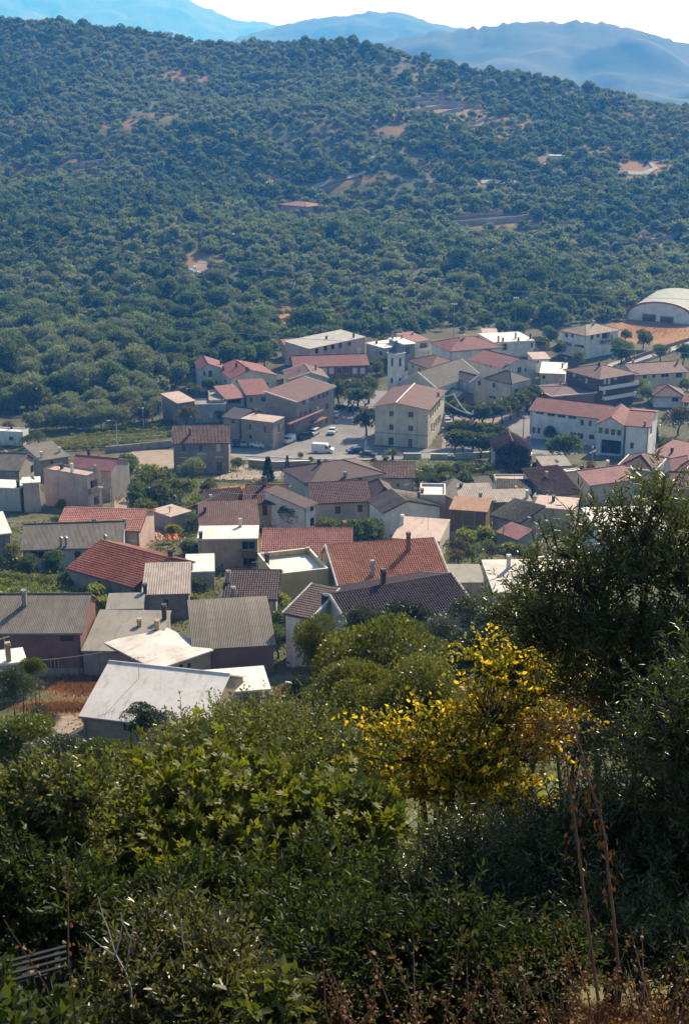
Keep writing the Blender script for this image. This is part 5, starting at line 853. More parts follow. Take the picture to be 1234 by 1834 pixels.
# ---- trees between the viewer and the village (crown centre pixel, depth, radius in photo pixels)
def N(kind, px, py, s, rpx, label, sq=1.0, name='shrub', cat='shrub'):
    p = at_depth(px, py, s); return tree(kind, p, p.z - gz(p.x, p.y), rpx * s / F, label, None, sq=sq, name=name, cat=cat)
for a in (('mid_leafy', 690, 1220, 34, 150, 'big round brownish-green tree below the nearest large house', 1.0, 'leafy_tree', 'tree'), ('mid_leafy', 630, 1270, 30, 105, 'lower brownish-green tree left of the yellow-leaved bush', .9, 'leafy_tree', 'tree'), ('mid_leafy', 765, 1275, 29, 110, 'lower brownish-green tree right behind the yellow-leaved bush', .9, 'leafy_tree', 'tree'),
          ('mid_leafy', 568, 1165, 55, 62, 'thin brown-tinged tree in front of the tall white wing', 1.3, 'leafy_tree', 'tree'), ('mid_olive', 655, 1135, 80, 62, 'olive tree under the left end of the striped roof', .9, 'olive_tree', 'olive tree'), ('mid_oak', 725, 1120, 85, 62, 'dark round tree covering the middle of the striped roof edge', .9, 'evergreen_tree', 'tree'), ('mid_olive', 790, 1150, 75, 78, 'wide olive tree below the right end of the striped roof', .8, 'olive_tree', 'olive tree'), ('mid_olive', 850, 1118, 85, 66, 'olive tree left of the arch of the concrete-roofed house', .9, 'olive_tree', 'olive tree'), ('mid_olive', 905, 1130, 70, 80, 'olive tree half hidden by the near olive branches', .9, 'olive_tree', 'olive tree'), ('mid_oak', 880, 1195, 50, 95, 'dark evergreen tree behind the yellow-leaved bush', .9, 'evergreen_tree', 'tree'), ('mid_oak', 800, 1205, 55, 70, 'dark evergreen in the shade below the wide olive', .9, 'evergreen_tree', 'tree'), ('mid_oak', 960, 1190, 45, 100, 'dark evergreen behind the near olive tree', 1.0, 'evergreen_tree', 'tree'),
          ('mid_oak', 262, 1292, 60, 62, 'dark bushy tree against the broad white roof', .6, 'evergreen_tree', 'tree'), ('mid_olive', 32, 1235, 60, 58, 'grey-green tree in front of the thick white roof slab', 1.0, 'olive_tree', 'olive tree'), ('mid_green', 60, 1205, 75, 30, 'green bush beside the thick white roof slab', 1.3), ('mid_green', 35, 1330, 42, 95, 'dense green tree at the left edge above the glossy shrub', .8, 'leafy_tree', 'tree'), ('mid_olive', 100, 1350, 38, 70, 'grey-green bush below the pale garden path', .7), ('mid_olive', 75, 1290, 50, 40, 'small grey-green bush beside the pale garden path', .8), ('mid_green', 180, 1370, 36, 80, 'green bush below the block-walled house', .7),
          ('mid_oak', 540, 1245, 60, 45, 'dark bush beside the white rubble heap', .9), ('mid_green', 330, 1330, 30, 80, 'yellow-green bush in front of the broad white roof', .6), ('mid_leafy', 700, 1350, 24, 80, 'greenish bush below the big round tree', .7), ('mid_oak', 1015, 1290, 26, 120, 'dark tree filling the gap under the near olive', 1.0, 'evergreen_tree', 'tree'), ('mid_oak', 1130, 1330, 22, 130, 'dark tree behind the dry fennel tops', 1.0, 'evergreen_tree', 'tree'), ('mid_oak', 1080, 1180, 40, 120, 'dark tree far behind the near olive tree', 1.0, 'evergreen_tree', 'tree'), ('mid_oak', 1200, 1250, 30, 130, 'dark tree at the right edge behind the near olive', 1.0, 'evergreen_tree', 'tree')): N(*a)
# ---- foreground shrubs: limbs, twigs and single leaves
def bush(name, cat, label, px, py, s, rx, rz, twigs, per, L, lsize, asp, mat, seed, up=.5, k=10, branch=BARK, ry=None, lobed=False, curve=.15, jit=.5, two=True, droop=0.0, top=0.0, lob=None):
    rng = np.random.default_rng(seed); C0 = np.array(at_depth(px, py, s)); ry = ry or rx; base = np.array([C0[0], C0[1], gz(C0[0], C0[1])])
    c = nrm(rng.normal(size=(k, 3))) * rng.random((k, 1)) ** .45 * .72; rr = rng.uniform(.3, .5, k)
    if lob:
        k = len(lob); c = (np.array([np.array(at_depth(q[0], q[1], s + q[2])) for q in lob]) - C0) / np.array([rx, ry, rz]); rr = np.array([q[3] for q in lob])
    i = rng.integers(0, k, twigs) if not lob else rng.choice(k, twigs, p=rr ** 2 / (rr ** 2).sum()); d = nrm(rng.normal(size=(twigs, 3))); d[:, 2] = np.abs(d[:, 2]) * (1 - .3) + d[:, 2] * .3
    S = (c[i] + d * rr[i][:, None] * rng.random((twigs, 1)) ** .6) * np.array([rx, ry, rz]) + C0
    D = nrm(d * .8 + rng.normal(size=(twigs, 3)) * .35 + np.array([0, 0, up])); Ln = L * rng.uniform(.6, 1.3 + top, twigs)
    t = (np.arange(per) + .5) / per; t = .1 + .9 * t
    P = S[:, None] + D[:, None] * (t[None, :, None] * Ln[:, None, None]) + np.array([0, 0, -droop])[None, None] * (t ** 2)[None, :, None] * Ln[:, None, None]
    q = nrm(np.cross(D, rng.normal(size=(twigs, 3)))); q2 = np.cross(D, q); an = np.arange(per) * 2.4
    O = q[:, None] * np.cos(an)[None, :, None] + q2[:, None] * np.sin(an)[None, :, None]
    A = D[:, None] * .75 + O * .8 + rng.normal(size=P.shape) * jit * .5 + np.array([0, 0, -.1 - droop * .5])
    P = P.reshape(-1, 3); A = A.reshape(-1, 3); n = len(P); sz = lsize * rng.uniform(.6, 1.25, n); org = base
    if lobed:
        A = nrm(A); S2 = nrm(np.cross(A, rng.normal(size=(n, 3)) * .35 + np.array([0, 0, 1.0]))); parts = [leaves(P - org, A, sz, .42, rng, True, .12, curve)]
        Vs, Fs, Rs = [], [], []; off = 0; rd0 = rng.random(n)
        for ang, sc in ((0, 1), (.75, .8), (-.75, .8), (1.45, .5), (-1.45, .5)):
            a2 = A * math.cos(ang) + S2 * math.sin(ang); nn = np.cross(A, S2); sd = nrm(np.cross(nn, a2)); T_ = [(0, 0), (.35, .5), (.72, .4), (1, 0), (.72, -.4), (.35, -.5)]
            V = np.stack([P - org + (sz * sc)[:, None] * (a2 * u + sd * (v * .42) + nn * (-.18 * u * u)) for u, v in T_], 1); bs = np.arange(n)[:, None] * 6
            Vs.append(V.reshape(-1, 3)); Fs.append(np.concatenate([bs + np.array([[0, 1, 2, 3]]), bs + np.array([[3, 4, 5, 0]])]) + off); Rs.append(np.repeat(rd0, 6)); off += n * 6
        V, Fc, rd = np.concatenate(Vs), np.concatenate(Fs), np.concatenate(Rs)
    else: V, Fc, rd = leaves(P - org, A, sz, asp, rng, two, .25, curve)
    tw = np.repeat(rng.random(twigs), per); rd = .45 * rd + .55 * (np.tile(np.repeat(tw, 6), 5) if lobed else np.repeat(tw, len(rd) // n))
    if mat == 'yellow': rd = np.where(rd < .44, .25 * rd, .75 + .25 * rd)
    o = empty(name, base, 0, label, cat); link('foliage', np_mesh(name + '_foliage', V, Fc, LEAF[mat], rd), o)
    m = MB(); b0 = Vector((0, 0, -.2)); Cl = [Vector(c_ * np.array([rx, ry, rz]) * .8 + C0 - base) for c_ in c]; hub = Vector(C0 - base) * (.85 if lob else .7); r0 = .022 if lob else .03 + .015 * rx
    m.tube([b0, hub * .5 + Vector((.05, .03, 0)), hub], [r0 * 1.6, r0 * 1.3, r0], 7)
    for q_ in Cl: m.tube([hub, hub.lerp(q_, .5) + Vector((0, 0, .05)), q_], [r0 * .7, r0 * .45, r0 * .18], 5)
    for j in range(0, twigs, max(1, twigs // 500)):
        s0, e0 = Vector(S[j] - base), Vector(P[j * per + per - 1] - base); m.tube([s0.lerp(Cl[i[j]], .6), s0, e0], [.009, .006, .0025], 3)
    m.build('branches', branch, o); return o
bush('olive_tree', 'olive tree', 'near olive tree filling the right side, with long upright twigs', 1150, 1100, 10.5, 1, 1, 2250, 15, .30, .064, .2, 'nearolive', 1, up=1.0, jit=.45,
     lob=[(905, 1125, .5, .13), (950, 1110, .5, .17), (990, 1160, .4, .22), (930, 1160, .5, .14), (1020, 1200, .4, .24), (890, 1105, .5, .07), (1172, 900, 0, .15), (1150, 960, 0, .2), (1085, 965, .2, .15), (1010, 990, .1, .13), (1225, 960, .1, .2), (1060, 1070, .2, .3), (1150, 1040, 0, .34), (1235, 1060, .3, .36), (965, 1060, .1, .17), (1000, 1130, .2, .24), (1090, 1160, 0, .34), (1190, 1180, .2, .38), (1120, 1280, .3, .34), (1225, 1300, .2, .36), (1040, 1260, .3, .24), (1250, 1180, -.3, .3), (1170, 1380, .3, .3), (1300, 1050, 0, .35)])
bush('olive_tree', 'olive tree', 'shaded olive bush under the near olive tree, behind the dry stalks', 1100, 1590, 9.6, .95, .72, 2400, 14, .24, .052, .22, 'nearolive', 3, up=.4, k=20)
bush('olive_tree', 'olive tree', 'dark olive bush in the right corner above the dry grass', 1235, 1440, 9.2, .7, 1.0, 1500, 14, .25, .055, .22, 'nearolive', 4, up=.4, k=14)
bush('yellow_shrub', 'shrub', 'bush with bright yellow autumn leaves beside the near olive', 850, 1325, 13.5, 1, 1, 900, 12, .38, .055, .62, 'yellow', 5, up=.6, droop=.3, jit=1.0, top=.5,
     lob=[(910, 1215, 0, .26), (960, 1250, .1, .24), (880, 1290, 0, .3), (800, 1340, -.1, .26), (735, 1365, -.1, .2), (850, 1400, 0, .34), (830, 1460, 0, .26), (930, 1480, 0, .24), (740, 1430, 0, .2), (690, 1390, .1, .16), (700, 1330, .1, .12), (660, 1360, .1, .1), (990, 1290, .3, .18), (880, 1190, .2, .12), (920, 1360, .1, .3), (970, 1330, .2, .26), (790, 1420, 0, .26), (900, 1450, .1, .3), (720, 1340, 0, .12), (990, 1215, .2, .16)])
bush('leafy_shrub', 'shrub', 'wide grey-green shrub with small glinting leaves, above the fig tree', 475, 1375, 19.0, 1.5, .7, 2600, 14, .36, .055, .42, 'almond', 6, up=.8, k=18, top=.3)
bush('leafy_shrub', 'shrub', 'greenish small-leaved shrub between the fig tree and the yellow bush', 650, 1400, 16.5, .75, .6, 1200, 13, .35, .055, .42, 'almond', 7, up=.5, k=12)
bush('fig_tree', 'fig tree', 'fig tree with large lobed yellow-green leaves', 400, 1515, 12.0, 1.35, .62, 1500, 7, .32, .092, .5, 'fig', 8, up=.7, k=16, lobed=True, jit=.7)
bush('fig_tree', 'fig tree', 'smaller lobed-leaf fig bush right of the large fig tree', 620, 1520, 11.5, .55, .4, 340, 7, .28, .09, .5, 'fig', 18, up=.6, k=8, lobed=True, jit=.7)
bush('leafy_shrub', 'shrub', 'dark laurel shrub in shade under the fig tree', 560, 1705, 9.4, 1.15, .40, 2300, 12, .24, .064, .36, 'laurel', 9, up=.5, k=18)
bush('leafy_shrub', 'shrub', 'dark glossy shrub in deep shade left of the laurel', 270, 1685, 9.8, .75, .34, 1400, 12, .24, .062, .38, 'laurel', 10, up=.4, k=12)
bush('leafy_shrub', 'shrub', 'glinting green shrub at the left edge beside the fig tree', 70, 1500, 11.2, .75, .62, 1200, 13, .28, .055, .5, 'almond', 11, up=.5, k=14)
bush('leafy_shrub', 'shrub', 'narrow-leaved grey-green shrub right of the laurel', 840, 1620, 10.2, .72, .58, 1600, 14, .28, .05, .24, 'nearolive', 12, up=.5, k=14)
bush('privet_shrub', 'shrub', 'near olive-brown shrub with small rounded leaves at the bottom left', 300, 1800, 6.9, .56, .34, 1150, 12, .20, .042, .42, 'privet', 13, up=.6, k=14)
bush('leafy_shrub', 'shrub', 'bright large-leaved sprig at the bottom, left of the dry pods', 480, 1830, 6.2, .14, .12, 45, 8, .18, .065, .5, 'bright', 14, up=.8, k=5)
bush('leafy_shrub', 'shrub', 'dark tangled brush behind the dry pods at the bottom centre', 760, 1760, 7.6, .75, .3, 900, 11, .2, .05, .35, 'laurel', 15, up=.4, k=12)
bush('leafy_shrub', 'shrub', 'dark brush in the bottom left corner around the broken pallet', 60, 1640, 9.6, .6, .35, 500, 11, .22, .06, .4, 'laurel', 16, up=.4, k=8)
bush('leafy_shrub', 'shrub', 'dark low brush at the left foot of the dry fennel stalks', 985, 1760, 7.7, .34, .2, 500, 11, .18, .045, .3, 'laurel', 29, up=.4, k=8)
bush('leafy_shrub', 'shrub', 'dark low brush behind the reddish dry grass at the lower right', 1150, 1690, 8.4, .75, .26, 1000, 12, .2, .05, .26, 'nearolive', 19, up=.4, k=12)
for px, py in ((538, 816), (556, 824), (583, 828), (640, 828), (668, 826), (690, 822)): T('citrus', px, py, .8, .8, 'small shrub planted along the front kerb of the square', 'shrubs along the front of the square')
def brush():
    rng = np.random.default_rng(44); n = 42000; Y = 6.2 + 34 * rng.random(n) ** 1.5; X = rng.uniform(-.5, .5, n) * (Y * .75 + 2.5); px, py = project(X, Y, ground(X, Y)); keep = ~((px > 985) & (Y < 14)); X, Y = X[keep], Y[keep]
    h = .35 + .9 * np.clip(fbm(X / 1.5, Y / 1.5, 3, 4) + .3, 0, 1) * np.clip((Y - 6) / 6, .2, 1.4); Z = ground(X, Y) + rng.random(len(X)) * h
    V, Fc, rd = leaves(np.stack([X, Y, Z], 1), rng.normal(size=(len(X), 3)) + np.array([0, 0, .6]), (.05 + .006 * Y) * rng.uniform(.7, 1.4, len(X)), .45, rng, False)
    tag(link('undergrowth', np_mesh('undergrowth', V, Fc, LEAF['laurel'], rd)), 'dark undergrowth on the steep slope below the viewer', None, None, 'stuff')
brush()
def garden_cover():
    rng = np.random.default_rng(45); n = 120000; Y = rng.uniform(90, 345, n); X = rng.uniform(-.3, .3, n) * Y; Z = ground(X, Y); px, py = project(X, Y, Z)
    g = np.clip(blob(px, py, GREENZ) + smooth01((fbm(X / 16, Y / 16, 3, 61) + .25) / .3) * .9, 0, 1) * (1 - blob(px, py, ORANGE)); road = ((py > 735) & (py < 830) & (px > 400)) | ((px > 80) & (px < 318) & (py > 752) & (py < 818)) | ((px > 195) & (px < 320) & (py > 795) & (py < 850))
    k = (rng.random(n) < g) & ~road & (Y > 100); X, Y, Z = X[k], Y[k], Z[k]
    V, Fc, rd = leaves(np.stack([X, Y, Z + rng.random(len(X)) * .7], 1), rng.normal(size=(len(X), 3)) + np.array([0, 0, .8]), rng.uniform(.25, .55, len(X)), .6, rng, False)
    tag(link('garden_weeds', np_mesh('garden_weeds', V, Fc, LEAF['mid'], rd)), 'weeds and low greenery in the gardens between the houses', None, None, 'stuff')
garden_cover()
# ---------------------------------------------------------------- bell tower, hangar, details of the houses
def local(root): return (Matrix.Translation(root.location) @ Matrix.Rotation(root.rotation_euler.z, 4, 'Z')).inverted()
def bell_tower():
    p = on_z(709, 690, gz(12, 384)); y = 384.0; x = (709 - CX) / F * 392; z = gz(x, y) - .3; o = empty('bell_tower', (x, y, z), R(42), 'pale square bell tower with a dark pointed spire beside the church', 'bell tower')
    a = 1.65; ztop = -y * float(py_t(633)) - z; m = MB(); opn = {}
    wn = MB()
    for i, (o2, dx) in enumerate((((-a, -a), (1, 0)), ((a, -a), (0, 1)), ((a, a), (-1, 0)), ((-a, a), (0, -1)))):
        hs = [(1.15, 2.15, ztop - 3.4, ztop - 1.0, .45), (1.2, 2.1, ztop - 8.0, ztop - 6.6, .3)] if i in (0, 3, 1) else []
        wall_face(m, o2, dx, 2 * a, 0, ztop, hs)
        for h in hs: q = window_mesh(o2, dx, h, 'd'); q.build('belfry_opening', [DARK, DARK], o)  # dark panels: the unlit inside of the belfry put into their colour
    m.build('wall', W_['white'], o)
    c = MB(); c.box(-a - .25, -a - .25, ztop, a + .25, a + .25, ztop + .3); c.box(-a - .1, -a - .1, ztop - 4.4, a + .1, -a - .003, ztop - 4.15); c.box(-a - .1, -a, ztop - 4.4, -a - .003, a, ztop - 4.15); c.build('cornice', W_['white'], o)
    s = MB(); n = 12; b0 = [(-a * .95, -a * .95), (a * .95, -a * .95), (a * .95, a * .95), (-a * .95, a * .95)]; zs = ztop + .3
    for i in range(4):
        p0, p1 = b0[i], b0[(i + 1) % 4]; mid = [(q[0] * .42, q[1] * .42) for q in (p0, p1)]
        s.face([(p0[0], p0[1], zs), (p1[0], p1[1], zs), (mid[1][0], mid[1][1], zs + 1.7), (mid[0][0], mid[0][1], zs + 1.7)]); s.face([(mid[0][0], mid[0][1], zs + 1.7), (mid[1][0], mid[1][1], zs + 1.7), (0, 0, zs + 3.6)])
    sp = s.build('spire', R_['slate'], o); f = MB(); f.tube([(0, 0, zs + 3.4), (0, 0, zs + 4.4)], .05); f.tube([(-.3, 0, zs + 4.0), (.3, 0, zs + 4.0)], .04); f.build('cross', DKMET, sp)
bell_tower()
def hangar():
    A = gpix(1122, 572, 0, 470); w = 23.0; z = A.z - .5; yaw = R(-24); o = empty('sports_hangar', (A.x, A.y, z), yaw, 'big barrel-roofed hangar with a white end wall and a red rim', 'hangar'); d = 34; n = 28; cx, hh, hs = w / 2, 7.4, 2.0
    arc = [(cx - math.cos(math.pi * i / n) * cx, hs + math.sin(math.pi * i / n) ** .9 * (hh - hs)) for i in range(n + 1)]
    m = MB(); pl = [(x, 0, zz) for x, zz in arc]; m.face([(0, 0, 0)] + [(w, 0, 0)] + list(reversed(pl))); m.box(0, .01, 0, .3, d, hs); m.box(w - .3, .01, 0, w, d, hs); m.face([(w, d, 0), (0, d, 0)] + [(x, d, zz) for x, zz in arc]); m.build('wall', W_['white'], o)
    r = MB(); rim = MB()
    for (x0, z0), (x1, z1) in zip(arc, arc[1:]):
        r.face([(x0, -.3, z0 + .05), (x1, -.3, z1 + .05), (x1, d, z1 + .05), (x0, d, z0 + .05)])
        k0, k1 = 1.06, 1.06; q = lambda x, zz, f: (cx + (x - cx) * f, zz + (f - 1) * 8)
        a, b, c, e = (q(x0, z0, .97), q(x1, z1, .97), q(x1, z1, 1.03), q(x0, z0, 1.03))
        rim.face([(a[0], -.35, a[1]), (b[0], -.35, b[1]), (c[0], -.35, c[1]), (e[0], -.35, e[1])]); rim.face([(e[0], -.35, e[1]), (c[0], -.35, c[1]), (c[0], .4, c[1]), (e[0], .4, e[1])]); rim.face([(b[0], -.35, b[1]), (a[0], -.35, a[1]), (a[0], .1, a[1]), (b[0], .1, b[1])])
    r.build('roof', R_['metalr'], o); rim.build('rim', plain('red_painted_steel', (0.25, 0.06, 0.045)), o)
    for x0, x1, zt in ((5.5, 10.2, 3.0), (11.8, 16.5, 2.6)):
        g = MB(); g.box(x0, -.08, .2, x1, -.003, zt); g.box(x0 + .3, -.12, .3, x1 - .3, -.083, zt - .5, 1); g.build('garage_door', [OCHW, BROWNW], o)
hangar()
# station sign
def sign():
    w, d, h = sD; Mi = local(sroot) @ sM; m = MB(); zc = h - 2.55; xc = w * .505; n = 28; hw, hh = .98, .24
    pts = [(xc + math.copysign(hw - hh, math.cos(2 * math.pi * i / n)) + hh * math.cos(2 * math.pi * i / n), zc + hh * math.sin(2 * math.pi * i / n)) for i in range(n)]
    m.face([(x, -.09, z) for x, z in pts])
    for i in range(n): a, b_ = pts[i], pts[(i + 1) % n]; m.face([(a[0], 0, a[1]), (b_[0], 0, b_[1]), (b_[0], -.09, b_[1]), (a[0], -.09, a[1])])
    so_ = m.build('name_sign', ROLL, sroot, Mi)
    cu = bpy.data.curves.new('lettering', 'FONT'); cu.body = 'ELINI'; cu.size = .36; cu.extrude = .01; cu.align_x = 'CENTER'; cu.align_y = 'CENTER'; cu.space_character = 1.25; to = bpy.data.objects.new('tmp', cu); COL.objects.link(to)
    dg = bpy.context.evaluated_depsgraph_get(); me = bpy.data.meshes.new_from_object(to.evaluated_get(dg)); bpy.data.objects.remove(to); me.materials.clear(); me.materials.append(DKMET)
    me.transform(Mi @ Matrix.Translation((xc, -.105, zc)) @ Matrix.Rotation(R(90), 4, 'X')); link('lettering', me, so_)
    for xf_ in (.155, .5, .82):
        l = MB(); l.box(w * xf_ - .85, -.06, zc - .78, w * xf_ + .85, -.002, zc - .58); l.build('lintel', ROLL, sroot, Mi)
    q = MB(); q.box(w - .25, -.03, 0, w + .03, -.002, h - .1); q.box(w + .002, -.03, 0, w + .03, .3, h - .1); q.build('corner_band', TRIM, sroot, Mi)
sign()
def bands(root, M_, D, zs, mat, name, t=.12):
    w, d, h = D; m = MB()
    for z in zs: m.box(-.05, -.06, z - t, w + .05, -.002, z + t); m.box(w + .002, 0, z - t, w + .06, d, z + t)
    m.build(name, mat, root, local(root) @ M_)
bands(troot, tM, tD, (tD[2] - 3.2,), W_['cream'], 'string_course', .07); bands(troot, tM, tD, (tD[2] - 6.6,), CONC, 'string_course', .12)
def pipe(root, M_, pts): m = MB(); m.tube(pts, .06, 6); m.build('drainpipe', CONC, root, local(root) @ M_)
pipe(troot, tM, [(1.6, -.1, .2), (1.6, -.1, tD[2] - 6.6)]); pipe(troot, tM, [(tD[0] * .8, -.1, .2), (tD[0] * .8, -.1, tD[2] - 3)])
# ivy
def ivy_part():
    rng = np.random.default_rng(9); w, d, h = ivD; n = 3400; x = rng.random(n) * w; z = h * 1.28 * (1 - rng.random(n)); ok = (z < h + 1.7 * (1 - np.abs(x / w - .5) * 2)) & ((z > h * .52) | (x > w * .72) | ((z > h * .35) & (x > w * .3) & (rng.random(n) < .5))); x, z = x[ok], z[ok]; n = len(x)
    P = np.stack([x, -rng.random(n) * .35, z], 1); V, Fc, rd = leaves(P, np.stack([rng.normal(size=n) * .5, -.5 - rng.random(n), -.5 + rng.normal(size=n) * .5], 1), .42, .8, rng, False)
    me = np_mesh('ivy', V, Fc, LEAF['oak'], rd); me.transform(local(ivy) @ ivM); link('ivy', me, ivy)
    x = np.full(1500, w + .0) + rng.random(1500) * .3; P = np.stack([x, rng.random(1500) * d, h * rng.random(1500)], 1); V, Fc, rd = leaves(P, np.stack([.5 + rng.random(1500), rng.normal(size=1500) * .5, -.5 + 0 * x], 1), .42, .8, rng, False)
    me = np_mesh('ivy', V, Fc, LEAF['oak'], rd); me.transform(local(ivy) @ ivM); link('ivy', me, ivy)
ivy_part()
# white grid frame of the school entrance
# ---------------------------------------------------------------- cars
PAINT = {'white': plain('white_car_paint', (0.68, 0.68, 0.67), .25, .5, var=.05), 'dark': plain('dark_car_paint', (0.02, 0.025, 0.022), .25, .5, var=.1), 'silver': plain('silver_car_paint', (0.4, 0.42, 0.43), .3, .5, .3, .08), 'blue': plain('dark_blue_car_paint', (0.03, 0.05, 0.09), .25, .5, var=.1), 'purple': plain('faded_purple_car_paint', (0.16, 0.11, 0.2), .35, .4, var=.1)}
TYRE = plain('tyre_rubber', (0.015, 0.015, 0.015), .8, .2); LAMP = plain('headlight_glass', (0.6, 0.6, 0.58), .15, .6); TAIL = plain('tail_light', (0.3, 0.02, 0.015), .3, .5)
SHAPES = {'car': (4.1, 1.62, [(0, .45), (0, .85), (.12, .95), (.9, 1.02), (1.0, 1.03), (1.45, 1.42), (1.7, 1.46), (2.7, 1.46), (3.0, 1.4), (3.55, .98), (4.0, .92), (4.1, .8), (4.1, .42), (3.9, .3), (.2, .3)], [(1.12, 1.06), (1.5, 1.38), (2.15, 1.38), (2.15, 1.04)], [(2.25, 1.04), (2.25, 1.38), (2.85, 1.37), (3.3, 1.02)]),
          'wagon': (4.3, 1.7, [(0, .45), (0, .85), (.1, .95), (1.0, 1.03), (1.5, 1.5), (1.8, 1.56), (3.7, 1.56), (4.05, 1.5), (4.28, 1.0), (4.3, .85), (4.3, .45), (4.1, .3), (.2, .3)], [(1.2, 1.07), (1.58, 1.46), (2.4, 1.48), (2.4, 1.05)], [(2.5, 1.05), (2.5, 1.48), (3.9, 1.47), (4.05, 1.05)]),
          'van': (4.2, 1.7, [(0, .45), (0, .88), (.15, 1.0), (.95, 1.1), (1.45, 1.62), (1.65, 1.84), (1.9, 1.9), (4.1, 1.88), (4.2, 1.7), (4.2, .4), (4.0, .3), (.2, .3)], [(1.1, 1.12), (1.5, 1.6), (2.1, 1.62), (2.1, 1.1)], None),
          'bigvan': (5.3, 1.95, [(0, .5), (0, 1.0), (.1, 1.12), (.75, 1.3), (1.35, 1.95), (1.5, 2.25), (1.8, 2.35), (5.2, 2.35), (5.3, 2.2), (5.3, .45), (5.1, .35), (.2, .35)], [(.85, 1.33), (1.4, 1.9), (2.05, 1.92), (2.05, 1.3)], None)}
def car(shape, paint, rear, front, label, group=None):
    L, Wd, prof, w1, w2 = SHAPES[shape]; a, b_ = gpix(*rear), gpix(*front); c = (a + b_) / 2; d = b_ - a; yaw = math.atan2(-d.y, -d.x)
    o = empty('parked_car' if shape in ('car', 'wagon') else 'van', (c.x, c.y, gz(c.x, c.y) + .09), yaw, label, 'car' if shape in ('car', 'wagon') else 'van', group)
    m = MB(); hw = Wd / 2; tum = lambda z: hw * (1 - .16 * max(0, (z - .95)) / .6 * (1 if shape in ('car', 'wagon') else .35)); pl = [(x - L / 2, z) for x, z in prof]; n = len(pl)
    for i in range(n):
        (x0, z0), (x1, z1) = pl[i], pl[(i + 1) % n]; m.face([(x0, -tum(z0), z0), (x0, tum(z0), z0), (x1, tum(z1), z1), (x1, -tum(z1), z1)])
    cut = 1.0 if shape in ('car', 'wagon') else 1.1
    m.face([(x, -tum(z), z) for x, z in pl]); m.face([(x, tum(z), z) for x, z in reversed(pl)]); m.build('body', PAINT[paint], o)
    g = MB()
    for w in (w1, w2):
        if w:
            for s in (-1, 1): g.face([(x - L / 2, s * (tum(z) + .012), z) for x, z in w])
    up = [p for p in pl if p[1] > .9]
    i0 = max(range(len(pl) - 1), key=lambda i: (pl[i + 1][1] - pl[i][1]) if pl[i][1] > .9 else -1); (x0, z0), (x1, z1) = pl[i0], pl[i0 + 1]
    q = lambda x, z, s: (x - .012, s * (tum(z) - .1), z + .012)
    ws = MB(); ws.face([q(x0, z0 + .04, -1), q(x0, z0 + .04, 1), q(x1, z1 - .03, 1), q(x1, z1 - .03, -1)]); ws.build('windscreen', GLASS, o)
    if shape in ('car', 'wagon'):
        j = min(range(len(pl) - 1), key=lambda i: (pl[i + 1][1] - pl[i][1]) if pl[i + 1][1] > .9 else 1); (x0, z0), (x1, z1) = pl[j], pl[j + 1]
        rw = MB(); rw.face([(x0 + .015, -tum(z0) + .1, z0 - .04), (x0 + .015, tum(z0) - .1, z0 - .04), (x1 + .015, tum(z1) - .1, z1 + .05), (x1 + .015, -tum(z1) + .1, z1 + .05)]); rw.build('rear_window', GLASS, o)
    g.build('side_windows', GLASS, o)
    for sx in (-L * .31, L * .30):
        for s in (-1, 1):
            t = MB(); t.tube([(sx, s * (hw - .2), .31), (sx, s * (hw + .015), .31)], .31, 14); wo = t.build('wheel', TYRE, o); rm = MB(); rm.tube([(sx, s * (hw + .016), .31), (sx, s * (hw + .03), .31)], .18, 10); rm.build('rim', STEEL, wo)
    for s in (-1, 1):
        t = MB(); t.box(-L / 2 - .02, s * hw * .72 - .16, .66, -L / 2 + .05, s * hw * .72 + .16, .82); t.build('headlight', LAMP, o); t = MB(); t.box(L / 2 - .05, s * hw * .8 - .1, .7, L / 2 + .02, s * hw * .8 + .1, .95); t.build('tail_light', TAIL, o)
car('van', 'white', (528, 789), (506, 798), 'small white van parked in front of the stone building'); car('wagon', 'dark', (558, 783), (534, 790), 'dark off-road car parked between the small white van and a white estate'); car('wagon', 'white', (569, 775), (556, 783), 'white estate car parked behind the dark off-road car')
car('car', 'white', (600, 771), (591, 782), 'white saloon car standing in the open street'); car('bigvan', 'white', (561, 811), (596, 812), 'large white delivery van parked at the edge of the square'); car('car', 'white', (475, 803), (450, 800), 'white hatchback parked left of the small white van'); car('car', 'silver', (437, 794), (437, 804), 'silver car parked nose out, second from the station'); car('car', 'blue', (422, 794), (422, 804), 'dark blue car parked nearest to the station')
car('wagon', 'blue', (646, 812), (626, 813), 'dark car parked in the shadow at the front of the square'); car('car', 'blue', (648, 818), (670, 819), 'dark blue car parked beside the monument'); car('car', 'silver', (606, 743), (598, 751), 'pale car leaving behind the corner of the stone building'); car('car', 'dark', (600, 734), (620, 733), 'dark car in the shade under the street trees'); car('car', 'dark', (628, 738), (640, 736), 'second dark car in the tree shade, nearer the town hall')
car('car', 'silver', (796, 746), (803, 752), 'pale car parked behind the right corner of the town hall'); car('car', 'silver', (797, 756), (804, 762), 'grey car below the pale one, beside the town hall'); car('car', 'purple', (226, 876), (246, 868), 'faded purple car at the end of the dirt lane')
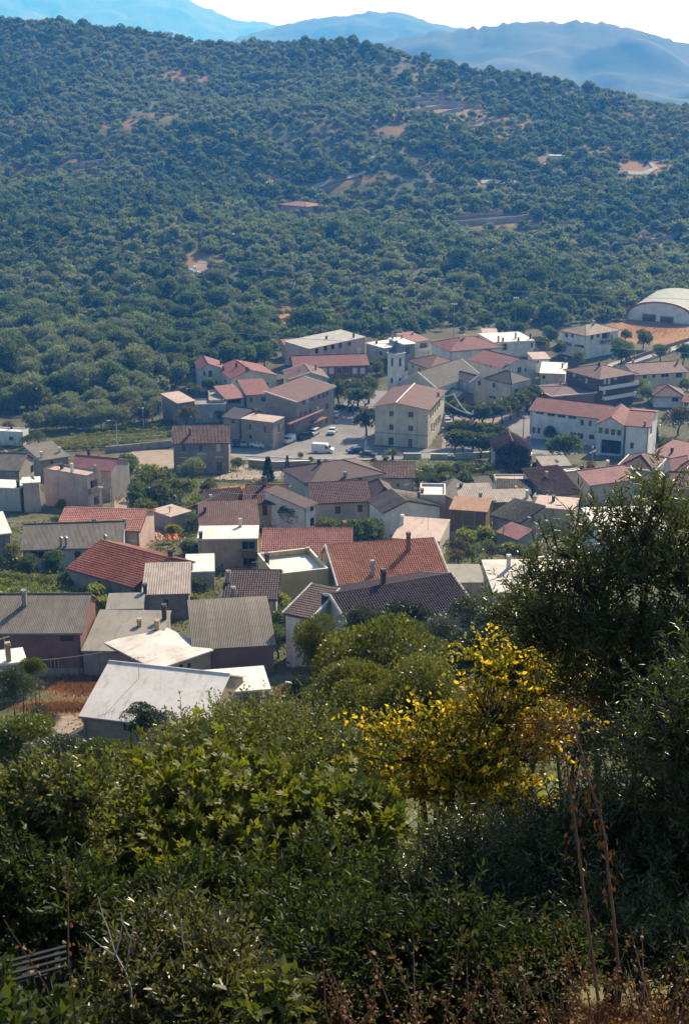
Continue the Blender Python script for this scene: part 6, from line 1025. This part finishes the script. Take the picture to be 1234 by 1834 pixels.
# ---------------------------------------------------------------- poles, lamps, walls, wires
def lamp(px, pb, pt, kind, label, group=None, ymin=95, side=-1):
    b_ = gpix(px, pb, 0, ymin); h = max(2.5, (pb - pt) * b_.y / CP / F / .97); o = empty('street_lamp' if kind != 'pole' else 'utility_pole', b_, 0, label, 'street lamp' if kind != 'pole' else 'pole', group); m = MB()
    m.tube([(0, 0, -.3), (0, 0, h * .5), (0, 0, h)], [.13, .11, .08], 7); m.build('pole', GREYM if kind in ('pole', 'flood') else ROLL, o); hd = MB()
    if kind == 'arm':
        a = MB(); a.tube([(0, 0, h - .02), (side * .25, -.05, h + .35), (side * .8, -.2, h + .5), (side * 1.3, -.3, h + .48)], .045, 6); a.build('arm', GREYM, o); hd.box(side * 1.7 - .4, -.5, h + .4, side * 1.7 + .4, -.2, h + .58)
    elif kind == 'globe': hd.tube([(0, 0, h), (0, 0, h + .12), (0, 0, h + .3), (0, 0, h + .48), (0, 0, h + .55)], [.12, .26, .3, .22, .05], 10)
    elif kind == 'flood':
        for x in (-.7, 0, .7): hd.box(x - .25, -.25, h - .1, x + .25, .1, h + .4)
        hd.box(-.9, -.04, h - .2, .9, .04, h - .1)
    elif kind == 'pole': hd.box(-.5, -.05, h - .4, .5, .05, h - .28)
    hd.build('lamp_head' if kind != 'pole' else 'crossarm', ROLL if kind != 'pole' else GREYM, o)
for a in ((211, 806, 757, 'arm', 'grey curved street lamp at the vineyard wall'), (258, 768, 734, 'globe', 'white globe lamp among the vine rows'), (288, 764, 716, 'pole', 'wooden-looking pole beside the stone barn'), (201, 922, 876, 'arm', 'pale street lamp beside the pinkish flats'), (699, 876, 848, 'arm', 'street lamp curving right before the brown striped roof', None, 95, 1), (1091, 722, 698, 'arm', 'street lamp in front of the dark brick house'), (1187, 684, 671, 'arm', 'street lamp in front of the L-shaped house'), (948, 800, 786, 'globe', 'globe lamp at the left end of the school'), (992, 806, 792, 'globe', 'globe lamp in the school yard beside the dark round tree'), (1060, 822, 804, 'globe', 'globe lamp left of the school entrance'), (1122, 826, 808, 'globe', 'globe lamp right of the school entrance'), (805, 800, 770, 'arm', 'white lamp at the front row of trimmed trees'), (958, 990, 935, 'arm', 'tall curved lamp at the tips of the olive branches', None, 95, 1), (942, 878, 858, 'globe', 'globe lamp beside the pink flat store'), (508, 930, 893, 'arm', 'street lamp at the right corner of the ochre house', None, 95, 1), (306, 950, 905, 'pole', 'thin pole standing before the concrete hut')): lamp(*a)
for px, pb, pt, lab in ((690, 600, 556, 'tall thin floodlight mast behind the white flat roofs'), (812, 606, 549, 'floodlight mast with bright lamps behind the skylight house'), (922, 590, 538, 'floodlight mast above the white flat roof with arches'), (1087, 570, 520, 'floodlight mast left of the hangar')): lamp(px, pb, pt, 'flood', lab, None, 420)
for px, pb, pt, lab in ((219, 386, 352, 'power pole on the hill, right one of a pair'), (191, 382, 350, 'power pole on the hill, left one of a pair'), (362, 452, 416, 'power pole above the dirt clearing'), (249, 384, 352, 'thin power pole right of the pair on the hill'), (480, 675, 632, 'power pole behind the cream red-roofed house')): lamp(px, pb, pt, 'pole', lab, None, 430)
def wire(pts, r, label, n=40):
    m = MB(); P = []
    for (p, q, sag) in pts:
        for i in range(n + 1): t = i / n; v = p.lerp(q, t); P.append(v - Vector((0, 0, sag * 4 * t * (1 - t))))
    m.tube(P, r, 4); tag(m.build('power_cable', plain('bare_aluminium_cable', (0.3, 0.32, 0.32), .4)), label, 'cable')
wire([(at_depth(-60, 414, 150), at_depth(1300, 538, 150), 1.3)], .02, 'middle cable crossing in front of the wooded hill'); wire([(at_depth(-60, 540, 150), at_depth(740, 618, 150), .6)], .018, 'lower left cable crossing above the village edge'); wire([(at_depth(-60, 205, 170), at_depth(1300, 372, 170), 1.4)], .014, 'highest cable crossing the hillside'); wire([(at_depth(960, 610, 170), at_depth(1300, 637, 170), .15)], .02, 'short cable in front of the lone white house')
wire([(at_depth(300, 915, 200), at_depth(400, 880, 215), .5), (at_depth(400, 880, 215), at_depth(500, 880, 225), .5)], .02, 'thin cable from the pole by the concrete hut'); wire([(at_depth(60, 1183, 128), at_depth(185, 1168, 132), .1)], .02, 'thin cable along the low grey workshop')
def festoon():
    m = MB(); z = lambda px, py, s: at_depth(px, py, s); a, b_, c, e = z(787, 710, 352), z(812, 705, 352), z(846, 742, 345), z(847, 734, 345)
    for p, q, sg in ((a, b_, .3), (b_, c, 1.0), (a, c, .8), (c, e, 0)):
        m.tube([p.lerp(q, i / 12) - Vector((0, 0, sg * 4 * i / 12 * (1 - i / 12))) for i in range(13)], .16, 5)
    tag(m.build('festoon', ROLL), 'white festoon strung from the roof corner of the town hall', 'decoration')
festoon()
lamp(812, 752, 704, 'pole', 'slim pole carrying the white festoon'); lamp(936, 790, 730, 'pole', 'leaning-cable pole left of the school')
def ribbon_wall(pts, h, t, mat, name, label, cat, group=None, cap=None, ymin=95, raw=False):
    P = [gpix(*p, ymin=ymin) for p in pts] if not raw else pts; m = MB(); Q = []
    for a, b_ in zip(P, P[1:]):
        k = max(1, int((b_ - a).length / 4))
        Q += [a.lerp(b_, i / k) for i in range(k)]
    Q.append(P[-1]); Q = [Vector((q.x, q.y, gz(q.x, q.y))) for q in Q]
    tn = [(Q[min(i + 1, len(Q) - 1)] - Q[max(i - 1, 0)]) for i in range(len(Q))]; S = [Vector((-v.y, v.x, 0)).normalized() * t / 2 for v in tn]
    for i in range(len(Q) - 1):
        a, b_, sa, sb = Q[i], Q[i + 1], S[i], S[i + 1]; dn = Vector((0, 0, -.5)); u = Vector((0, 0, h))
        m.face([a - sa + dn, b_ - sb + dn, b_ - sb + u, a - sa + u]); m.face([b_ + sb + dn, a + sa + dn, a + sa + u, b_ + sb + u]); m.face([a - sa + u, b_ - sb + u, b_ + sb + u, a + sa + u])
    for a, s, f in ((Q[0], S[0], 1), (Q[-1], S[-1], -1)):
        c = [a - s + Vector((0, 0, -.5)), a + s + Vector((0, 0, -.5)), a + s + Vector((0, 0, h)), a - s + Vector((0, 0, h))]; m.face(c if f < 0 else list(reversed(c)))
    o = m.build(name, mat); tag(o, label, cat, group)
    if cap:
        m = MB(); 
        for i in range(len(Q) - 1):
            a, b_, sa, sb = Q[i], Q[i + 1], S[i] * 1.4, S[i + 1] * 1.4; u, u2 = Vector((0, 0, h + .003)), Vector((0, 0, h + .12))
            m.face([a - sa + u, b_ - sb + u, b_ - sb + u2, a - sa + u2]); m.face([b_ + sb + u, a + sa + u, a + sa + u2, b_ + sb + u2]); m.face([a - sa + u2, b_ - sb + u2, b_ + sb + u2, a + sa + u2])
        m.build('coping', cap, o)
    return o
ribbon_wall([(190, 812), (250, 806), (312, 800)], 1.7, .4, W_['stone'], 'garden_wall', 'long dark stone wall holding the vineyard behind the station yard', 'wall')
for a, b_, lab in (((722, 822), (754, 822), 'left piece of the white-capped parapet before the town hall'), ((771, 823), (801, 823), 'middle piece of the white-capped parapet before the town hall'), ((814, 822), (884, 819), 'right piece of the white-capped parapet before the trimmed trees')): ribbon_wall([a, b_], 1.3, .35, W_['beige'], 'parapet_wall', lab, 'wall', cap=TRIM)
ribbon_wall([(446, 838), (495, 842), (555, 840)], 1.9, .4, W_['stone'], 'retaining_wall', 'stone retaining wall above the railway platform', 'wall', cap=TRIM); ribbon_wall([(440, 818), (560, 824), (680, 825)], .28, .3, W_['beige'], 'kerb_wall', 'low beige kerb wall along the front of the square', 'wall')
ribbon_wall([(1050, 690), (1120, 650), (1240, 609)], 1.2, .3, plaster('red_brown_wall', (0.2, 0.12, 0.09)), 'road_wall', 'reddish wall above the valley road', 'wall'); ribbon_wall([(1060, 697), (1125, 657), (1190, 636), (1240, 622)], .8, .12, STEEL, 'guard_rail', 'grey guard rail along the valley road', 'guard rail')
ribbon_wall([(350, 1000), (352, 1030)], 1.8, .25, CONC, 'yard_wall', 'grey yard wall left of the tan block', 'wall'); ribbon_wall([(130, 1050), (165, 1062)], 1.0, .4, W_['stone'], 'garden_wall', 'short stone wall at the garden end of the rusty-red roof', 'wall')
TW = stone('pale_dry_stone', (0.42, 0.33, 0.25), (0.3, 0.23, 0.17), 1.2, .5)
for i, (a, b_, c) in enumerate((((700, 185), (760, 178), (815, 180)), ((720, 192), (790, 186), (840, 188)), ((728, 202), (790, 194), (850, 190)), ((730, 211), (800, 204), (830, 198)), ((818, 228), (870, 214), (890, 196)), ((830, 232), (900, 226), (930, 216)), ((770, 396), (850, 386), (900, 384)), ((780, 406), (860, 400), (905, 396)), ((870, 402), (920, 396), (990, 380)), ((870, 265), (920, 258), (925, 254)), ((100, 305), (150, 297), (190, 292)), ((110, 318), (170, 308), (200, 304)), ((60, 290), (110, 285), (150, 280)), ((1060, 425), (1110, 418), (1150, 410)), ((1150, 440), (1190, 430), (1230, 424)))):
    ribbon_wall([a, b_, c], 2.2, .6, TW, 'terrace_wall', 'pale dry-stone terrace wall on the hillside', 'wall', 'terrace walls on the hillside', ymin=520)
def track():
    a, b_ = gpix(372, 862), gpix(570, 866); d = (b_ - a); L = d.length; d.normalize(); s = Vector((-d.y, d.x, 0)); o = empty('railway_track', a, math.atan2(d.y, d.x), 'railway track in front of the station, edged by dry grass', 'railway track'); n = int(L / .7); m = MB(); off = .12
    for sy in (-.48, .48): m = MB(); m.box(0, sy - .04, off + .1, L, sy + .04, off + .24); m.build('rail', plain('rusty_rail', (0.12, 0.07, 0.05), .5), o)
    m = MB()
    for i in range(n): m.box(i * .7, -.9, off - .05, i * .7 + .22, .9, off + .097)
    sl_ = m.build('sleepers', plain('dark_sleepers', (0.06, 0.05, 0.04), .9), o)
track()
def monument():
    p = gpix(655, 812); o = empty('monument', p, 0, 'small pale stone monument standing on the square', 'monument'); m = MB(); m.box(-.9, -.9, -.2, .9, .9, .35); m.box(-.6, -.6, .35, .6, .6, 1.3); m.box(-.7, -.7, 1.3, .7, .7, 1.45); m.build('pedestal', W_['palegrey'], o)
    s = MB(); s.tube([(0, 0, 1.45), (0, 0, 1.9), (.03, 0, 2.5), (0, 0, 2.9), (0, 0, 3.05)], [.34, .28, .34, .22, .1], 10); s.tube([(0, 0, 3.0), (0, 0, 3.12), (0, 0, 3.28), (0, 0, 3.36)], [.06, .14, .14, .05], 10); s.build('statue', W_['palegrey'], o, smooth=True)
monument()
# orange netting, tarpaulins, rubble
def cloth(name, pts, mat, label, cat, hump=.3, n=12, ymin=95, h=0.05, seed=0):
    c = [gpix(*p, ymin=ymin) for p in pts]; m = MB(); g = []
    rnd = random.Random(seed); 
    for i in range(n + 1):
        row = []
        for j in range(n + 1):
            p = c[0].lerp(c[1], i / n).lerp(c[3].lerp(c[2], i / n), j / n); e = min(i, n - i, j, n - j) / n * 4; z = gz(p.x, p.y) + h + hump * min(e, 1) * (.6 + .4 * rnd.random()) + .12 * math.sin(i * 1.7 + j); row.append(Vector((p.x, p.y, z)))
        g.append(row)
    for i in range(n):
        for j in range(n): m.face([g[i][j], g[i + 1][j], g[i + 1][j + 1], g[i][j + 1]])
    tag(m.build(name, mat), label, cat)
cloth('netting', [(292, 967), (322, 968), (318, 950), (296, 948)], plain('orange_netting', (0.55, 0.09, 0.025), .7), 'orange netting heaped behind the striped pantile roof', 'netting', .9)
cloth('tarpaulin', [(262, 966), (292, 968), (294, 948), (270, 944)], plain('faded_red_sheet', (0.4, 0.16, 0.14), .7), 'faded red sheet spread beside the orange netting', 'tarpaulin', .5)
cloth('tarpaulin', [(372, 484), (395, 485), (392, 474), (376, 474)], plain('turquoise_tarp', (0.03, 0.25, 0.3), .5), 'turquoise tarpaulin in the dirt clearing on the hill', 'tarpaulin', 1.6, 8, 520)
for px, py, s in ((336, 484, 1.6), (344, 487, 1.2), (349, 481, 1.4), (356, 490, 1.0), (401, 482, 1.0)): cloth('white_sheet', [(px - 4 * s, py + 2), (px + 4 * s, py + 2), (px + 3 * s, py - 3), (px - 3 * s, py - 3)], ROLL, 'white sheeting lying in the dirt clearing on the hill', 'sheet', 1.2, 4, 520, seed=px); bpy.context.scene.collection.objects[-1]['group'] = 'white sheets in the dirt clearing'
def rocks(name, spots, mat, label, cat, group, seed, ymin):
    rnd = random.Random(seed)
    for px, py, r in spots:
        p = gpix(px, py, 0, ymin); bm = bmesh.new(); bmesh.ops.create_icosphere(bm, subdivisions=2, radius=r)
        for v in bm.verts: v.co *= 1 + rnd.uniform(-.22, .22); v.co.z *= .65
        me = bpy.data.meshes.new(name); bm.to_mesh(me); bm.free(); me.materials.append(mat); o = link(name, me, None, (p.x, p.y, p.z + r * .2)); o.rotation_euler = (0, 0, rnd.random() * 6); tag(o, label, cat, group)
ROCK = plaster('pale_rock', (0.45, 0.42, 0.38), .4)
rocks('stone_block', [(515 + (i * 7) % 44, 1226 + (i * 11) % 26, .28 + .2 * ((i * 5) % 4) / 3) for i in range(22)], plaster('whitish_rubble', (0.6, 0.57, 0.53), .3), 'whitish lump in the rubble heap beside the carport', 'rubble', 'rubble heap beside the carport', 3, 95)
rocks('boulder', [(215, 52, 3), (235, 56, 3.4), (305, 62, 3), (318, 64, 2.4), (352, 86, 2.6), (395, 84, 2.5), (148, 84, 3), (690, 524, 2.2), (702, 527, 2.6), (520, 612, 2.5), (1028, 192, 3), (1130, 195, 2.6), (660, 285, 3), (670, 290, 3.4), (450, 100, 2.6), (770, 260, 2.2), (250, 62, 2.4), (120, 620, 1.8)], ROCK, 'pale boulder among the trees of the hillside', 'boulder', 'boulders on the hillside', 4, 480)
rocks('stone_block', [(118, 1322, .35), (128, 1328, .3), (108, 1326, .25), (138, 1320, .3)], ROCK, 'pale stone lying at the end of the garden path', 'stone', 'stones at the garden path', 5, 95)
# white roofs and sheds on the hill
H(0, 'small white-roofed shed on the hillside left of the winding track', (985, 279), (1012, 279), 5, 2.4, ('flat', .0), 'white', 'white', ymin=560, name='shed', cat='shed')
H(0, 'long white greenhouse-like shed below the middle of the hillside', (918, 335), (945, 334), 5, 2.2, ('flat', .0), 'white', 'white', ymin=560, name='shed', cat='shed')
H(0, 'small pinkish hut at the right edge of the hillside', (1222, 226), (1240, 226), 5, 3, ('sx', .8), 'pink', 'pinkt', ymin=560, name='hut', cat='hut')
# ---------------------------------------------------------------- near the viewer
STALK = plain('pale_dry_stalk', (0.19, 0.10, 0.07), .6, var=.4); TWIG = plain('bleached_twig', (0.36, 0.33, 0.3), .7)
def fennel(pts, s, label, side, forks):
    P = [at_depth(px, py, s + ds) for px, py, ds in pts]; g = P[0]; zb = gz(g.x, g.y); o = empty('giant_fennel', (g.x, g.y, zb), 0, label, 'dry stalk'); b0 = Vector((g.x, g.y, zb)); Q = [Vector((0, 0, -.1))] + [p - b0 for p in P]; n = len(Q)
    m = MB(); m.tube(Q, [.0095 - .006 * i / n for i in range(n)], 8); st = m.build('stalk', STALK, o)
    for (i, pt) in forks:
        f = MB(); e = [at_depth(px, py, s) - b0 for px, py in pt]; f.tube([Q[i]] + e, [.007] + [.005] * (len(e) - 1) + [.003], 5); f.build('side_stem', STALK, o)
    rng = np.random.default_rng(int(pts[0][0])); top = Q[-1]; n = 420; d = nrm(rng.normal(size=(n, 3))); PP = np.array(top) + d * np.array([.17, .17, .13]) * rng.random((n, 1)) ** .5 + np.array([side, 0, .02]); V, Fc, rd = leaves(PP, d + rng.normal(size=(n, 3)) * .4, .018, .6, rng, False); link('dry_umbel', np_mesh('dry_umbel', V, Fc, LEAF['rust'], rd), o)['kind'] = 'stuff'
    for i in range(2, len(Q) - 1):
        q = Q[i]; k = 16; t = rng.random(k); PP = np.array(q) + np.stack([.015 + .02 * rng.normal(size=k), .02 * rng.normal(size=k), -.16 * t], 1); V, Fc, rd = leaves(PP, np.stack([rng.normal(size=k) * .3, rng.normal(size=k) * .3, -np.ones(k)], 1), .05, .3, rng, False); link('withered_sheath', np_mesh('sheath', V, Fc, LEAF['rust'], rd), o)
fennel([(1072, 1800, 0), (1058, 1700, 0), (1044, 1590, 0), (1034, 1510, 0), (1026, 1450, 0), (1018, 1400, 0), (1014, 1360, 0), (1004, 1325, 0)], 7.2, 'left tall dry fennel stalk with a forked curved side stem', -.08, [(5, [(1034, 1435), (1040, 1415), (1034, 1392)])])
fennel([(1106, 1730, 0), (1098, 1640, 0), (1088, 1560, 0), (1083, 1500, 0), (1074, 1460, 0), (1054, 1400, 0), (1042, 1350, 0), (1024, 1290, 0)], 7.3, 'right tall dry fennel stalk, bare and leaning to the top left', -.02, [(6, [(1040, 1390), (1030, 1380)]), (5, [(1075, 1440), (1074, 1420)]), (7, [(1010, 1296)])])
def dead_twigs():
    s = 6.6; b_ = at_depth(235, 1770, s); g = Vector((b_.x, b_.y, gz(b_.x, b_.y))); o = empty('dead_branch', g, 0, 'bleached bare forked twigs rising from the bottom left shrub', 'dead branch'); m = MB(); A = lambda px, py, d=0: at_depth(px, py, s + d) - g
    m.tube([Vector((0, 0, -.1)), A(235, 1770), A(225, 1740), A(208, 1710)], [.006, .005, .0045, .004], 5)
    for pts in ([(208, 1710), (195, 1665), (185, 1640), (176, 1605)], [(208, 1710), (216, 1680), (220, 1655), (217, 1635)], [(210, 1712), (190, 1700), (170, 1685), (154, 1670)], [(226, 1742), (232, 1700), (238, 1670), (243, 1640)], [(187, 1645), (180, 1636), (173, 1632)], [(235, 1680), (228, 1668), (222, 1655)], [(270, 1720), (285, 1695), (295, 1685)], [(325, 1650), (327, 1680), (332, 1705)]): m.tube([A(*p) for p in pts], [.0036, .003, .0024, .0015][:len(pts)], 4)
    m.build('twigs', TWIG, o)
dead_twigs()
def pallet():
    s = 8.0; c = at_depth(72, 1728, s); o = empty('wooden_pallet', (c.x, c.y, c.z), R(20), 'broken grey wooden pallet lying in the brush at the lower left', 'pallet'); o.rotation_euler = (R(-10), R(-8), R(14)); o.scale = (.8, .8, .8); W = plain('grey_weathered_wood', (0.05, 0.05, 0.052), 1.0, .05, var=.5)
    for y in (-.14, -.03, .08, .17): m = MB(); m.box(-.19, y - .018, 0, .19, y + .018, .012); m.build('slat', W, o)
    for x in (-.11, .12): m = MB(); m.box(x - .015, -.18, -.05, x + .015, .2, -.002); m.build('bearer', W, o)
    g = MB(); g.box(-.05, -.05, -1.4, .05, .05, -.06); g.build('prop', W, o)
pallet()
def dry_weed(px, py, s, h, label, group, seed, mat='dry', n=110, size=.02):
    rng = np.random.default_rng(seed); p = at_depth(px, py, s); z = gz(p.x, p.y); o = empty('dry_weed', (p.x, p.y, z), 0, label, 'dry weed', group); m = MB(); PP, AA = [], []; H_ = h
    for k in range(3):
        a = rng.random() * 6.28; e = Vector((math.cos(a) * .32 * H_, math.sin(a) * .32 * H_, H_ * rng.uniform(.75, 1))); mid = e * .5 + Vector((rng.normal() * .02, rng.normal() * .02, .04)); m.tube([(0, 0, -.05), mid, e], [.005, .004, .002], 4)
        for i in range(n // 3): t = rng.uniform(.25, 1); q = (mid * (2 * t) if t < .5 else mid.lerp(e, 2 * t - 1)); PP.append(np.array(q) + rng.normal(size=3) * .018); AA.append(rng.normal(size=3))
    V, Fc, rd = leaves(np.array(PP), np.array(AA), size * rng.uniform(.6, 1.3, len(PP)), .8, rng, True, .5); m.build('stems', STALK, o); link('pods', np_mesh('pods', V, Fc, LEAF[mat], rd), o)['kind'] = 'stuff'
rw = random.Random(8)
for i in range(16):
    px = 585 + (i * 83) % 640; py = 1815 - rw.random() * 30; s = 6.2 + rw.random() * .8; p = at_depth(px, py, s); dry_weed(px, py, s, max(.25, p.z - gz(p.x, p.y) + .08 + rw.random() * .3), 'dry brown weed with papery seed pods on the near bank', 'dry weeds on the near bank', i)
for i in range(7): dry_weed(1000 + i * 30, 1800, 6.6 + .15 * (i % 3), .55 + .1 * (i % 4), 'dry brown weed with papery seed pods on the near bank', 'dry weeds on the near bank', 60 + i)
dry_weed(132, 1700, 6.6, 1.0, 'dry brownish sprig standing right of the pallet', None, 91, 'dry', 60, .028)
def grass_bank():
    rng = np.random.default_rng(12); n = 70000; Y = rng.uniform(5.2, 10.2, n); X = rng.uniform(.2, 2.3, n) * (Y / 7); px, py = project(X, Y, ground(X, Y)); k = rng.random(n) < smooth01((px - 880) / 160); X, Y = X[k], Y[k]; n = len(X); P = np.stack([X, Y, ground(X, Y)], 1)
    V, Fc, rd = leaves(P, rng.normal(size=(n, 3)) * .45 + np.array([0, 0, 1.0]), rng.uniform(.08, .26, n), .05, rng, False, 0, .2); tag(link('dry_grass', np_mesh('dry_grass', V, Fc, LEAF['straw'], rd)), 'reddish dry grass on the near bank at the lower right', None, None, 'stuff')
    n = 30000; spots = [(470, 880, 110, 7), (150, 1228, 70, 20), (120, 1268, 80, 8), (565, 1205, 30, 16), (545, 1240, 36, 12), (1170, 592, 80, 20)]; PX = []
    for i in range(n): q = spots[i % 6]; PX.append((q[0] + rng.normal() * q[2] * .5, q[1] + rng.normal() * q[3] * .5))
    PX = np.array(PX); u = (PX[:, 0] - CX) / F; v = (PX[:, 1] - CY) / F; t = (SP + CP * v) / (CP - SP * v); yy = np.interp(-t, -py_t(np.array([560, 600, 700, 800, 880, 960, 1100, 1200, 1300])) , np.zeros(9)) if False else None
    ys = np.linspace(95, 540, 900); zs = ground(np.zeros(900), ys) / ys; Yg = np.interp(-t, zs, ys); Xg = u * Yg / (CP - SP * v); Zg = ground(Xg, Yg); P = np.stack([Xg, Yg, Zg], 1)
    V, Fc, rd = leaves(P, rng.normal(size=(n, 3)) * .4 + np.array([0, 0, 1.0]), rng.uniform(.2, .5, n), .25, rng, False); tag(link('dry_grass', np_mesh('dry_grass_tufts', V, Fc, LEAF['straw'], rd)), 'orange dry grass by the railway and below the brick building', None, None, 'stuff')
grass_bank()
def ridge_cap():
    w, d, h = tD; m = MB(); m.tube([(.4 * w, -.6, h + 1.34), (.4 * w, d + .6, h + 1.34)], .16, 6); m.build('ridge_cap', TRIM, troot, local(troot) @ tM)
ridge_cap()
# ---------------------------------------------------------------- air
hz = MB(); hz.box(-9100, -500, -264, 9100, 17400, 760)
hm = bpy.data.materials.new('haze'); hm.use_nodes = True; ht = hm.node_tree; ht.nodes.remove(ht.nodes['Principled BSDF'])
pv = ht.nodes.new('ShaderNodeVolumePrincipled'); pv.inputs['Color'].default_value = HAZE_COL; pv.inputs['Density'].default_value = HAZE_D; pv.inputs['Anisotropy'].default_value = HAZE_G; pv.inputs['Absorption Color'].default_value = (1, 1, 1, 1)
ht.links.new(pv.outputs[0], ht.nodes['Material Output'].inputs['Volume'])
tag(hz.build('haze', hm), kind='stuff')
